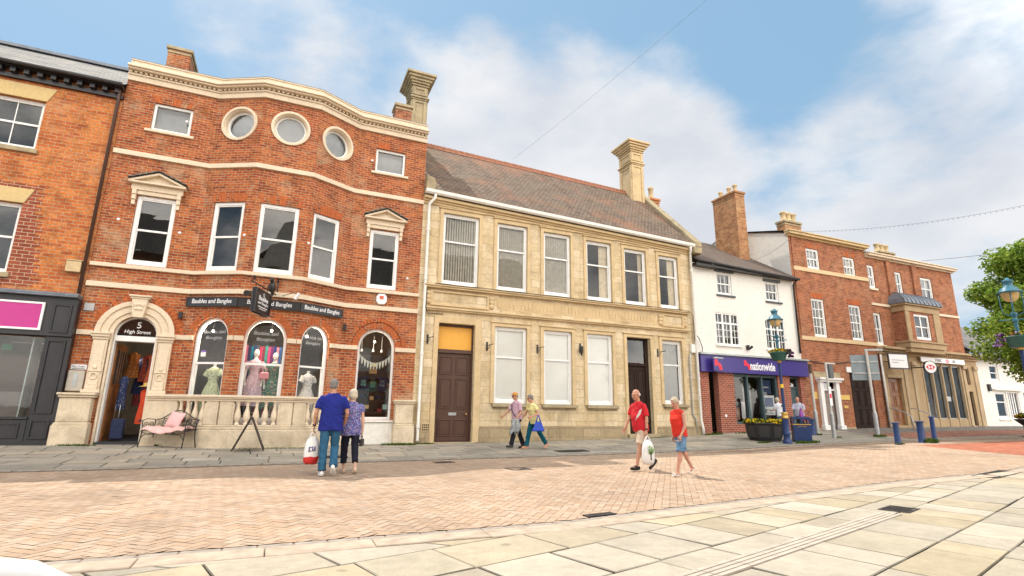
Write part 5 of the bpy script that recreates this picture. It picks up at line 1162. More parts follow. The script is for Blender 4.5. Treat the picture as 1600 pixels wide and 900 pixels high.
m.quad((29.85, 16.62, 7.1), (29.85, 17.5, 7.1), (33.2, 17.5, 7.1), (33.2, 16.62, 7.1))
for k in range(9): x = 30.1+k*.36; m.tube([(x+(30.35+ (k*.30)-x)*((i)/4)*.4, y-.01, z+.01) for i, (y, z) in enumerate(prof)], .022, 5)
m.build('oriel_roof', LEAD, BB)
# ground floor
m = MB(); HX = [outline(28.66-B0, 29.80-B0, .75, 3.13)]+[outline(3.34+.89*i, 4.08+.89*i, 1.10, 3.98) for i in range(4)]+[outline(7.24, 7.72, .70, 2.62), outline(7.16, 7.66, 3.0, 3.95)]
m.wall(FB, [(-.1, -.2), (FB.L+.65, -.2), (FB.L+.65, 4.35), (-.1, 4.35)], HX, .20); m.v = [(x, y-.12, z) for x, y, z in m.v]
m.quad((36.95, Y0-.12, -.2), (36.95, 22, -.2), (36.95, 22, 4.35), (36.95, Y0-.12, 4.35)); m.build('stone_front', TANSTONE, BB)
FH = Fr((28.42, Y0-.12), (37, Y0-.12)); m = MB()
m.fbox(FH, -.1, 8.6, 4.35, 4.45, -.3, .10); m.fbox(FH, -.15, 8.66, 4.60, 4.72, -.3, .36); m.fbox(FH, -.1, 8.6, 4.453, 4.597, -.3, .12)
for i in range(48): m.fbox(FH, -.05+i*.18, .05+i*.18, 4.47, 4.59, .12, .24)
m.build('stone_cornice', TANSTONE, BB, bevel=.006)
m = MB()
for x in (1.62, 2.35, 6.98, 8.05): m.fbox(FH, x, x+.26, .75, 3.85, .0, .05); m.fbox(FH, x-.05, x+.31, 3.853, 4.05, .0, .14); m.fbox(FH, x-.06, x+.32, .3, .75, .0, .14)
for i in range(5): x = 3.19+.89*i+(.02 if i == 0 else 0); m.fbox(FH, x+.03, x+.12, .5, 4.05, .0, .035)
m.fbox(FH, .2, 1.45, 3.15, 3.30, .0, .07); m.build('pilaster', carved('pale_tan_stone', (.48, .37, .24), (.28, .21, .13), .5), BB, bevel=.01)
m = MB()
for i in range(4): m.ring(FH, outline(3.345+.89*i, 4.075+.89*i, 1.105, 3.975), outline(3.38+.89*i, 4.04+.89*i, 1.15, 3.93), -.10, -.05)
w = m.build('bank_window', GREYM, BB); m = MB()
for i in range(4): m.quad(*[FH.P(x, z, -.08) for x, z in outline(3.36+.89*i, 4.06+.89*i, 1.13, 3.95)])
m.build('pane', SHOPGL, w); m = MB(); m.fbox(FH, 3.43+1.78, 3.99+1.78, 2.05, 2.30, -.16, -.15); m.fbox(FH, 3.46, 3.95, 1.15, 1.95, -.3, -.29); m.build('notice', SIGNW, w)
panel_door(BB, FH, .25, 1.37, .75, 3.12, -.14, WOODO, [(.36, .76, 1.0+.7*i, 1.55+.7*i) for i in range(3)]+[(.86, 1.26, 1.0+.7*i, 1.55+.7*i) for i in range(3)], name='bank_door')
m = MB(); m.fbox(FH, 7.245, 7.715, .7, 2.6, -.16, -.12); m.build('side_door', DARKD, BB); m = MB(); m.fbox(FH, 7.165, 7.655, 3.0, 3.94, -.16, -.12); m.build('side_window', DARKGL, BB)
m = MB(); m.fbox(FH, .0, 1.6, -.1, .62, .0, .35); m.fbox(FH, .1, 1.5, .623, .75, .0, .30); m.build('doorstep', TANSTONE, BB, bevel=.02)
m = MB(); m.tube([FH.P(-.22, 4.3, .1), FH.P(-.22, .7, .1)], .05, 8); m.build('downpipe', PAINTW, BB)
room(BB, FB, .2, 7.7, [.45, 4.4, 7.2, 9.6], 4.0, back=.5)
def hexlogo(par, fr, cx, cz, w, d, bg=None):
    h = w*.5; p = lambda x, z: (cx+x*w/4, cz+z*h/2); m = MB()
    for tri in (((-2, 0), (-1, -1), (-1, 1)), ((2, 0), (1, 1), (1, -1)), ((-1, 1), (0, 0), (1, 1)), ((-1, -1), (1, -1), (0, 0))): m.prism(fr, [p(*q) for q in tri], d, d+.006)
    m.build('emblem', SIGNRED, par)
t = thing('bank_fascia', 'pale grey bank name board with small red hexagon, below the stone cornice', 'shop sign', (33.4, 17.2, 4.1), world=True)
m = MB(); m.fbox(FH, 3.0, 7.0, 4.08, 4.343, .145, .20); m.build('board', SIGNW, t, bevel=.006); text(t, 'HSBC', FH, 4.55, 4.21, .62, .202, BLACKP, height=.16, bold=.01); text(t, 'UK', FH, 5.95, 4.21, .32, .202, BLACKP, height=.16, bold=.01); hexlogo(t, FH, 5.35, 4.21, .36, .20)
t = thing('round_sign', 'round white projecting sign with red hexagon emblem outside the bank', 'shop sign', (31, 16.4, 3.2), world=True)
fh = Fr((30.55, 16.75), (31.35, 16.40)); m = MB(); m.prism(fh, circ(.44, 3.72, .31, 32), -.04, .04); m.build('disc', SIGNW, t, bevel=.01); m = MB(); m.ring(fh, circ(.44, 3.72, .33, 32), circ(.44, 3.72, .305, 32), -.05, .05); m.tube([(30.75, 17.4, 3.72), (30.72, 16.72, 3.72)], .03, 6); m.build('bracket', BLACKM, t); hexlogo(t, fh, .44, 3.72, .47, .04)

# ------------------------------------------------------------------ white house at the end of the street
EB = thing('white_house', 'low white rendered house with grey slate roof behind the tree, far right', 'house', (41, Y0, .6), world=True)
FE = Fr((37.0, Y0), (47.5, Y0)); m = MB(); m.wall(FE, [(0, 0), (FE.L, 0), (FE.L, 4.8), (0, 4.8)], [outline(1.58, 2.75, 1.12, 2.70), outline(2.95, 4.1, 1.12, 2.72), outline(1.5, 2.4, 3.3, 4.3), outline(4.7, 5.6, .6, 2.7)], .15)
m.add([(37.0, Y0, 0), (37.0, 24, 0), (37.0, 24, 4.8), (37.0, 20.7, 6.9), (37.0, Y0, 4.8)], [(4, 3, 2, 1, 0)]); m.build('wall', PAINTW, EB)
m = MB(); m.add([(36.6, 17.0, 4.75), (47.6, 17.0, 4.75), (47.6, 20.7, 7.3), (36.6, 20.7, 7.3), (36.6, 24.5, 4.75), (47.6, 24.5, 4.75)], [(0, 1, 2, 3), (3, 2, 5, 4)]); m.build('roof', SLATE, EB)
m = MB(); m.fbox(FE, -.4, FE.L, 4.55, 4.74, .0, .46); m.hexa([(36.58, 16.98, 4.6), (36.7, 16.98, 4.6), (36.7, 20.7, 7.15), (36.58, 20.7, 7.15), (36.58, 16.98, 4.78), (36.7, 16.98, 4.78), (36.7, 20.7, 7.33), (36.58, 20.7, 7.33)]); m.build('eaves_board', BLACKP, EB)
window(EB, FE, 1.584, 2.746, 1.124, 2.696, inset=.04, rail=2.1, fw=.10, sill=(.05, .08, .06, PAINTW)); window(EB, FE, 2.954, 4.096, 1.124, 2.716, inset=.04, cols=4, rows=(1, 1), fw=.07, bars=.10); window(EB, FE, 1.504, 2.396, 3.304, 4.296, inset=.04, rail=3.8, fw=.08)
m = MB(); m.fbox(FE, 1.35, 4.4, 2.78, 2.86, .0, .16); m.build('window_hood', PAINTW, EB); m = MB(); m.fbox(FE, 4.704, 5.596, .6, 2.69, -.14, -.1); m.build('door', BLACKP, EB); m = MB(); m.fbox(FE, .9, 1.1, 2.7, 3.1, .0, .12); m.build('wall_lantern', BLACKM, EB)
m = MB(); m.fbox(FE, 0, FE.L, 0, .62, .0, .03); m.build('black_base', BLACKP, EB); room(EB, FE, .2, 10, [.5, 2.9, 4.7], 4, back=.4)

# ------------------------------------------------------------------ the opposite side of the street, seen in the window glass
def opposite(x0, x1, zt, y, mat, label, gable=0, roofm=SLATE):
    t = thing('town_house', label, 'building', ((x0+x1)/2, y, 0), world=True)
    f = Fr((x1, y), (x0, y)); L = f.L; m = MB(); hs = []
    n = max(2, int(L/2.2))
    for i in range(n):
        for z in (1.0, 4.3, 7.4, 10.2):
            if z+2 < zt: hs.append(outline(L*(i+.5)/n-.55, L*(i+.5)/n+.55, z, z+1.9))
    top = [(0, zt), ] if not gable else [(L, zt), (L*.86, zt), (L*.82, zt+gable*.35), (L*.68, zt+gable*.5), (L*.60, zt+gable*.92), (L*.5, zt+gable), (L*.40, zt+gable*.92), (L*.32, zt+gable*.5), (L*.18, zt+gable*.35), (L*.14, zt), (0, zt)]
    m.wall(f, [(0, -.2), (L, -.2)]+([(L, zt), (0, zt)] if not gable else top), hs, .2)
    m.quad((x0, y-8, -.2), (x0, y, -.2), (x0, y, zt), (x0, y-8, zt)); m.quad((x1, y, -.2), (x1, y-8, -.2), (x1, y-8, zt), (x1, y, zt)); m.build('wall', mat, t)
    m = MB(); m.add([(x0, y+.3, zt), (x1, y+.3, zt), (x1, y-4, zt+4.2), (x0, y-4, zt+4.2), (x0, y-8, zt), (x1, y-8, zt)], [(3, 2, 1, 0), (4, 5, 2, 3)]) if not gable else m.add([(x0, y-.05, zt), (x0, y-8, zt), ((x0+x1)/2, y-8, zt+gable*.8), ((x0+x1)/2, y-.05, zt+gable*.8), (x1, y-.05, zt), (x1, y-8, zt)], [(0, 1, 2, 3), (3, 2, 5, 4)]); m.build('roof', roofm, t)
    for h in hs:
        m = MB(); s0, s1, z0, z1 = h[0][0], h[1][0], h[0][1], h[2][1]; m.ring(f, h, outline(s0+.08, s1-.08, z0+.08, z1-.08), -.2, -.08); m.fbox(f, s0+.08, s1-.08, (z0+z1)/2-.03, (z0+z1)/2+.03, -.17, -.1); w = m.build('window', WHITE, t)
        m = MB(); m.quad(*[f.P(x, z, -.15) for x, z in outline(s0+.05, s1-.05, z0+.05, z1-.05)]); m.build('pane', DARKGL, w)
opposite(-12, -3.2, 12.2, -9.5, BROWN, 'brown brick town house with slate roof behind the photographer, left end')
opposite(-3.0, 2.6, 12.6, -9.3, PAINTW, 'white gabled town house directly behind the photographer', 3.0)
opposite(2.8, 12.0, 11.6, -9.6, ORANGE, 'orange brick town house with slate roof behind the photographer')
opposite(12.2, 22, 12.4, -9.8, STONE, 'stone town house behind the photographer, right end')
# ------------------------------------------------------------------ balustrade in front of the bay
BA = thing('balustrade', 'low cream stone balustrade with turned balusters in front of the bay', 'balustrade', (-.5, 16.45, .1), world=True)
BP = [(-3.27, 17.18), (-2.83, 17.18), (-1.45, 16.44), (.42, 16.44), (1.80, 17.18), (1.98, 17.18)]
BF = [Fr(BP[i], BP[i+1]) for i in range(5)]
m = MB(); band(m, BP, -.1, .62, .10, back=.12); band(m, BP, .622, .68, .07, back=.10); band(m, BP, .682, .735, .02, back=.10)
m.build('plinth', CREAMDIRTY, BA, bevel=.035, seg=2)
m = MB(); band(m, BP, 1.36, 1.42, .02, back=.14); band(m, BP, 1.422, 1.46, .06, back=.16); band(m, BP, 1.462, 1.525, .09, back=.18); m.build('coping', CREAM, BA, bevel=.008)
GAPS = {1: (.36, 1.20), 2: (.36, 1.50), 3: (.36, 1.22)}
m = MB()
m.fbox(BF[0], -.02, .5, .737, 1.357, -.12, .0)
for i in (1, 2, 3):
    a, b = GAPS[i]; f = BF[i]; m.fbox(f, .02, a, .737, 1.357, -.12, .0); m.fbox(f, a-.03, a+.03, .74, 1.30, -.10, .02)
    m.build('pier', CREAMDIRTY, BA, bevel=.01); m = MB(); m.fbox(f, b, f.L-.02, .737, 1.357, -.12, .0); m.fbox(f, b-.03, b+.03, .74, 1.30, -.10, .02)
m.fbox(BF[4], 0, .18, .737, 1.357, -.12, .0)
m.build('pier', CREAMDIRTY, BA, bevel=.01)
bal = [(.065, 0), (.065, .05), (.045, .06), (.04, .09), (.075, .14), (.088, .22), (.075, .32), (.045, .43), (.036, .50), (.045, .53), (.036, .55), (.042, .58), (.06, .60), (.06, .62)]
for i, n in ((1, 4), (2, 5), (3, 4)):
    a, b = GAPS[i]
    for k in range(n):
        q = MB(); q.lathe(BF[i].P(a+(b-a)*(k+.5)/n, .737, -.05), bal, 12); q.build('baluster', CREAM, BA)
# letter box unit and name plate beside the entrance
t = thing('letter_box', 'grey metal letter box unit on the brick beside the arched entrance', 'letter box', (-4.95, 17.45, 1.57), world=True)
fr = FC[0]; m = MB(); m.fbox(fr, .02, .38, 1.57, 2.10, .003, .09); m.build('case', plain('stone_grey_metal', (.42, .38, .32), .5), t, bevel=.01); m = MB(); m.fbox(fr, .15, .24, 1.68, 2.02, .09, .10); m.cyl(fr.P(.08, 1.84, .09), fr.P(.08, 1.84, .105), .02); m.build('slot', GREYM, t)
t = thing('name_plate', 'small white name plate with dark lettering above the letter box', 'sign', (-4.95, 17.46, 2.13), world=True); m = MB(); m.fbox(fr, .04, .38, 2.13, 2.26, .003, .03); m.build('plate', SIGNW, t); text(t, 'MILLITARY', fr, .21, 2.205, .29, .032, BLACKP, height=.055); m = MB(); m.fbox(fr, .07, .35, 2.145, 2.16, .03, .034); m.build('small_print', BLACKP, t)
t = tag(recentre((lambda m: (m.fbox(fr, .06, .28, 3.72, 3.92, .003, .03), m.build('blank_plate', plain('grey_plate', (.45, .45, .46), .6), None))[1])(MB())), 'small square grey plate on the brick left of the entrance arch', 'sign')
# burglar alarm, wall lights
t = thing('alarm_box', 'white hexagonal alarm box with red square on the brick at right', 'alarm', (2.8, 17.4, 4.6), world=True); f4 = FC[4]; c = 2.81-1.64
m = MB(); m.prism(f4, [(c-.10, 4.60), (c+.10, 4.60), (c+.17, 4.70), (c+.17, 4.86), (c+.10, 4.95), (c-.10, 4.95), (c-.17, 4.86), (c-.17, 4.70)], .003, .10); m.build('case', PALEPLASTIC, t, bevel=.012); m = MB(); m.fbox(f4, c-.07, c+.06, 4.77, 4.88, .10, .106); m.build('label_panel', plain('label_red', (.7, .1, .05), .4), t)
for x, w in ((2.33, 'right of the entrance arch'), (None, 'left of the right hand arched window')):
    f, s = (FC[0], 2.33) if x else (FC[4], .065)
    t = thing('wall_light', 'small black box light on the brick, '+w, 'wall light', f.P(s, 3.65, .1), group='black up and down lights', world=True)
    m = MB(); m.fbox(f, s-.05, s+.05, 3.66, 3.85, .04, .14); m.fbox(f, s-.03, s+.03, 3.72, 3.80, .0, .04); m.build('case', BLACKM, t, bevel=.008)
# hanging sign
t = thing('hanging_sign', 'black hanging board on an iron scroll bracket over the middle bay', 'hanging sign', (-.7, 15.8, 3.7), world=True)
fs_ = Fr((-.88, 15.32), (-.53, 16.28)); L = fs_.L
m = MB(); m.fbox(fs_, 0, L, 3.70, 4.36, -.05, .05); m.build('board', BLACKP, t, bevel=.008); m = MB(); m.ring(fs_, outline(0, L, 3.70, 4.36), outline(.05, L-.05, 3.76, 4.30), -.065, .065); m.build('frame', BLACKM, t)
text(t, 'Baubles', fs_, L/2, 4.12, .62, .055, SIGNW, bold=.02, shear=.1, height=.13); text(t, 'and Bangles', fs_, L/2, 3.98, .68, .055, SIGNW, bold=.01, shear=.1, height=.10)
m = MB(); m.fbox(fs_, .2, L-.2, 3.87, 3.895, .05, .055); m.fbox(fs_, .28, L-.28, 3.82, 3.838, .05, .055); m.ring(fs_, circ(L/2, 4.235, .05, 12), circ(L/2, 4.235, .035, 12), .05, .055); m.build('small_print', SIGNW, t)
m = MB(); A = Vector((-.98, 15.05, 4.47)); B = Vector((-.36, 16.78, 4.47)); u = (B-A).normalized()
m.tube([A, B], .018, 6); m.tube([B+Vector((0, 0, .42)), B-u*.35+Vector((0, 0, .30)), B-u*.75+Vector((0, 0, .04))], .016, 6); m.tube([B+Vector((0, 0, -.1)), B+Vector((0, 0, .55))], .02, 6)
for k in (.35, 1.15): m.tube([A+u*k, A+u*k-Vector((0, 0, .12))], .010, 5)
def spiral(c, r, u, turns=1.6, n=22, s=1): return [c+u*(s*r*(1-.85*i/n)*math.cos(turns*6.283*i/n))+Vector((0, 0, r*(1-.85*i/n)*math.sin(turns*6.283*i/n))) for i in range(n+1)]
m.tube(spiral(B-u*.22+Vector((0, 0, .12)), .10, u), .011, 5); m.tube(spiral(B-u*.62+Vector((0, 0, .09)), .075, u, s=-1), .011, 5); m.tube(spiral(A+u*.18+Vector((0, 0, .10)), .09, u), .011, 5)
m.build('bracket', BLACKM, t)
m = MB(); c = Vector((-.50, 16.40, 4.62)); m.ell(c, (.10, .11, .17)); m.ell(c+Vector((-.02, -.08, .19)), (.06, .08, .07)); m.cyl(c+Vector((-.02, -.15, .19)), c+Vector((-.03, -.24, .17)), .022, .004, 6); m.ell(c+Vector((.03, .10, -.14)), (.05, .12, .10)); m.tube([c, c+Vector((.0, .0, -.3))], .02, 5); m.build('bird_ornament', BLACKM, t)
m = MB(); P0 = Vector((-.20, 16.72, 4.45)); m.tube([P0, P0+Vector((.28, -.4, .04)), P0+Vector((.42, -.52, -.02))], .010, 5); m.build('spotlight_arm', BLACKM, t); m = MB(); m.cyl(P0+Vector((.44, -.52, .02)), P0+Vector((.34, -.46, -.15)), .045, .055, 10); m.build('spotlight', PALEPLASTIC, t)
m = MB(); P0 = Vector((-1.02, 16.72, 4.35)); m.tube([P0, P0+Vector((-.05, -.35, .05))], .012, 5); m.cyl(P0+Vector((-.02, -.30, .06)), P0+Vector((-.10, -.62, -.03)), .06, .085, 12); m.build('spotlight', BLACKM, t)

# ------------------------------------------------------------------ bench, cushion and throw, A-board
BX, BY, BR = -2.53, 16.62, math.atan2(-.60, 1.02)
bz = gz(BX, BY)+KF
be = thing('garden_bench', 'ornate black wrought iron bench with scrolled back beside the shop entrance', 'bench', (BX, BY, bz), BR)
def Z(p): return Vector(p)
m = MB()
for x in (-.62, .62):
    pass
def add_tube(name, paths, r, par, mat=BLACKM):
    m = MB()
    for p in paths: m.tube(p, r, 6)
    return m.build(name, mat, par, uv=False)
for x in (-.62, .62):
    add_tube('leg', [[(x, -.26, 0), (x*.985, -.22, .22), (x*.97, -.2, .42), (x, -.22, .60), (x*1.02, -.2, .68)]], .014, be)
    add_tube('leg', [[(x, .24, 0), (x*.97, .19, .25), (x*.96, .18, .45), (x, .22, .70)]], .014, be)
    q = x/abs(x)
    add_tube('armrest', [[(x*1.02, -.2, .68), (x*1.02, -.05, .72), (x, .22, .70)], [(x, -.21, .42), (x, .18, .44)]]+[[tuple(p) for p in spiral(Vector((x, yy, .56)), .085, Vector((0, 1, 0)), s=ss)] for yy, ss in ((-.1, 1), (.1, -1))]+[[tuple(p) for p in spiral(Vector((x*1.02+q*.03, -.26, .66)), .05, Vector((0, 1, 0)))]], .010, be)
arc_ = [(x, .22+.05, .70+.24*(math.cos(x/.62*math.pi)+1)/2*1.0) for x in np.linspace(-.62, .62, 25)]
sp = []
for x, z, r, s in ((-.50, .58, .085, 1), (-.32, .64, .10, -1), (-.12, .70, .11, 1), (.12, .70, .11, -1), (.32, .64, .10, 1), (.50, .58, .085, -1), (-.22, .53, .06, 1), (.22, .53, .06, -1), (0, .56, .06, 1), (-.42, .50, .05, 1), (.42, .5, .05, -1)): sp.append([tuple(p) for p in spiral(Vector((x, .24, z)), r, Vector((1, 0, 0)), s=s)])
for x in (-.40, -.22, 0, .22, .40): sp.append([(x, .21, .44), (x, .25, .70+.24*(math.cos(x/.62*math.pi)+1)/2)])
add_tube('backrest', [arc_, [(-.62, .2, .46), (.62, .2, .46)]], .013, be); add_tube('scrollwork', sp, .008, be)
m = MB()
for i in range(9): y = -.2+i*.05; m.box(-.62, .62, y-.012, y+.012, .425, .437)
m.build('seat', BLACKM, be, uv=False)
add_tube('front_apron', [[(-.62, -.22, .40), (-.4, -.23, .33), (0, -.23, .37), (.4, -.23, .33), (.62, -.22, .40)], [(-.62, -.23, .20), (-.52, -.23, .32), (-.35, -.23, .36)], [(.62, -.23, .20), (.52, -.23, .32), (.35, -.23, .36)]]+[[tuple(p) for p in spiral(Vector((x, -.23, .37)), .045, Vector((1, 0, 0)), s=s)] for x, s in ((-.3, 1), (-.1, -1), (.1, 1), (.3, -1))], .009, be)
PINK = plain('pink_cloth', (.68, .42, .39), .95, var=.10, scale=5, bump=.2)
def cloth_patch(name, par_loc, rot, f, nx, ny, mat, label, cat, thick=.035):
    V = []; 
    for i in range(nx):
        for j in range(ny): V.append(f(i/(nx-1), j/(ny-1)))
    fs = [(i*ny+j, (i+1)*ny+j, (i+1)*ny+j+1, i*ny+j+1) for i in range(nx-1) for j in range(ny-1)]
    m = MB(); m.add(V, fs, 0, True); o = m.build(name, mat, None, uv=False); s = o.modifiers.new('thick', 'SOLIDIFY'); s.thickness = thick; s.offset = 1
    b = o.modifiers.new('soft', 'SUBSURF'); b.levels = 1; b.render_levels = 1
    o.location = par_loc; o.rotation_euler = (0, 0, rot); return tag(o, label, cat)
rr = random.Random(3)
def throw(u, v):
    x = -.58+1.16*u; y = -.24+.44*v; z = .475+.02*math.sin(u*21+v*3)*math.sin(v*5+u*4)+.012*math.sin(u*9)
    if v < .22: d = (.22-v)/.22; z -= d*(.05+.09*math.sin(u*math.pi)**2*(1-.3*math.sin(u*14))); y -= .03*d
    return (x, y, z)
cloth_patch('seat_throw', (BX, BY, bz), BR, throw, 34, 14, PINK, 'rumpled pink throw spread over the iron bench seat', 'throw', .045)
def pillow():
    m = MB(); n = 14; V = []; 
    for s in (1, -1):
        for i in range(n+1):
            for j in range(n+1):
                u, v = i/n*2-1, j/n*2-1; w = (1-abs(u)**2.6)*(1-abs(v)**2.6); k = 1-.06*(1-w)*(1-abs(u*v))
                V.append((u*.21*k, s*(.075*max(0, w)**.5), v*.21*k))
    N = (n+1)**2; fs = []
    for i in range(n):
        for j in range(n):
            a = i*(n+1)+j; q = (a, a+n+1, a+n+2, a+1); fs.append(q); fs.append(tuple(N+k for k in reversed(q)))
    m.add(V, fs, 0, True); return m
o = pillow().build('cushion', plain('pale_pink_cloth', (.70, .43, .42), .95, var=.08, scale=5, bump=.15), None, uv=False)
o.matrix_world = Matrix.Translation((BX, BY, bz)) @ Matrix.Rotation(BR, 4, 'Z') @ Matrix.Translation((.05, .08, .70)) @ Matrix.Rotation(R(-20), 4, 'X') @ Matrix.Rotation(R(9), 4, 'Y'); tag(o, 'square pink cushion leaning on the back of the iron bench', 'cushion')
ab = thing('a_board', 'black framed folding pavement sign seen edge on in front of the balustrade', 'pavement sign', (-.58, 15.62, gz(-.58, 15.62)+KF))
for s in (-1, 1):
    m = MB(); a = R(23.5)*s; M = Matrix.Translation((s*.012, 0, .84)) @ Matrix.Rotation(-a, 4, 'Y') @ Matrix.Translation((0, 0, -.44))
    for y in (-.30, .30): m.obox(M @ Matrix.Translation((0, y, 0)), .016, .022, .45)
    for z in (.43, -.30): m.obox(M @ Matrix.Translation((0, 0, z)), .014, .28, .022)
    p = m.build('panel_frame', plain('brown_black_wood', (.03, .02, .015), .5), ab, bevel=.004); q = MB(); q.obox(M @ Matrix.Translation((0, 0, .065)), .006, .278, .345); q.build('panel', plain('board_back', (.16, .13, .11), .7), p)
m = MB(); m.cyl((-.03, -.3, .845), (-.03, .3, .845), .012); m.build('hinge', GREYM, ab)

# ------------------------------------------------------------------ lamps, baskets, planter, bin, bollards
def make_lamp(loc, rz, label):
    t = thing('street_lamp', label, 'street lamp', loc, rz, group='blue lantern street lamps')
    m = MB(); m.lathe((0, 0, 0), [(.155, 0), (.155, .10), (.125, .14), (.115, .16), (.115, .30), (.125, .32), (.125, .36), (.115, .38), (.115, .84), (.125, .87)], 16); m.build('base', BLUEP, t)
    m = MB(); m.lathe((0, 0, 0), [(.115, .873), (.13, .90), (.105, .93), (.105, 1.02), (.13, 1.06), (.10, 1.09), (.06, 1.10)], 16); m.build('brass_collar', BRASS, t)
    m = MB(); m.cyl((0, 0, 1.10), (0, 0, 2.86), .055, .048, 12); m.build('pole', BLUEP, t)
    m = MB(); m.cyl((0, 0, 1.96), (0, 0, 2.09), .060, n=12); m.build('yellow_band', plain('yellow_sticker', (.75, .5, .03), .5), t)
    m = MB(); m.lathe((0, 0, 0), [(.05, 2.86), (.075, 2.88), (.08, 2.97), (.06, 3.0)], 12); m.build('brass_ring', BRASS, t)
    m = MB(); m.cyl((0, 0, 2.86), (0, 0, 3.80), .046, .042, 12); m.lathe((0, 0, 0), [(.05, 3.62), (.075, 3.66), (.05, 3.72), (.045, 3.78), (.085, 3.84), (.06, 3.90)], 12); m.build('upper_pole', TEALP, t)
    m = MB(); m.tube([(-.30, 0, 3.70), (.30, 0, 3.70)], .014, 6); m.ell((-.30, 0, 3.70), .026, nu=8, nv=6); m.ell((.30, 0, 3.70), .026, nu=8, nv=6)
    for s in (-1, 1): m.tube([(0, 0, 3.76), (s*.12, 0, 3.84), (s*.22, 0, 3.90), (s*.235, 0, 4.1), (s*.235, 0, 4.47)], .013, 6)
    for s in (-1, 1): m.tube([(0, 0, 3.76), (0, s*.12, 3.84), (0, s*.22, 3.90), (0, s*.235, 4.1), (0, s*.235, 4.47)], .013, 6)
    m.build('lantern_arm', TEALP, t)
    m = MB(); m.lathe((0, 0, 0), [(.02, 4.20), (.10, 4.22), (.16, 4.28), (.19, 4.37), (.20, 4.47)], 18); m.build('lantern_glass', LAMPGL, t)
    m = MB(); m.lathe((0, 0, 0), [(.21, 4.45), (.28, 4.46), (.285, 4.48), (.215, 4.52), (.195, 4.58), (.13, 4.63), (.105, 4.66), (.105, 4.76), (.125, 4.78), (.125, 4.80), (.09, 4.82), (.06, 4.86), (.02, 4.90)], 20)
    for i in range(6): a = i*math.pi/3; m.box(.11*math.cos(a)-.012, .11*math.cos(a)+.012, .11*math.sin(a)-.012, .11*math.sin(a)+.012, 4.80, 4.85)
    m.build('lantern_hood', TEALP, t, uv=False)
    return t
l0 = make_lamp((16.80, 13.92, gz(16.80, 13.92)+.02), R(-50), 'teal and blue lantern street lamp beside the planter in front of the white building')
dup(l0, (18.53, 7.62, gz(18.53, 7.62)-.02), R(-66), 'teal lantern street lamp in front of the tree at the right edge')
def flower_mesh(name, par, spots, leafcol, cols, n, seed, size=.035):
    rng = random.Random(seed); P = []; C = []
    for _ in range(n):
        x, y, z, r = rng.choice(spots); a, b = rng.uniform(0, 6.28), rng.random()**.5; px, py = x+r*b*math.cos(a), y+r*b*math.sin(a); pz = z+rng.uniform(-.3, 1)*r*.55*(1-b*b*.7)
        s = size*rng.uniform(.7, 1.5); nrm = Vector((rng.uniform(-1, 1), rng.uniform(-1, 1), rng.uniform(.1, 1))).normalized(); t = nrm.orthogonal().normalized(); w = nrm.cross(t); c = Vector((px, py, pz))
        P.append([c-t*s-w*s, c+t*s-w*s, c+t*s+w*s, c-t*s+w*s]); 
        if rng.random() < .5: k = leafcol; C.append([q*rng.uniform(.6, 1.3) for q in k])
        else: k = rng.choice(cols); C.append([q*rng.uniform(.8, 1.15) for q in k])
    o = quads_mesh(name, np.array([[list(v) for v in q] for q in P]), np.array(C), PETAL); o.parent = par; return o
YEL, ORA, PUR, LIL, DPU = (.75, .50, .02), (.62, .20, .02), (.16, .03, .20), (.45, .28, .55), (.06, .012, .06)
def basket(loc, rz, label, right):
    t = thing('flower_basket', label, 'flower basket', loc, rz, group='green flower baskets on the lamps')
    m = MB(); m.lathe((0, 0, 0), [(.20, 0), (.215, .02), (.30, .27), (.315, .28), (.315, .31), (.06, .31)], 20); m.build('tub', plain('green_plastic_tub', (.015, .085, .075), .45), t)
    flower_mesh('flowers', t, [(-.20, .1, .33, .13), (-.05, -.1, .35, .15), (.08, .1, .36, .15), (0, 0, .36, .2), (.18, -.08, .34, .13)], (.07, .13, .02), [YEL, YEL, (.75, .62, .08), ORA] if not right else [YEL, LIL, LIL, (.75, .6, .1)], 520, 3, .026)
    flower_mesh('trailing_flowers', t, [(.36, -.02, .26, .13), (.40, .0, .14, .09), (.34, .05, .36, .09)] if not right else [(-.36, 0, .22, .13), (-.44, 0, .08, .11), (-.38, .05, .36, .09)], (.08, .10, .05), [PUR, DPU, PUR] if not right else [LIL, PUR, LIL], 260, 5, .026)
    return t
basket((16.80, 13.92, gz(16.8, 13.9)+2.96), R(-50), 'green tub of yellow and purple flowers round the lamp beside the planter', False)
basket((18.53, 7.62, gz(18.53, 7.62)+2.90), R(-66), 'green tub of lilac and yellow flowers on the lamp at the right edge', True)
PLN = (16.86, 14.92); pz = gz(*PLN)+KF
t = thing('planter', 'black panelled octagonal planter of yellow flowers in front of the white building', 'planter', (*PLN, pz), R(-49))
m = MB(); n = 8
def octa(r, z): return [(r*math.cos(math.pi*(2*i+1)/8), r*math.sin(math.pi*(2*i+1)/8)*.80, z) for i in range(8)]
for (r0, z0), (r1, z1) in (((.60, .06), (.70, .58)), ((.74, .585), (.74, .64)), ((.56, .0), (.56, .055))):
    a, b = octa(r0, z0), octa(r1, z1); m.add(a+b, [(i, (i+1) % 8, 8+(i+1) % 8, 8+i) for i in range(8)]+[tuple(range(7, -1, -1)), tuple(range(8, 16))])
m.build('tub', BLACKP, t, bevel=.012, uv=False)
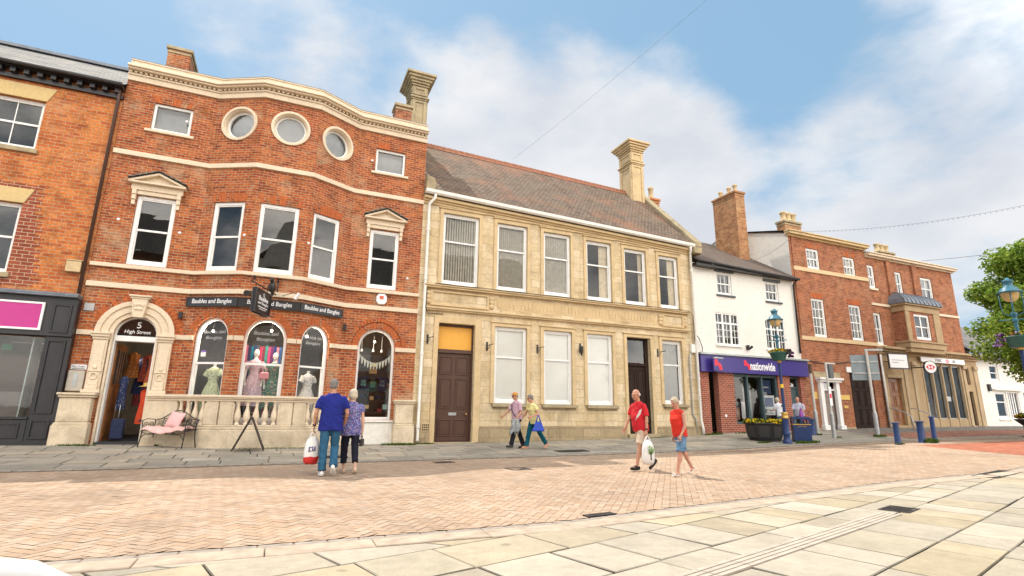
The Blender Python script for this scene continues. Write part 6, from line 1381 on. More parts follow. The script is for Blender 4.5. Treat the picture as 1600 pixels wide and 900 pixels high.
for i in range(8):
    a0, a1 = Vector(octa(.625, .12)[i]), Vector(octa(.625, .12)[(i+1) % 8]); b0, b1 = Vector(octa(.695, .52)[i]), Vector(octa(.695, .52)[(i+1) % 8]); nn = ((a0+a1)/2); nn.z = 0; nn = nn.normalized()*.012; k = .16
    q = MB(); A = a0.lerp(a1, k)+nn; B = a0.lerp(a1, 1-k)+nn; C = b0.lerp(b1, 1-k)+nn; D = b0.lerp(b1, k)+nn; q.hexa([A-nn*2, B-nn*2, B, A, D-nn*2, C-nn*2, C, D]); q.build('panel', plain('charcoal_panel', (.032, .032, .034), .4) if i == 0 else MT['charcoal_panel'], t, bevel=.008, uv=False)
m = MB(); m.add(octa(.68, .60), [tuple(range(8))]); m.build('soil', EARTH, t, uv=False)
flower_mesh('flowers', t, [(x, y, .66, .22) for x in (-.48, -.25, 0, .25, .48) for y in (-.28, 0, .28)], (.075, .14, .025), [YEL, YEL, (.78, .6, .05), (.70, .42, .02)], 1500, 8, .028)
BN = (17.78, 14.10); bz_ = gz(*BN)+KF
t = thing('litter_bin', 'blue open topped square litter bin with a gold band beside the lamp', 'litter bin', (*BN, bz_), R(-42))
m = MB(); w = .29
m.box(-w, w, -w, w, .03, .60); m.box(-w-.012, w+.012, -w-.012, w+.012, .60, .63, 1); m.box(-w+.02, w-.02, -w+.02, w-.02, .0, .028)
for sx in (-1, 1):
    for sy in (-1, 1): m.box(min(sx*w, sx*(w-.06)), max(sx*w, sx*(w-.06)), min(sy*w, sy*(w-.06)), max(sy*w, sy*(w-.06)), .632, .80)
for s in (-1, 1): m.box(-.03, .03, s*w-.02 if s < 0 else w-.02, s*w+.0 if s < 0 else w, .632, .80)
m.box(-w-.015, w+.015, -w-.015, w+.015, .802, .87); m.box(-w+.03, w-.03, -w+.03, w-.03, .872, .895); m.build('body', [BLUEP, BRASS], t, bevel=.02, seg=2, uv=False)
m = MB(); m.box(-w+.03, w-.03, -w+.03, w-.03, .60, .66); m.build('liner', BLACKP, t, uv=False)
for s in (0, 1):
    f = Fr((-w, -w), (w, -w)) if s == 0 else Fr((w, -w), (w, w)); text(t, 'LITTER', f, .29, .545, .30, .002, BRASS, height=.045, extr=.003)
def bollard(loc, h, r, label, rz=0):
    t = thing('bollard', label, 'bollard', loc, rz, group='blue bollards')
    m = MB(); m.lathe((0, 0, 0), [(r*1.15, 0), (r*1.1, .03), (r, .05), (r*.9, h-.10), (r*.9, h-.06)], 12); m.build('post', BLUEP, t)
    m = MB(); m.lathe((0, 0, 0), [(r*1.12, h-.058), (r*1.25, h-.04), (r*1.25, h-.012), (r*.9, h)], 12); m.build('cap', BLUEP, t); return t
bollard((20.55, 15.75, gz(20.55, 15.75)+.02), .67, .115, 'dark blue bollard just right of the litter bin')
bollard((20.51, 12.40, gz(20.51, 12.4)), .78, .10, 'blue bollard standing alone left of the other two in the road edge')
bollard((22.45, 12.70, gz(22.45, 12.7)), .80, .125, 'thickest blue bollard with weeds at its foot near the red paving')
bollard((22.80, 12.45, gz(22.8, 12.45)), .98, .085, 'thin tall blue bollard, rightmost of the three in the road edge')
# sign posts
def post(loc, h, label, r=.045, cat='sign post'):
    t = thing('sign_post', label, cat, loc)
    m = MB(); m.cyl((0, 0, .0), (0, 0, .95), r*1.6, n=12); m.cyl((0, 0, .95), (0, 0, .99), r*1.6, r, 12, caps=False); m.build('base', GREYM, t, uv=False)
    m = MB(); m.cyl((0, 0, .96), (0, 0, h), r, n=12); m.build('pole', plain('cream_grey_post', (.50, .49, .45), .5) if 'cream_grey_post' not in MT else MT['cream_grey_post'], t, uv=False); return t
t = post((20.53, 14.81, gz(20.53, 14.81)+KF), 2.95, 'grey post with a short top arm and notices in front of the small white door')
m = MB(); m.box(-.04, .55, -.03, .03, 2.93, 2.99); m.build('top_arm', MT['cream_grey_post'], t, uv=False); m = MB(); m.box(.12, .36, -.06, .06, 2.35, 2.90); m.build('signal_box', plain('grey_box', (.10, .11, .12), .5), t, bevel=.02, uv=False); m = MB(); m.box(-.07, .07, -.055, -.047, 1.25, 2.0); m.build('notice', SIGNW, t, uv=False)
m = MB(); m.box(-.055, .055, -.058, -.0551, 1.55, 1.72); m.build('notice_print', SIGNRED, t, uv=False)
t = post((23.08, 14.72, gz(23.08, 14.72)+KF), 3.62, 'tall grey post carrying the back of a rectangular road sign by the carriage door', .055)
ff = Fr((0, 0), (math.cos(R(-40)), math.sin(R(-40))))
m = MB(); m.fbox(ff, -.62, .42, 2.32, 3.40, -.10, -.08); m.build('sign_panel', plain('sign_back_grey', (.22, .27, .29), .5, .3), t); m = MB()
for z in (2.62, 3.10): m.fbox(ff, -.60, .40, z-.03, z+.03, -.08, -.05)
m.fbox(ff, -.06, .62, 3.56, 3.64, -.05, .05); m.build('sign_bracket', GREYM, t)
t = post((21.05, 15.92, gz(21.05, 15.92)+KF), 2.55, 'weathered post with a brown top at the right end of the purple fascia', .05); m = MB(); m.cyl((0, 0, 2.55), (0, 0, 2.95), .07, n=8); m.build('timber_top', plain('old_timber', (.10, .07, .05), .9), t, uv=False)
t = thing('notice_board', 'white framed board with faint grey lines fixed near the bank door', 'sign', (28.9, 17.0, 3.6), world=True)
fe = Fr((28.25, 16.95), (29.45, 16.75)); m = MB(); m.fbox(fe, 0, fe.L, 3.58, 4.32, -.02, .02); m.build('board', SIGNW, t); m = MB(); m.ring(fe, outline(-.03, fe.L+.03, 3.55, 4.35), outline(.03, fe.L-.03, 3.61, 4.29), -.03, .03); m.tube([fe.P(.3, 3.95, -.03), (28.6, 17.4, 3.95)], .02, 5); m.tube([fe.P(.9, 3.95, -.03), (29.2, 17.4, 3.95)], .02, 5); m.build('frame', BLACKM, t)
m = MB(); m.fbox(fe, .18, .98, 3.98, 4.02, .02, .024); m.fbox(fe, .18, .62, 3.86, 3.90, .02, .024); m.build('faint_print', plain('faint_grey_print', (.45, .45, .47), .6), t)
for k, (x, lab) in enumerate(((28.45, 'left of the'), (30.15, 'right of the'))):
    z = gz(x, 16.5); m = MB(); m.tube([(x, 17.36, z+1.05), (x, 17.2, z+1.05), (x, 16.55, z+.78), (x, 16.40, z+.62), (x, 16.38, z+.0)], .025, 8); o = recentre(m.build('handrail', GREYM, None, uv=False)); tag(o, 'curved steel handrail %s varnished bank door' % lab, 'handrail', 'steel handrails at the bank door')
# far right flower tub at the frame edge
t = thing('flower_tub', 'dark post planter with yellow flowers at the far right edge of the street', 'planter', (31.2, 13.2, gz(31.2, 13.2)))
m = MB(); m.lathe((0, 0, 0), [(.22, 0), (.20, .06), (.12, .12), (.12, .5), (.38, .75), (.40, .8), (.1, .8)], 14); m.build('tub', BLACKP, t, uv=False); flower_mesh('flowers', t, [(0, 0, .88, .35)], (.06, .11, .02), [YEL, YEL, ORA], 300, 4, .04)

# ------------------------------------------------------------------ white chair back close to the camera
t = thing('white_chair', 'white plastic chair back cut off at the lower left corner', 'chair', (-.65, 1.62, 0), R(20))
m = MB(); hb = .818
arcp = [(-.24, 0, .45), (-.25, .01, .62), (-.235, .02, .78), (-.18, .025, hb-.02), (-.09, .03, hb), (.09, .03, hb), (.17, .025, hb-.02), (.215, .02, .78), (.23, .01, .62), (.23, 0, .45)]
m.tube(arcp, .042, 12); m.build('backrest_frame', PALEPLASTIC, t, uv=False)
m = MB()
for i in range(5): x = -.14+.07*i; m.tube([(x, .012, .46), (x, .03, hb-.02)], .013, 6)
m.build('backrest_slats', PALEPLASTIC, t, uv=False); m = MB(); m.box(-.24, .23, -.44, .0, .42, .46); m.build('seat', PALEPLASTIC, t, bevel=.02, uv=False)
for sx in (-.21, .20):
    for sy in (-.41, -.03): m = MB(); m.cyl((sx, sy, .42), (sx*1.1, sy*1.05, 0), .02, .015); m.build('leg', PALEPLASTIC, t, uv=False)

# ------------------------------------------------------------------ overhead wires
def wire(name, a, b, sag_, r, label, n=60, lumps=False):
    a, b = Vector(a), Vector(b); m = MB(); pts = [a.lerp(b, i/n)-Vector((0, 0, sag_*4*(i/n)*(1-i/n))) for i in range(n+1)]
    m.tube(pts, r, 5)
    if lumps:
        rr = random.Random(1)
        for i in range(3, n-2, 1): m.ell(pts[i]-Vector((0, 0, .04)), (.014, .014, .022), nu=6, nv=4)
    o = m.build(name, plain('wire_grey', (.18, .18, .19), .6) if 'wire_grey' not in MT else MT['wire_grey'], None, uv=False); return tag(recentre(o), label, 'cable')
wire('festoon_cable', (22.4, 17.3, 10.1), (26.5, 6.5, 9.35), .55, .006, 'festoon cable with small lamp holders crossing the street from the brown brick house', 70, True)
wire('overhead_cable', (33.2, 17.3, 9.95), (27, 3.0, 7.6), .3, .012, 'thin plain cable reaching the bank building cornice at right')
wire('overhead_cable', (7.9, 18.4, 11.4), (9.6, 9.0, 12.2), .1, .0035, 'hair thin cable rising from the stone building roof up to the top of the sky')
wire('overhead_cable', (16.3, 17.35, 7.45), (22.5, 17.35, 9.70), .5, .010, 'slack cable slung across the white rendered wall and its roof', lumps=False)

# ------------------------------------------------------------------ tree
def leaf_cloud(name, par, centre, clumps, per, size, cols, seed):
    rng = np.random.default_rng(seed); P = []; C = []
    for (c, r) in clumps:
        n = int(per*r*r); d = rng.normal(size=(n, 3)); d /= np.linalg.norm(d, axis=1)[:, None]; p = c+d*(r*rng.random((n, 1))**.45)*np.array([1, 1, .75])
        nr = d*.6+rng.normal(size=(n, 3))*.6+np.array([0, 0, .5]); nr /= np.linalg.norm(nr, axis=1)[:, None]
        t = np.cross(nr, rng.normal(size=(n, 3))); t /= np.linalg.norm(t, axis=1)[:, None]; w = np.cross(nr, t); s = size*rng.uniform(.6, 1.3, (n, 1))
        P.append(np.stack([p-t*s, p+w*s*.62, p+t*s, p-w*s*.62], 1)); k = np.array(cols)[rng.integers(0, len(cols), n)]*rng.uniform(.75, 1.25, (n, 1)); C.append(k)
    o = quads_mesh(name, np.concatenate(P), np.concatenate(C), LEAFM)
    if par: o.parent = par; o.location = -par.location
    return o
def tree(loc, h, clumps, label):
    t = thing('street_tree', label, 'tree', loc); rng = random.Random(5)
    m = MB(); m.tube([(0, 0, -.1), (.03, .02, 1.2), (-.02, .05, 2.4), (.05, 0, h*.55), (0, .05, h*.85)], .20, 9, taper=.2)
    for c, r in clumps:
        b = Vector(c)-Vector(loc); z0 = min(h*.5, max(1.9, b.z-r*1.5)); m.tube([(0.0, .02, z0), (b.x*.45, b.y*.45, z0+(b.z-z0)*.55), (b.x*.9, b.y*.9, b.z)], .06, 5, taper=.25)
    m.build('trunk', carved('bark', (.12, .095, .07), (.05, .04, .03), .6, 6), t)
    leaf_cloud('crown', t, None, [(np.array(c), r) for c, r in clumps], 950, .082, [(.22, .33, .04), (.16, .27, .035), (.28, .38, .06), (.11, .19, .03), (.34, .42, .09)], 4)
    return t
TX, TY = 28.6, 10.75; tz = gz(TX, TY); rng = random.Random(9); cl_ = []
for k in range(95):
    a, q = rng.uniform(0, 6.28), rng.random()**.5; zz = rng.uniform(-1, 1); rr_ = math.sqrt(max(0.05, 1-zz*zz*.9))
    cl_.append((((TX+2.35*q*rr_*math.cos(a)), TY+2.35*q*rr_*math.sin(a), tz+5.25+2.4*zz), rng.uniform(.6, .95)))
tree((TX, TY, tz), 8.2, cl_, 'bright green leafy street tree behind the lamp at the right edge')
# ------------------------------------------------------------------ what stands in the shop windows
MANN = plain('white_mannequin', (.72, .71, .68), .4, var=.03)
def mannequin(f, s, d, z0, label, dress, head=True, hem=.55, sc=1.0, group='mannequins in the shop windows', arms=True, turn=0):
    p = f.P(s, z0, d); t = thing('mannequin', label, 'mannequin', p, math.atan2(f.u.y, f.u.x)+turn, group=group); t.scale = (sc,)*3
    m = MB(); S = Matrix.Diagonal((1, .68, 1))
    m.lathe((0, 0, 0), [(.16, .55), (.17, .80), (.155, .95), (.115, 1.12), (.15, 1.32), (.17, 1.42), (.13, 1.50), (.05, 1.55), (.045, 1.62)], 16, M=S)
    if head: m.ell((0, -.01, 1.72), (.075, .09, .115))
    else: m.lathe((0, 0, 0), [(.05, 1.60), (.05, 1.63)], 10)
    m.cyl((0, 0, 0), (0, 0, .6), .03); m.lathe((0, 0, 0), [(.16, 0), (.16, .02)], 14)
    if arms:
        for q in (-1, 1): m.tube([(q*.17, 0, 1.44), (q*.22, -.02, 1.22), (q*.24, -.06, 1.0), (q*.22, -.14, .84)], .036, 8, taper=.6); m.ell((q*.22, -.16, .80), (.03, .03, .06), nu=8, nv=6)
    m.build('figure', MANN, t, uv=False)
    m = MB(); V = []; prof = [(.34, hem-.10), (.30, hem+.1), (.24, .85), (.19, .98), (.135, 1.13), (.165, 1.30), (.185, 1.42), (.15, 1.49), (.10, 1.52)]; n = 36
    for r, z in prof:
        for i in range(n): a = 2*math.pi*i/n; k = 1+(.10*math.sin(a*9)*max(0, (1.0-z)/.5) if z < 1 else 0); V.append((r*k*math.cos(a), r*k*.72*math.sin(a), z))
    m.add(V, [(j*n+i, j*n+(i+1) % n, (j+1)*n+(i+1) % n, (j+1)*n+i) for j in range(len(prof)-1) for i in range(n)], 0, True)
    for q in (-1, 1): m.cyl((q*.15, 0, 1.46), (q*.235, -.01, 1.28), .075, .085, 12)
    m.build('dress', dress, t, uv=False); return t
mannequin(FC[1], .74, -.50, .80, 'headless dress form in a pale green print dress, leftmost bay window', floral('green_print', (.50, .55, .36), [(.10, .17, .05), (.66, .66, .52)], 17), head=False, hem=.35, arms=False)
mannequin(FC[1], 1.24, -.62, .76, 'dress form in a bold green and white dress half hidden by brickwork', floral('bold_green_print', (.68, .70, .66), [(.02, .25, .10), (.02, .18, .12)], 14, .52), head=False, hem=.35, arms=False)
mannequin(FC[2], .62, -.50, 1.05, 'white mannequin in a lilac floral dress, middle bay window', floral('lilac_print', (.58, .42, .48), [(.66, .60, .60), (.32, .08, .18), (.18, .20, .34)], 19), hem=.30)
mannequin(FC[2], 1.14, -.48, .98, 'white mannequin in a colourful green and pink floral dress, middle bay window', floral('bright_print', (.05, .16, .13), [(.62, .08, .22), (.60, .32, .10), (.05, .36, .22), (.7, .6, .5)], 15, .47), hem=.30)
mannequin(FC[3], .80, -.50, .70, 'headless dress form in a black and white print dress, right bay window', floral('mono_print', (.66, .65, .63), [(.12, .12, .13), (.74, .73, .72)], 17), head=False, hem=.40, arms=False)
def small(name, label, cat, fn, mats, grp=None, bevel=0):
    m = MB(); fn(m); o = m.build(name, mats, None, bevel=bevel, uv=False); return tag(recentre(o), label, cat, grp)
t = thing('handbag', 'pink handbag hanging between the two mannequins in the middle window', 'handbag', FC[2].P(.89, 2.02, -.30)); f2 = Fr((-.13, 0), (.13, 0)); m = MB(); m.prism(f2, [(-.01, 0), (.27, 0), (.25, .19), (.02, .19)], -.05, .05); m.build('body', plain('pink_leather', (.72, .30, .34), .45), t, bevel=.02); m = MB(); m.tube([(-.07, 0, .18), (-.06, 0, .27), (0, 0, .31), (.06, 0, .27), (.07, 0, .18)], .010, 6); m.build('handle', MT['pink_leather'], t)
SC_COL = [(.60, .05, .16), (.65, .22, .32), (.06, .04, .14), (.0, .22, .30), (.03, .05, .22), (.10, .10, .10), (.55, .04, .12), (.22, .03, .06), (.05, .28, .25), (.6, .08, .22), (.16, .04, .16), (.03, .05, .2), (.65, .25, .35), (.05, .12, .3)]
SCN = ['crimson', 'rose pink', 'plum', 'teal', 'navy', 'charcoal', 'red', 'maroon', 'sea green', 'magenta', 'purple', 'dark navy', 'pale rose', 'mid blue']
for i, c in enumerate(SC_COL):
    def fn(m, i=i):
        n = 8; s = .24+.078*i; V = []
        for k in range(n+1):
            x = s-.034+.068*k/n; dd = -.95+.018*math.sin(k*2.2+i); V += [FC[2].P(x, 1.0, dd), FC[2].P(x, 3.02+.02*(i % 3), dd)]
        m.add(V, [(2*k, 2*k+2, 2*k+3, 2*k+1) for k in range(n)], 0, True)
        m.add([(x, y+.006, z) for x, y, z in V], [(2*k+1, 2*k+3, 2*k+2, 2*k) for k in range(n)], 0, True)
    small('scarf', '%s scarf hanging in the row behind the mannequins, number %s from the left' % (SCN[i], ['one', 'two', 'three', 'four', 'five', 'six', 'seven', 'eight', 'nine', 'ten', 'eleven', 'twelve', 'thirteen', 'fourteen'][i]), 'scarf', fn, plain('scarf_%s' % SCN[i].replace(' ', '_'), c, .9, var=.15), 'scarves hanging in the middle window')
# lettering on the three bay panes
for f, a in ((FC[1], (.83, 3.28)), (FC[2], (.82, 3.30)), (FC[3], (.64, 3.28))):
    par = [o for o in RB.children if o.name.startswith('window')][0]
win_bay = [o for o in RB.children if o.name.split('.')[0] == 'window'][-4:]
for w, f, c in zip(win_bay[:3], FC[1:4], (.83, .825, .64)):
    text(w, 'Baubles and', f, c, 3.33, .66, -.145, NET, height=.11, shear=.1, name='window_lettering', extr=.001); text(w, 'Bangles', f, c, 3.14, .48, -.145, NET, height=.13, shear=.1, name='window_lettering', extr=.001)
# right hand window: bunting, clothes, hats and boxes
f = FC[4]; t = thing('bunting', 'string of white pennants across the right hand arched window', 'bunting', f.P(1.13, 2.6, -.3), world=True)
n = 11; pts = []
for i in range(n+1): u = i/n; pts.append((.60+1.07*u, 3.02-.30*4*u*(1-u)-.05*u))
m = MB(); m.tube([f.P(x, z, -.32) for x, z in pts], .006, 4); m.build('cord', SIGNW, t)
for i in range(n):
    (x0, z0), (x1, z1) = pts[i], pts[i+1]; g = .006; m = MB(); m.prism(f, [(x0+g, z0-.01), ((x0+x1)/2-.012, (z0+z1)/2-.22), ((x0+x1)/2+.012, (z0+z1)/2-.22), (x1-g, z1-.01)], -.325, -.32); m.build('pennant', plain('pennant_white', (.66, .70, .62), .8) if i == 0 else MT['pennant_white'], t)
def tshirt(s, z, k, col, label, chest):
    t = thing('t_shirt', label, 't-shirt', f.P(s, z, -.42), world=True); P = lambda x, y: (s+x*k, z+y*k); m = MB()
    m.prism(f, [P(-.25, -.35), P(.25, -.35), P(.24, .12), P(.40, -.02), P(.46, .10), P(.26, .33), P(.09, .38), P(0, .33), P(-.09, .38), P(-.26, .33), P(-.46, .10), P(-.40, -.02), P(-.24, .12)], -.44, -.40); m.build('shirt', col, t)
    q = MB(); q.fbox(f, *sorted((P(-.13, 0)[0], P(.13, 0)[0])), P(0, -.12)[1], P(0, .18)[1], -.40, -.396); q.build('chest_print', chest, t)
NV = plain('dark_navy_cloth', (.012, .022, .05), .9); tshirt(.86, 2.02, .62, NV, 'dark T-shirt with pale turquoise print, left in the right hand window', floral('turq_print', (.03, .10, .10), [(.35, .6, .6), (.1, .4, .4)], 20)); tshirt(1.46, 2.02, .66, NV, 'dark navy T-shirt with orange print, right in the right hand window', floral('orange_print', (.02, .04, .08), [(.5, .25, .05), (.2, .35, .5)], 20))
tshirt(1.16, 1.98, .62, plain('green_black_cloth', (.015, .05, .045), .9), 'T-shirt with green landscape print between the two dark shirts', floral('landscape_print', (.03, .14, .10), [(.10, .25, .05), (.25, .16, .05), (.02, .3, .38)], 9))
TANB = plain('tan_card', (.48, .30, .14), .8)
for s, z, w, h, c, lab in ((1.16, 2.36, .24, .17, TANB, 'upper tan box standing behind the T-shirts'), (1.17, 1.50, .13, .12, TANB, 'small tan box on the middle of the display shelf'), (1.02, 1.22, .16, .12, plain('straw_card', (.6, .42, .18), .8), 'straw coloured box on the low shelf at left'), (1.62, 1.20, .16, .16, plain('mint_card', (.42, .66, .62), .7), 'mint green box on the low shelf at right'), (1.45, 1.12, .14, .10, plain('dark_red_card', (.25, .03, .05), .7), 'dark red box on the low shelf beside the mint one')):
    small('display_box', lab+' in the right window', 'box', lambda m: m.fbox(f, s-w/2, s+w/2, z, z+h, -.60, -.50), c, bevel=.004)
m = MB(); m.fbox(f, .60, 1.68, 1.44, 1.47, -.85, -.40); m.fbox(f, .60, 1.68, 1.08, 1.11, -.85, -.40); m.build('display_shelf', plain('dark_shelf', (.05, .035, .03), .6), RB)
m = MB(); m.fbox(f, .56, 1.72, .9, 3.0, -1.0, -.95); m.build('display_backing', BLACKP, RB)
for s, z, c, lab in ((1.14, 2.58, plain('straw', (.55, .38, .12), .8), 'straw boater hat hung high in the right window'), (1.46, 2.60, MT['straw'], 'dark banded hat hung right of the straw hat'), (.88, 1.56, NV, 'navy cap on the shelf left of centre'), (1.38, 1.55, NV, 'navy cap on the shelf right of centre')):
    small('hat', lab, 'hat', lambda m: (m.lathe(f.P(s, z, -.5), [(.155, -.01), (.16, 0), (.09, .012), (.085, .09), (.03, .10)], 16)), c if 'dark' not in lab else BROWND)
for s in (.74, 1.12, 1.40): small('pendant_lamp', 'small white pendant lamp, %s in the right hand arched window' % {.74: 'leftmost', 1.12: 'middle', 1.40: 'rightmost'}[s], 'lamp', lambda m: m.lathe(f.P(s, 3.08, -.6), [(.045, 0), (.04, .05), (.018, .09), (.006, .10), (.006, .55)], 10), SIGNW)
# inside the entrance: clothes on hangers, a red dress, a striped case
DC = [((.36, .13, .03), 'orange', -4.02, 18.7, 2.0, 2.75), ((.012, .02, .07), 'navy', -3.82, 18.9, 1.55, 2.6), ((.30, .05, .03), 'rust red', -3.66, 18.7, 1.9, 2.7), ((.10, .03, .05), 'dark wine', -3.52, 18.6, 1.3, 2.65), ((.45, .10, .04), 'coral', -3.42, 18.3, 1.75, 2.72)]
def garment(m, x, y, z0, z1, w0=.17, w1=.12):
    n = 20; V = []; prof = [(w0*1.1, z0), (w0, z0+.2*(z1-z0)), (w1, z0+.6*(z1-z0)), (w1*1.2, z0+.9*(z1-z0)), (.03, z1)]
    for r, z in prof:
        for i in range(n): a = 2*math.pi*i/n; k = 1+.12*math.sin(a*6+x*9); V.append((x+r*k*math.cos(a), y+r*.6*k*math.sin(a), z))
    m.add(V, [(j*n+i, j*n+(i+1) % n, (j+1)*n+(i+1) % n, (j+1)*n+i) for j in range(len(prof)-1) for i in range(n)], 0, True)
for c, nm, x, y, z0, z1 in DC: small('hanging_garment', '%s garment hanging inside the open shop doorway' % nm, 'garment', lambda m: garment(m, x, y, z0, z1), floral('garment_%s' % nm.replace(' ', '_'), c, [tuple(min(1, q*1.7+.03) for q in c), tuple(q*.4 for q in c)], 14), 'clothes hanging inside the entrance')
rr = random.Random(12); PC = [(.25, .04, .05), (.05, .05, .06), (.03, .10, .10), (.35, .30, .26), (.30, .10, .03), (.02, .02, .05), (.28, .05, .14), (.06, .12, .04)]
PN = ['dark red print', 'black print', 'deep teal print', 'pale grey print', 'rust print', 'midnight blue print', 'berry print', 'olive print']
for i in range(8): x = -3.92+.075*i; small('hanging_garment', '%s garment on the rail deep inside the shop doorway' % PN[i], 'garment', lambda m: garment(m, x, 19.3+.12*(i % 3), 1.2+.12*(i % 3), 2.35+.1*(i % 2), .085, .07), floral('garment_%d_print' % i, PC[i], [tuple(min(1, q*2.4+.10) for q in PC[i]), tuple(q*.3 for q in PC[i])], 22), 'clothes hanging inside the entrance')
small('poster', 'purple and white poster on the left of the leftmost bay window', 'poster', lambda m: (m.fbox(FC[1], .43, .58, 2.62, 2.74, -.25, -.245), m.fbox(FC[1], .43, .58, 2.74, 2.80, -.25, -.245, 1)), [SIGNW, plain('poster_purple', (.18, .10, .42), .6)])
small('red_dress', 'long orange red dress with a straw hat above it inside the shop doorway', 'dress', lambda m: garment(m, -3.44, 18.02, .72, 1.70, .15, .11), plain('orange_red_cloth', (.55, .07, .03), .9))
small('sun_hat', 'wide straw sun hat above the long orange red dress in the doorway', 'hat', lambda m: m.lathe((-3.44, 17.96, 1.74), [(.19, 0), (.19, .01), (.09, .03), (.08, .10), (.02, .12)], 16), MT['straw'])
small('patterned_dress', 'blue and white patterned dress hanging beside the open shop door', 'dress', lambda m: garment(m, -3.98, 17.9, 1.10, 2.02, .10, .08), floral('blue_white_print', (.012, .02, .07), [(.5, .5, .52), (.05, .07, .2)], 24, .42))
t = thing('suitcase', 'dark blue checked suitcase with a raised handle just inside the doorway', 'suitcase', (-3.92, 17.78, .28)); m = MB(); m.box(-.15, .15, -.09, .09, .04, .58); m.build('case', floral('blue_check', (.012, .02, .06), [(.05, .07, .14)], 40), t, bevel=.03); m = MB(); m.tube([(-.12, .0, .58), (-.12, 0, .95), (-.02, 0, .95), (-.02, 0, .58)], .010, 6); m.build('handle', GREYM, t)
m = MB(); m.box(-4.3, -3.3, 17.4, 22.5, .2, .27); m.build('shop_floor', plain('grey_mat', (.05, .05, .055), .9), RB)
# lit bulbs the photograph shows inside the shop
BULB = NT('lit_bulb'); BULB.b.inputs['Emission Color'].default_value = (1, .72, .40, 1); BULB.b.inputs['Emission Strength'].default_value = 6; BULB = BULB.m
for (x, y, z), e, lab in (((-3.95, 18.9, 2.62), 3, 'warm lit bulb glowing left inside the shop doorway'), ((-3.40, 19.2, 2.60), 3, 'warm lit bulb glowing right inside the shop doorway'), ((*FC[1].P(.62, 0, -.38)[:2], 3.38), 26, 'warm lit bulb behind the leftmost bay window'), ((*FC[2].P(.95, 0, -.36)[:2], 3.45), 30, 'warm lit bulb behind the middle bay window'), ((*FC[3].P(.55, 0, -.38)[:2], 3.38), 26, 'warm lit bulb behind the right bay window'), ((2.75, 17.86, 3.40), 9, 'warm lit bulb high inside the right hand arched window')):
    t = thing('ceiling_bulb', lab, 'light bulb', (x, y, z), group='lit bulbs in the shop'); m = MB(); m.ell((0, 0, 0), .035, nu=10, nv=8); m.build('bulb', BULB, t, uv=False); m = MB(); m.cyl((0, 0, .03), (0, 0, .30), .012, n=6); m.build('flex', BLACKP, t, uv=False)
    ld = bpy.data.lights.new('bulb_light', 'POINT'); ld.energy = e; ld.color = (1, .84, .64); ld.shadow_soft_size = .06; lo = bpy.data.objects.new('bulb_light', ld); COL.objects.link(lo); lo.parent = t; lo.location = (0, -.06, -.06)
# ------------------------------------------------------------------ people
from mathutils import noise as MN
def capsule(m, a, b, r0, r1, n=12, mat=0):
    a, b = Vector(a), Vector(b); z = (b-a); L = z.length; z.normalize(); x = z.orthogonal().normalized(); y = z.cross(x); V = []; rings = []
    for k in (-75, -45, -15): rings.append((a+z*(r0*math.sin(R(k))), r0*math.cos(R(k))))
    for k in (15, 45, 75): rings.append((b+z*(r1*math.sin(R(k))), r1*math.cos(R(k))))
    for c, r in rings:
        for i in range(n): t = 2*math.pi*i/n; V.append(c+(x*math.cos(t)+y*math.sin(t))*r)
    k = len(rings); fs = [(j*n+i, j*n+(i+1) % n, (j+1)*n+(i+1) % n, (j+1)*n+i) for j in range(k-1) for i in range(n)]+[tuple(range(n-1, -1, -1)), tuple(range((k-1)*n, k*n))]
    m.add(V, fs, mat, True)
def loft(m, rings, n=20, mat=0):
    """rings: (centre, x axis * rx, y axis * ry)"""
    V = []
    for c, ax, ay in rings:
        for i in range(n): t = 2*math.pi*i/n; V.append(Vector(c)+ax*math.cos(t)+ay*math.sin(t))
    k = len(rings); m.add(V, [(j*n+i, j*n+(i+1) % n, (j+1)*n+(i+1) % n, (j+1)*n+i) for j in range(k-1) for i in range(n)]+[tuple(range(n-1, -1, -1)), tuple(range((k-1)*n, k*n))], mat, True)
def fuse(m, name, mat, par, voxel, smooth, mats=None, mfun=None, folds=0, seed=0):
    """one continuous skin out of overlapping closed shapes"""
    me = m.mesh('tmp', mat, uv=False); o = bpy.data.objects.new('tmp', me); COL.objects.link(o)
    r = o.modifiers.new('r', 'REMESH'); r.mode = 'VOXEL'; r.voxel_size = voxel; r.use_smooth_shade = True
    s = o.modifiers.new('s', 'SMOOTH'); s.factor = .5; s.iterations = smooth
    dg = bpy.context.evaluated_depsgraph_get(); dg.update(); me2 = bpy.data.meshes.new_from_object(o.evaluated_get(dg)); me2.name = name
    bpy.data.objects.remove(o); bpy.data.meshes.remove(me)
    if folds:
        N_ = np.empty(len(me2.vertices)*3); me2.vertices.foreach_get('normal', N_); N_ = N_.reshape(-1, 3); C_ = np.empty_like(N_).ravel(); me2.vertices.foreach_get('co', C_); C_ = C_.reshape(-1, 3)
        for i_ in range(len(C_)):
            c = Vector(C_[i_]); q = MN.noise(Vector((c.x*7+seed, c.y*7, c.z*11+c.x*6)))+.6*MN.noise(Vector((c.x*19, c.y*19+seed, c.z*24-c.y*10)))
            C_[i_] += N_[i_]*folds*q
        me2.vertices.foreach_set('co', C_.ravel())
    me2.materials.clear()
    for k in (mats or [mat]): me2.materials.append(k)
    n = len(me2.polygons); me2.polygons.foreach_set('use_smooth', [True]*n)
    if mfun:
        c = np.empty(n*3); me2.polygons.foreach_get('center', c); me2.polygons.foreach_set('material_index', mfun(c.reshape(-1, 3)).astype(np.int32))
    else: me2.polygons.foreach_set('material_index', np.zeros(n, np.int32))
    o = bpy.data.objects.new(name, me2); COL.objects.link(o); o.parent = par; return o
EYE = plain('eye_dark', (.03, .025, .02), .3); LIP = plain('lips', (.42, .17, .14), .5)
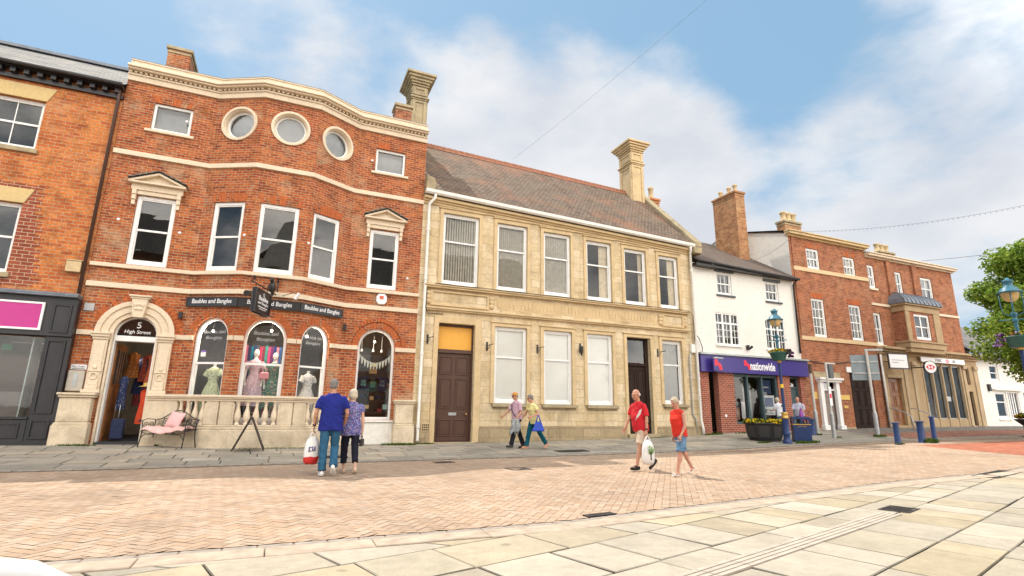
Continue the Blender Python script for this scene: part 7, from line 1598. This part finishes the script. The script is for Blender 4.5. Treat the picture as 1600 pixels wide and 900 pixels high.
SKINS = {'tan': plain('tanned_skin', (.50, .255, .16), .55, var=.10, scale=14), 'fair': plain('fair_skin', (.60, .36, .26), .55, var=.08, scale=14), 'ruddy': plain('ruddy_skin', (.54, .27, .19), .55, var=.10, scale=14)}
HEADS = {}
def person(label, loc, rz, H, skin, legs, arms, shirt, lower, shoes, hair=None, lean=4, head=(0, 0), sleeve=.62, belly=0, bust=0, hem=-.10, lower_to=1.0, curl=.5, brow=None, sandals=False, widths=1.10, shirt_fit=1.05):
    """legs/arms: left then right. leg=(swing, knee, foot pitch); arm=(swing, abduct, elbow, inward)"""
    t = thing('person', label, 'person', loc, rz); k = H/1.77; t.scale = (k,)*3; sk = SKINS[skin]
    JL = {}; low = 9
    for s, (a, kn, fp) in zip((-1, 1), legs):
        hip = Vector((s*.088, 0, 0)); d1 = Vector((s*.02, math.sin(R(a)), -math.cos(R(a)))); knee = hip+d1*.44; d2 = Vector((-s*.01, math.sin(R(a-kn)), -math.cos(R(a-kn)))); ank = knee+d2*.41
        f = Vector((s*.12, math.cos(R(fp)), -math.sin(R(fp)))).normalized(); u = Vector((0, math.sin(R(fp)), math.cos(R(fp))))
        low = min(low, (ank-u*.08-f*.06).z, (ank-u*.08+f*.17).z); JL[s] = [hip, knee, ank, f, u]
    up = Vector((0, 0, -low))
    for s in JL: JL[s][0] += up; JL[s][1] += up; JL[s][2] += up
    pel = up.copy(); cl, sl = math.cos(R(lean)), math.sin(R(lean))
    def T(x, y, z): return pel+Vector((x, y*cl+z*sl, -y*sl+z*cl))
    X = Vector((1, 0, 0)); Y = Vector((0, cl, -sl))
    def tor(rows, m, mat=0): loft(m, [(T(0, yo, z), X*rx*widths, Y*ry) for z, rx, ry, yo in rows], 24, mat)
    JA = {}
    for s, (a, b, e, i) in zip((-1, 1), arms):
        sh = T(s*.176*widths, -.005, .452); d1 = Vector((s*math.sin(R(b)), math.sin(R(a))*math.cos(R(b)), -math.cos(R(a))*math.cos(R(b)))).normalized(); el = sh+d1*.285
        d2 = Vector((s*(math.sin(R(b))*.6-math.sin(R(i))), math.sin(R(a+e)), -math.cos(R(a+e)))).normalized(); wr = el+d2*.245; JA[s] = (sh, el, wr, d1, d2)
    nb = T(0, -.01, .53); hd = nb+Vector((0, .035+.165*sl*.8, .152)); M = Matrix.Rotation(R(head[0]), 3, 'Z') @ Matrix.Rotation(-R(head[1]), 3, 'X')
    h = lambda x, y, z: hd+M @ (Vector((x, y, z))*1.07); M = M*1.0
    # ---- body
    m = MB()
    tor([(-.07, .13, .095, 0), (.0, .150, .105, 0), (.12, .130, .092+belly*.5, belly*.4), (.24, .135, .095+belly*.6, belly*.4), (.36, .145, .095+bust*.5, bust*.3), (.45, .115, .075, 0), (.53, .07, .06, -.01)], m)
    for s in (-1, 1):
        hip, kn, an, f, u = JL[s]
        cv = lower_to > .5; capsule(m, hip+Vector((0, 0, -.02)), kn, .066 if cv else .078, .038 if cv else .050); capsule(m, kn, an, .036 if cv else .050, .032 if cv else .034); d = (an-kn).normalized()
        if not cv: m.ell(kn+d*.12-Y*.018, (.050, .052, .10))
        m.ell(an-u*.035+f*.055, (.038, .115, .032), M=Matrix((Vector((f.y, -f.x, 0)).normalized(), f, u)).transposed()); capsule(m, an, an-u*.04-f*.03, .034, .032)
        sh, el, wr, d1, d2 = JA[s]
        capsule(m, sh+d1*.032, el, .043 if sleeve > .1 else .046, .036); capsule(m, el, wr, .037, .025); m.ell(el.lerp(wr, .25), .040)
        # hand: palm, four bent fingers of unequal length, thumb from the side of the palm
        fd = d2; pn = Vector((-s, 0, 0)); pn = (pn-fd*pn.dot(fd)).normalized(); th = fd.cross(pn)*(-s); th = th if th.dot(Vector((0, 1, .3))) > 0 else -th
        for q in (-.026, -.009, .009, .026): capsule(m, wr+fd*.015+th*q*.6, wr+fd*.085+th*q, .014, .0125, 8)
        for q, L in ((.030, .066), (.010, .074), (-.011, .068), (-.030, .052)):
            c0 = wr+fd*.088+th*q; dd = (fd*math.cos(curl)+pn*math.sin(curl)).normalized(); c1 = c0+dd*L*.52; de = (fd*math.cos(curl*2.3)+pn*math.sin(curl*2.3)).normalized(); capsule(m, c0, c1, .0095, .0088, 8); capsule(m, c1, c1+de*L*.48, .0088, .0075, 8)
        b0 = wr+fd*.035+th*.026; b1 = b0+(th*.7+fd*.6+pn*.3).normalized()*.036; capsule(m, b0, b1, .0125, .010, 8); capsule(m, b1, b1+(fd*.9+pn*.45).normalized()*.028, .010, .008, 8)
    capsule(m, nb-Vector((0, .0, .03)), h(0, -.02, -.06), .056, .052)
    m.ell(h(0, -.008, .022), (.074, .094, .092), M); m.ell(h(0, .022, -.045), (.058, .066, .066), M); m.ell(h(0, .055, -.088), (.030, .026, .022), M)
    capsule(m, h(0, .086, .010), h(0, .104, -.030), .009, .014, 8); m.ell(h(0, .098, -.034), (.017, .012, .010), M)
    for s in (-1, 1):
        m.ell(h(s*.074, -.005, -.012), (.010, .022, .034), M); capsule(m, h(s*.012, .085, .022), h(s*.048, .074, .022), .009, .008, 8); m.ell(h(s*.040, .062, -.028), (.022, .022, .022), M)
    m.ell(h(0, .082, -.064), (.024, .012, .012), M)
    Mi = M.transposed()
    def mf(c):
        p = (c-np.array(hd)) @ np.array(M); o = np.zeros(len(c))
        for s in (-1, 1): o[np.hypot(p[:, 0]-s*.031, (p[:, 2]-.002)*1.6) < .0125] = 1
        o[(p[:, 1] < .06)] = 0
        o[(np.abs(p[:, 0]) < .024) & (np.abs(p[:, 2]+.064) < .008) & (p[:, 1] > .06)] = 2
        o[np.abs(p[:, 2]) > .12] = 0
        return o
    fuse(m, 'body', sk, t, .0068, 2, [sk, EYE, LIP], mf)
    # ---- top
    if shirt:
        m = MB(); F = shirt_fit
        tor([(hem, .178*F, .128*F+belly*.3, belly*.15), (.02, .176*F, .126*F+belly*.7, belly*.3), (.14, .160*F, .116*F+belly, belly*.5), (.25, .162*F, .118*F+belly*.8+bust*.3, belly*.4+bust*.3), (.34, .172*F, .120*F+bust, bust*.5), (.42, .174*F, .108, 0), (.46, .158, .098, 0), (.50, .112, .080, 0), (.535, .078, .070, -.005)], m)
        for s in (-1, 1):
            sh, el, wr, d1, d2 = JA[s]
            if sleeve > .1:
                m.ell(sh-Vector((s*.012, 0, .014)), (.060, .063, .056)); x = d1.orthogonal().normalized(); y = d1.cross(x); e = sh+d1*.285*min(1, sleeve)
                loft(m, [(sh+d1*.015, x*.054, y*.054), (sh+d1*.07, x*.061, y*.061), (e, x*.064, y*.060)], 16)
                if sleeve > 1: loft(m, [(el-d1*.03, x*.055, y*.055), (el, x*.052, y*.052), (el+d2*.245*(sleeve-1), x*.045, y*.045)], 16)
            else: m.ell(sh-X*s*.035, (.045, .062, .055))
        fuse(m, 'top', shirt, t, .011, 3, folds=.011, seed=H*9)
    # ---- trousers, shorts or skirt
    m = MB(); tor([(-.10, .150, .115, -.005), (-.02, .168, .122+belly*.2, -.005), (.06, .160, .118+belly*.4, belly*.15), (.09, .150, .110+belly*.4, belly*.15)], m)
    for s in (-1, 1):
        hip, kn, an, f, u = JL[s]; d1 = (kn-hip).normalized(); d2 = (an-kn).normalized()
        def rg(c, d, r, rf): x = Vector((1, 0, 0)); x = (x-d*x.dot(d)).normalized(); y = d.cross(x); return (c, x*r, y*rf)
        rings = [rg(hip+Vector((0, 0, .01)), d1, .088, .112), rg(hip.lerp(kn, .35), d1, .092, .102), rg(hip.lerp(kn, .7), d1, .082, .086)]
        if lower_to <= .5: e = hip.lerp(kn, lower_to*2); rings = rings[:2]+[rg(hip.lerp(kn, lower_to*1.5), d1, .096, .102), rg(e, d1, .098, .102)]
        else: q = (lower_to-.5)*2; dm = (d1+d2).normalized(); rings += [rg(kn, dm, .072, .076), rg(kn.lerp(an, .5*q), d2, .068, .074), rg(kn.lerp(an, q*.98), d2, .066+.008*(q > .9), .074)]
        loft(m, rings, 18); capsule(m, hip, hip.lerp(kn, .95 if lower_to > .5 else .80), .088, .074)
        if lower_to > .5: capsule(m, kn, kn.lerp(an, .35), .072, .066)
    fuse(m, 'shorts' if lower_to <= .5 else 'trousers', lower, t, .011, 3, folds=.009, seed=H*5)
    # ---- shoes
    for s in (-1, 1):
        hip, kn, an, f, u = JL[s]; xx = Vector((f.y, -f.x, 0)).normalized(); B = Matrix((xx, f, u)).transposed(); m = MB()
        o = an-u*.08
        if sandals:
            m.ell(o+f*.055+u*.008, (.044, .135, .012), B); 
            for q in (.02, .11, .14): m.ell(o+f*q+u*.035, (.047, .014, .036), B)
            m.ell(o-f*.055+u*.04, (.036, .016, .034), B)
        else:
            m.ell(o+f*.12+u*.034, (.047, .075, .034), B); m.ell(o+f*.03+u*.05, (.043, .085, .045), B); m.ell(o-f*.045+u*.045, (.038, .045, .045), B); m.ell(o+f*.055+u*.010, (.050, .142, .016), B)
        fuse(m, 'shoe', shoes, t, .009, 1)
    # ---- hair
    if hair:
        st, hm = hair; m = MB()
        if st == 'crop': m.ell(h(0, -.018, .030), (.078, .092, .090), M); m.ell(h(0, -.050, -.015), (.070, .055, .060), M)
        if st == 'bob':
            m.ell(h(0, -.018, .030), (.090, .100, .098), M); m.ell(h(0, -.050, -.025), (.086, .066, .085), M); m.ell(h(0, .050, .075), (.062, .036, .028), M)
            for s in (-1, 1): m.ell(h(s*.070, .005, -.010), (.020, .042, .072), M)
        if st == 'short':
            m.ell(h(0, -.016, .032), (.084, .098, .096), M); m.ell(h(0, -.048, -.012), (.078, .060, .068), M); m.ell(h(0, .055, .078), (.055, .030, .024), M)
            for s in (-1, 1): m.ell(h(s*.069, -.004, .010), (.016, .030, .046), M)
        if st == 'fringe': 
            m.ell(h(0, -.062, -.005), (.070, .045, .040), M)
            for s in (-1, 1): m.ell(h(s*.064, -.030, -.002), (.017, .046, .034), M)
        fuse(m, 'hair', hm, t, .0075, 1)
    t_rot = Matrix.Rotation(rz, 4, 'Z'); W_ = lambda p: Vector(loc)+(t_rot @ (Vector(p)*k))
    return dict(t=t, JA=JA, JL=JL, h=h, M=M, W=W_, T=T, k=k, Y=Y, hd=hd)
def part(m, name, mat, P_, vox=.007, sm=1): return fuse(m, name, mat, P_['t'], vox, sm)
def carried(name, label, cat, m, mats, loc, rz=0, bevel=0):
    o = m.build(name, mats, None, uv=False, bevel=bevel); o.location = loc; o.rotation_euler = (0, 0, rz); return tag(o, label, cat)
def carrier(label, top, w, h, d, rz, mats, art=None, seed=1):
    """soft carrier bag hanging from the hand at 'top': crumpled body plus two handle straps"""
    t = thing('carrier_bag', label, 'carrier bag', top, rz); rr = random.Random(seed); n = 22; V = []; rows = [(-.10, .38, .25), (-.14, .66, .45), (-.20, .84, .8), (-.13-h*.40, .95, 1.0), (-.13-h*.72, 1.0, 1.05), (-.13-h*.88, .96, .98), (-.13-h*.97, .80, .75), (-.13-h, .55, .4)]
    for z, kx, ky in rows:
        for i in range(n): a = 2*math.pi*i/n; c, s = math.cos(a), math.sin(a); V.append((w/2*kx*math.copysign(abs(c)**.8, c)*(1+rr.uniform(-.06, .06)), d/2*ky*math.copysign(abs(s)**.8, s)*(1+rr.uniform(-.20, .20)), z+rr.uniform(-.014, .014)))
    m = MB(); m.add(V, [(j*n+(i+1) % n, j*n+i, (j+1)*n+i, (j+1)*n+(i+1) % n) for j in range(len(rows)-1) for i in range(n)]+[tuple(range(n)), tuple(reversed(range((len(rows)-1)*n, len(rows)*n)))], 0, True)
    for i, f in enumerate(m.f):
        z = sum(m.v[q][2] for q in f)/len(f)
        if len(mats) > 1 and z < -.13-h*.72: m.m[i] = 1
    m.build('bag', mats, t, uv=False)
    m = MB()
    for y in (-.02, .02): m.tube([(-w*.25, y, -.14), (-w*.12, y*.6, -.05), (0, y*.3, -.01), (w*.12, y*.6, -.05), (w*.25, y, -.14)], .009, 6)
    m.build('handle', mats[0], t, uv=False)
    if art: art(t)
    return t
BAGW = plain('white_polythene', (.78, .78, .77), .4, var=.05, scale=8); BAGR = plain('red_polythene', (.62, .03, .03), .4, var=.08)
GREYH = plain('grey_hair', (.19, .18, .17), .85, var=.3, scale=40); BLONDH = plain('pale_blonde_hair', (.55, .47, .36), .8, var=.25, scale=40); WHITEH = plain('white_hair', (.55, .53, .50), .85, var=.2, scale=40); ASHH = plain('ash_blonde_hair', (.48, .39, .29), .8, var=.3, scale=40)
def G(x, y, pav=False): return (x, y, gz(x, y)+(KF if pav else .005))

# couple seen from behind, arm in arm
p = person('man seen from behind in navy T-shirt and jeans carrying a white and red bag', G(.96, 10.72), R(-4), 1.80, 'tan', [(-7, 4, 0), (3, 42, 38)], [(-6, 15, 22, 6), (2, 14, 32, 16)], plain('navy_tshirt', (.020, .028, .20), .9, var=.10, scale=4, bump=.15), plain('teal_jeans', (.032, .105, .185), .9, var=.16, scale=7, bump=.2), plain('white_trainers', (.74, .74, .72), .5, var=.05), ('crop', GREYH), lean=3, head=(-18, 4), belly=.02, hem=-.15, sleeve=.72, widths=1.16, shirt_fit=1.06)
sh, el, wr, d1, d2 = p['JA'][-1]; m = MB(); m.cyl(wr-d2*.03, wr-d2*.005, .034, n=14); m.build('watch', BLACKP, p['t'], uv=False)
def tri_art(t): 
    m = MB(); f = Fr((0, 0), (1, 0))
    for a, b, c, d in ((-.08, -.02, -.36, -.345), (-.07, -.055, -.36, -.28), (-.07, -.02, -.295, -.28), (-.01, .035, -.345, -.33), (-.01, .005, -.35, -.27), (.03, .045, -.35, -.27)): m.fbox(f, a, b, c, d, .082, .090)
    m.build('printed_letters', plain('ink_blue', (.03, .04, .22), .5), t, uv=False)
carrier('white carrier bag with red base hanging from the hand of the navy T-shirt man', p['W'](wr+d2*.10), .27, .46, .16, R(8), [BAGW, BAGR], tri_art, 2)
FLO = floral('navy_floral_print', (.055, .07, .26), [(.45, .46, .58), (.50, .12, .20), (.12, .16, .42), (.62, .60, .62)], 34)
p = person('woman seen from behind in blue floral blouse and black cropped trousers', G(1.36, 10.95), R(4), 1.62, 'fair', [(8, 12, 0), (-10, 16, 12)], [(2, 24, 48, 2), (-4, 8, 10, 2)], FLO, plain('black_trousers', (.016, .017, .028), .9), plain('beige_flats', (.60, .45, .32), .6), ('bob', BLONDH), lean=3, head=(6, 6), bust=.02, hem=-.17, sleeve=.45, lower_to=.86, belly=.015, shirt_fit=1.08)
sh, el, wr, d1, d2 = p['JA'][1]; q = p['W'](wr+d2*.12)
t = thing('purse', 'small black purse held in the right hand of the floral blouse woman', 'purse', q-Vector((0, 0, .10)), R(70)); m = MB(); m.box(-.10, .10, -.03, .03, -.08, .06); m.build('body', plain('black_leather', (.02, .018, .018), .4), t, bevel=.015, uv=False); m = MB(); m.tube([(-.08, 0, .06), (-.04, 0, .11), (.04, 0, .11), (.08, 0, .06)], .008, 6); m.build('strap', MT['black_leather'], t, uv=False)

# older couple walking left on the far pavement
ZP = plain('pink_shirt', (.52, .34, .41), .85, var=.10, scale=6, bump=.15)
p = person('man in orange cap, pale pink shirt and dark trousers walking left on the pavement', G(6.80, 15.20, True), R(97), 1.72, 'tan', [(20, 4, -4), (-16, 8, 22)], [(-4, 12, 42, 10), (30, 10, 22, 4)], ZP, plain('dark_navy_trousers', (.018, .018, .026), .9), plain('black_shoes', (.012, .012, .012), .35), ('fringe', GREYH), lean=5, head=(4, 6), belly=.03, hem=-.04, sleeve=.80)
m = MB(); h = p['h']; M_ = p['M']; m.ell(h(0, -.006, .052), (.083, .102, .070), M_); m.build('cap', plain('orange_cap_cloth', (.58, .28, .07), .85), p['t'], uv=False)
cp_ = [o for o in p['t'].children if o.name.startswith('cap')][0]; m = MB(); m.ell(h(0, .118, .050), (.062, .055, .010), M_); m.build('peak', MT['orange_cap_cloth'], cp_, uv=False)
m = MB()
for s in (-1, 1): m.ell(h(s*.034, .090, .004), (.024, .008, .017), M_)
m.tube([h(-.072, .0, .01), h(-.060, .075, .008), h(0, .098, .008), h(.060, .075, .008), h(.072, .0, .01)], .004, 5); m.build('sunglasses', BLACKP, p['t'], uv=False)
m = MB(); T = p['T']; m.tube([T(.12, .02, .50), T(.08, .118, .40), T(.0, .168, .25), T(-.09, .165, .12), T(-.175, .06, .0)], .014, 6); m.tube([T(.12, .02, .50), T(.10, -.09, .42), T(.0, -.13, .25), T(-.10, -.12, .10), T(-.175, .0, .0)], .014, 6); m.build('shoulder_strap', BLACKP, p['t'], uv=False)
sh, el, wr, d1, d2 = p['JA'][-1]; q = p['W'](wr+d2*.07)
m = MB(); n = 12; V = []
for i in range(n+1):
    for j in range(9):
        u, v = i/n, j/8; V.append((-.15+.30*u+.03*math.sin(v*6+u*5), .03*math.sin(u*13+v*2)+.02*math.sin(v*9), .05-.48*v*(1-.25*math.sin(u*7)**2)))
m.add(V, [(i*9+j, (i+1)*9+j, (i+1)*9+j+1, i*9+j+1) for i in range(n) for j in range(8)], 0, True)
o = carried('jacket', 'grey crumpled jacket carried between the man in the orange cap and the woman in yellow', 'jacket', m, plain('grey_jacket_cloth', (.30, .32, .33), .9, var=.2, scale=12), q, R(8)); s = o.modifiers.new('t', 'SOLIDIFY'); s.thickness = .03
p = person('woman in yellow top and teal trousers with blue handbag walking left on the pavement', G(7.28, 15.0, True), R(95), 1.68, 'ruddy', [(-22, 14, 44), (17, 4, 0)], [(-16, 14, 88, 6), (20, 8, 30, 4)], plain('yellow_top', (.74, .66, .30), .9, var=.06, scale=5, bump=.15), plain('teal_trousers', (.008, .085, .12), .9, var=.15, scale=6, bump=.2), plain('tan_sandals', (.55, .32, .20), .6), ('short', GREYH), lean=10, head=(2, 10), bust=.025, hem=-.12, sleeve=.55, sandals=True)
m = MB(); h = p['h']
for s in (-1, 1): m.ell(h(s*.034, .090, .004), (.022, .008, .016), p['M'])
m.tube([h(-.074, .0, .01), h(-.060, .075, .008), h(0, .098, .008), h(.060, .075, .008), h(.074, .0, .01)], .004, 5); m.build('sunglasses', BLACKP, p['t'], uv=False)
sh, el, wr, d1, d2 = p['JA'][-1]; q = p['W'](el.lerp(wr, .25))
t = thing('handbag', 'bright blue tote handbag hanging from the elbow of the woman in yellow', 'handbag', q-Vector((-.03, .05, .03)), R(-4)); m = MB(); m.hexa([(-.20, -.07, -.46), (.20, -.07, -.46), (.20, .07, -.46), (-.20, .07, -.46), (-.09, -.03, -.17), (.10, -.03, -.17), (.10, .03, -.17), (-.09, .03, -.17)]); m.build('bag', plain('royal_blue_leather', (.012, .06, .42), .45, var=.15, scale=8), t, bevel=.03, uv=False); m = MB()
for y in (-.03, .03): m.tube([(-.07, y, -.18), (-.03, y*.7, -.05), (0, y*.4, .03), (.03, y*.7, -.05), (.08, y, -.18)], .010, 6)
m.build('handle', MT['royal_blue_leather'], t, uv=False)

# couple walking left in the street, in the sun
REDT = NT('red_tshirt'); _c = REDT.coord(); _s = REDT.n('ShaderNodeSeparateXYZ'); REDT.l(_c, _s.inputs[0])
_n = REDT.noise(30, 4, .7); _a = REDT.n('ShaderNodeMath', operation='MULTIPLY_ADD'); REDT.l(_s.outputs[1], _a.inputs[0]); _a.inputs[1].default_value = -1.0; REDT.l(_s.outputs[2], _a.inputs[2])
_b = REDT.n('ShaderNodeMath', operation='MULTIPLY_ADD'); REDT.l(_n, _b.inputs[0]); _b.inputs[1].default_value = .06; REDT.l(_a.outputs[0], _b.inputs[2])
_f = REDT.ramp(_b.outputs[0], [(.0, (0, 0, 0)), (.01, (0, 0, 0)), (1, (0, 0, 0))])
REDT.col((.56, .012, .022)); REDT.rough(.85); REDT.bump(REDT.noise(5, 3), .2, .02); REDT = REDT.m
p = person('bald man in red T-shirt and beige shorts carrying a white bag, walking left', G(7.30, 9.72), R(93), 1.75, 'tan', [(17, 4, -2), (-21, 14, 44)], [(-4, 9, 12, 2), (14, 9, 14, 2)], REDT, plain('beige_shorts', (.56, .45, .34), .9, var=.12, scale=8, bump=.2), plain('dark_grey_trainers', (.03, .03, .033), .6), ('fringe', WHITEH), lean=6, head=(6, 10), belly=.035, hem=-.10, sleeve=.80, lower_to=.44)
sh, el, wr, d1, d2 = p['JA'][-1]; m = MB(); m.cyl(wr-d2*.035, wr-d2*.005, .032, n=14); m.build('watch', BLACKP, p['t'], uv=False)
def shirt_flash(p, rows, mat):
    """white brush-stroke print lying on the left side of the shirt front"""
    m = MB(); rr = random.Random(6); T = p['T']; V = []
    for (ang, z, w) in rows:
        a = R(ang); pt = lambda aa, zz: T(-.183*math.cos(aa)*1.02, .150*math.sin(aa)*1.06+.016, zz)
        V += [pt(a-w, z+.012), pt(a+w, z-.012)]
    n = len(V)//2; m.add(V, [(2*i, 2*i+1, 2*i+3, 2*i+2) for i in range(n-1)], 0, True); m.add([v for v in V], [(2*i+2, 2*i+3, 2*i+1, 2*i) for i in range(n-1)], 0, True)
    return m.build('shirt_print', mat, p['t'], uv=False)
shirt_flash(p, [(10, .41, .05), (22, .37, .22), (34, .31, .20), (46, .25, .24), (58, .20, .16), (72, .14, .05)], plain('white_print', (.70, .66, .64), .7))
def tree_art(t):
    f = Fr((0, 0), (1, 0)); m = MB(); q = .088
    m.prism(f, [(-.012, -.50), (.018, -.50), (.010, -.40), (.004, -.33), (-.006, -.33), (-.008, -.40)], q, q+.006)
    for a, b in ((-.06, -.30), (-.03, -.27), (.03, -.27), (.06, -.30), (.045, -.34)): m.tube([(0, -q-.003, -.40), (a*.5, -q-.003, (b-.40)/2-.02), (a, -q-.003, b)], .004, 4)
    m.build('printed_trunk', plain('print_dark', (.05, .06, .03), .6), t, uv=False); m = MB(); rr = random.Random(4)
    for i in range(70):
        a, b = rr.uniform(0, 6.28), rr.random()**.6; x, z = .095*b*math.cos(a), -.30+.085*b*math.sin(a); s = rr.uniform(.005, .010); m.fbox(f, x-s, x+s, z-s, z+s, q+.001, q+.004+i*.00002)
    m.build('printed_leaves', plain('print_green', (.22, .42, .12), .6), t, uv=False)
carrier('white carrier bag with a green tree print hanging from the red T-shirt man', p['W'](wr+d2*.10)-Vector((0, .03, 0)), .30, .46, .16, R(4), [BAGW], tree_art, 5)
p = person('woman in sleeveless coral red top and denim shorts looking down, walking left', G(7.46, 8.66), R(93), 1.56, 'ruddy', [(17, 4, 0), (-22, 10, 36)], [(2, 8, 26, 8), (-12, 8, 10, 2)], plain('coral_top', (.66, .045, .030), .85, var=.10, scale=6, bump=.25), plain('denim_shorts', (.13, .24, .38), .9, var=.25, scale=9, bump=.25), plain('white_sandals', (.74, .70, .66), .5), ('short', ASHH), lean=7, head=(4, 24), bust=.04, belly=.03, hem=-.07, sleeve=0, lower_to=.47, sandals=True, shirt_fit=1.0, widths=1.06)
sh, el, wr, d1, d2 = p['JA'][-1]; m = MB(); m.lathe((0, 0, 0), [(.031, -.006), (.034, 0), (.031, .006)], 14, M=d2.to_track_quat('Z', 'Y').to_matrix()); m.v = [tuple(Vector(v)+wr-d2*.03) for v in m.v]; m.build('bracelet', BRASS, p['t'], uv=False)
m = MB(); m.box(-.035, .035, -.075, .075, -.006, .006); carried('phone', 'dark phone held low in the hand of the woman in the coral top', 'phone', m, BLACKP, p['W'](wr+d2*.11)+Vector((-.02, -.01, -.01)), R(20), .004)

# two people by the shopfront on the right
p = person('woman with pale hair in white patterned top standing at the cash machine', G(20.28, 17.02, True), R(-8), 1.52, 'fair', [(2, 4, 0), (-3, 4, 0)], [(16, 10, 66, 16), (26, 12, 60, 18)], floral('white_patterned', (.68, .68, .70), [(.25, .30, .48), (.5, .5, .56)], 22), plain('grey_blue_trousers', (.12, .15, .2), .9), plain('dark_flats', (.03, .03, .03), .5), ('bob', BLONDH), lean=10, head=(20, 14), bust=.02, hem=-.16, sleeve=.9)
m = MB(); m.ell(p['T'](.06, -.135, .36), (.05, .02, .05)); m.build('dark_motif', BLACKP, p['t'], uv=False)
p = person('bald man in pale blue shirt looking down beside the litter bin', G(20.35, 16.12, True), R(112), 1.58, 'ruddy', [(4, 4, 0), (-4, 6, 0)], [(12, 12, 78, 22), (20, 10, 70, 16)], plain('pale_blue_shirt', (.50, .52, .64), .9, var=.08, scale=6, bump=.15), plain('charcoal_trousers', (.03, .03, .035), .9), MT['black_shoes'], ('fringe', GREYH), lean=9, head=(0, 22), belly=.03, hem=-.08, sleeve=.85)
sh, el, wr, d1, d2 = p['JA'][-1]; carrier('purple carrier bag held in front of the bald man by the bin', p['W'](wr+d2*.10)+Vector((-.08, -.10, .12)), .30, .40, .16, R(30), [plain('purple_polythene', (.26, .05, .30), .45, var=.2, scale=12)], None, 7)
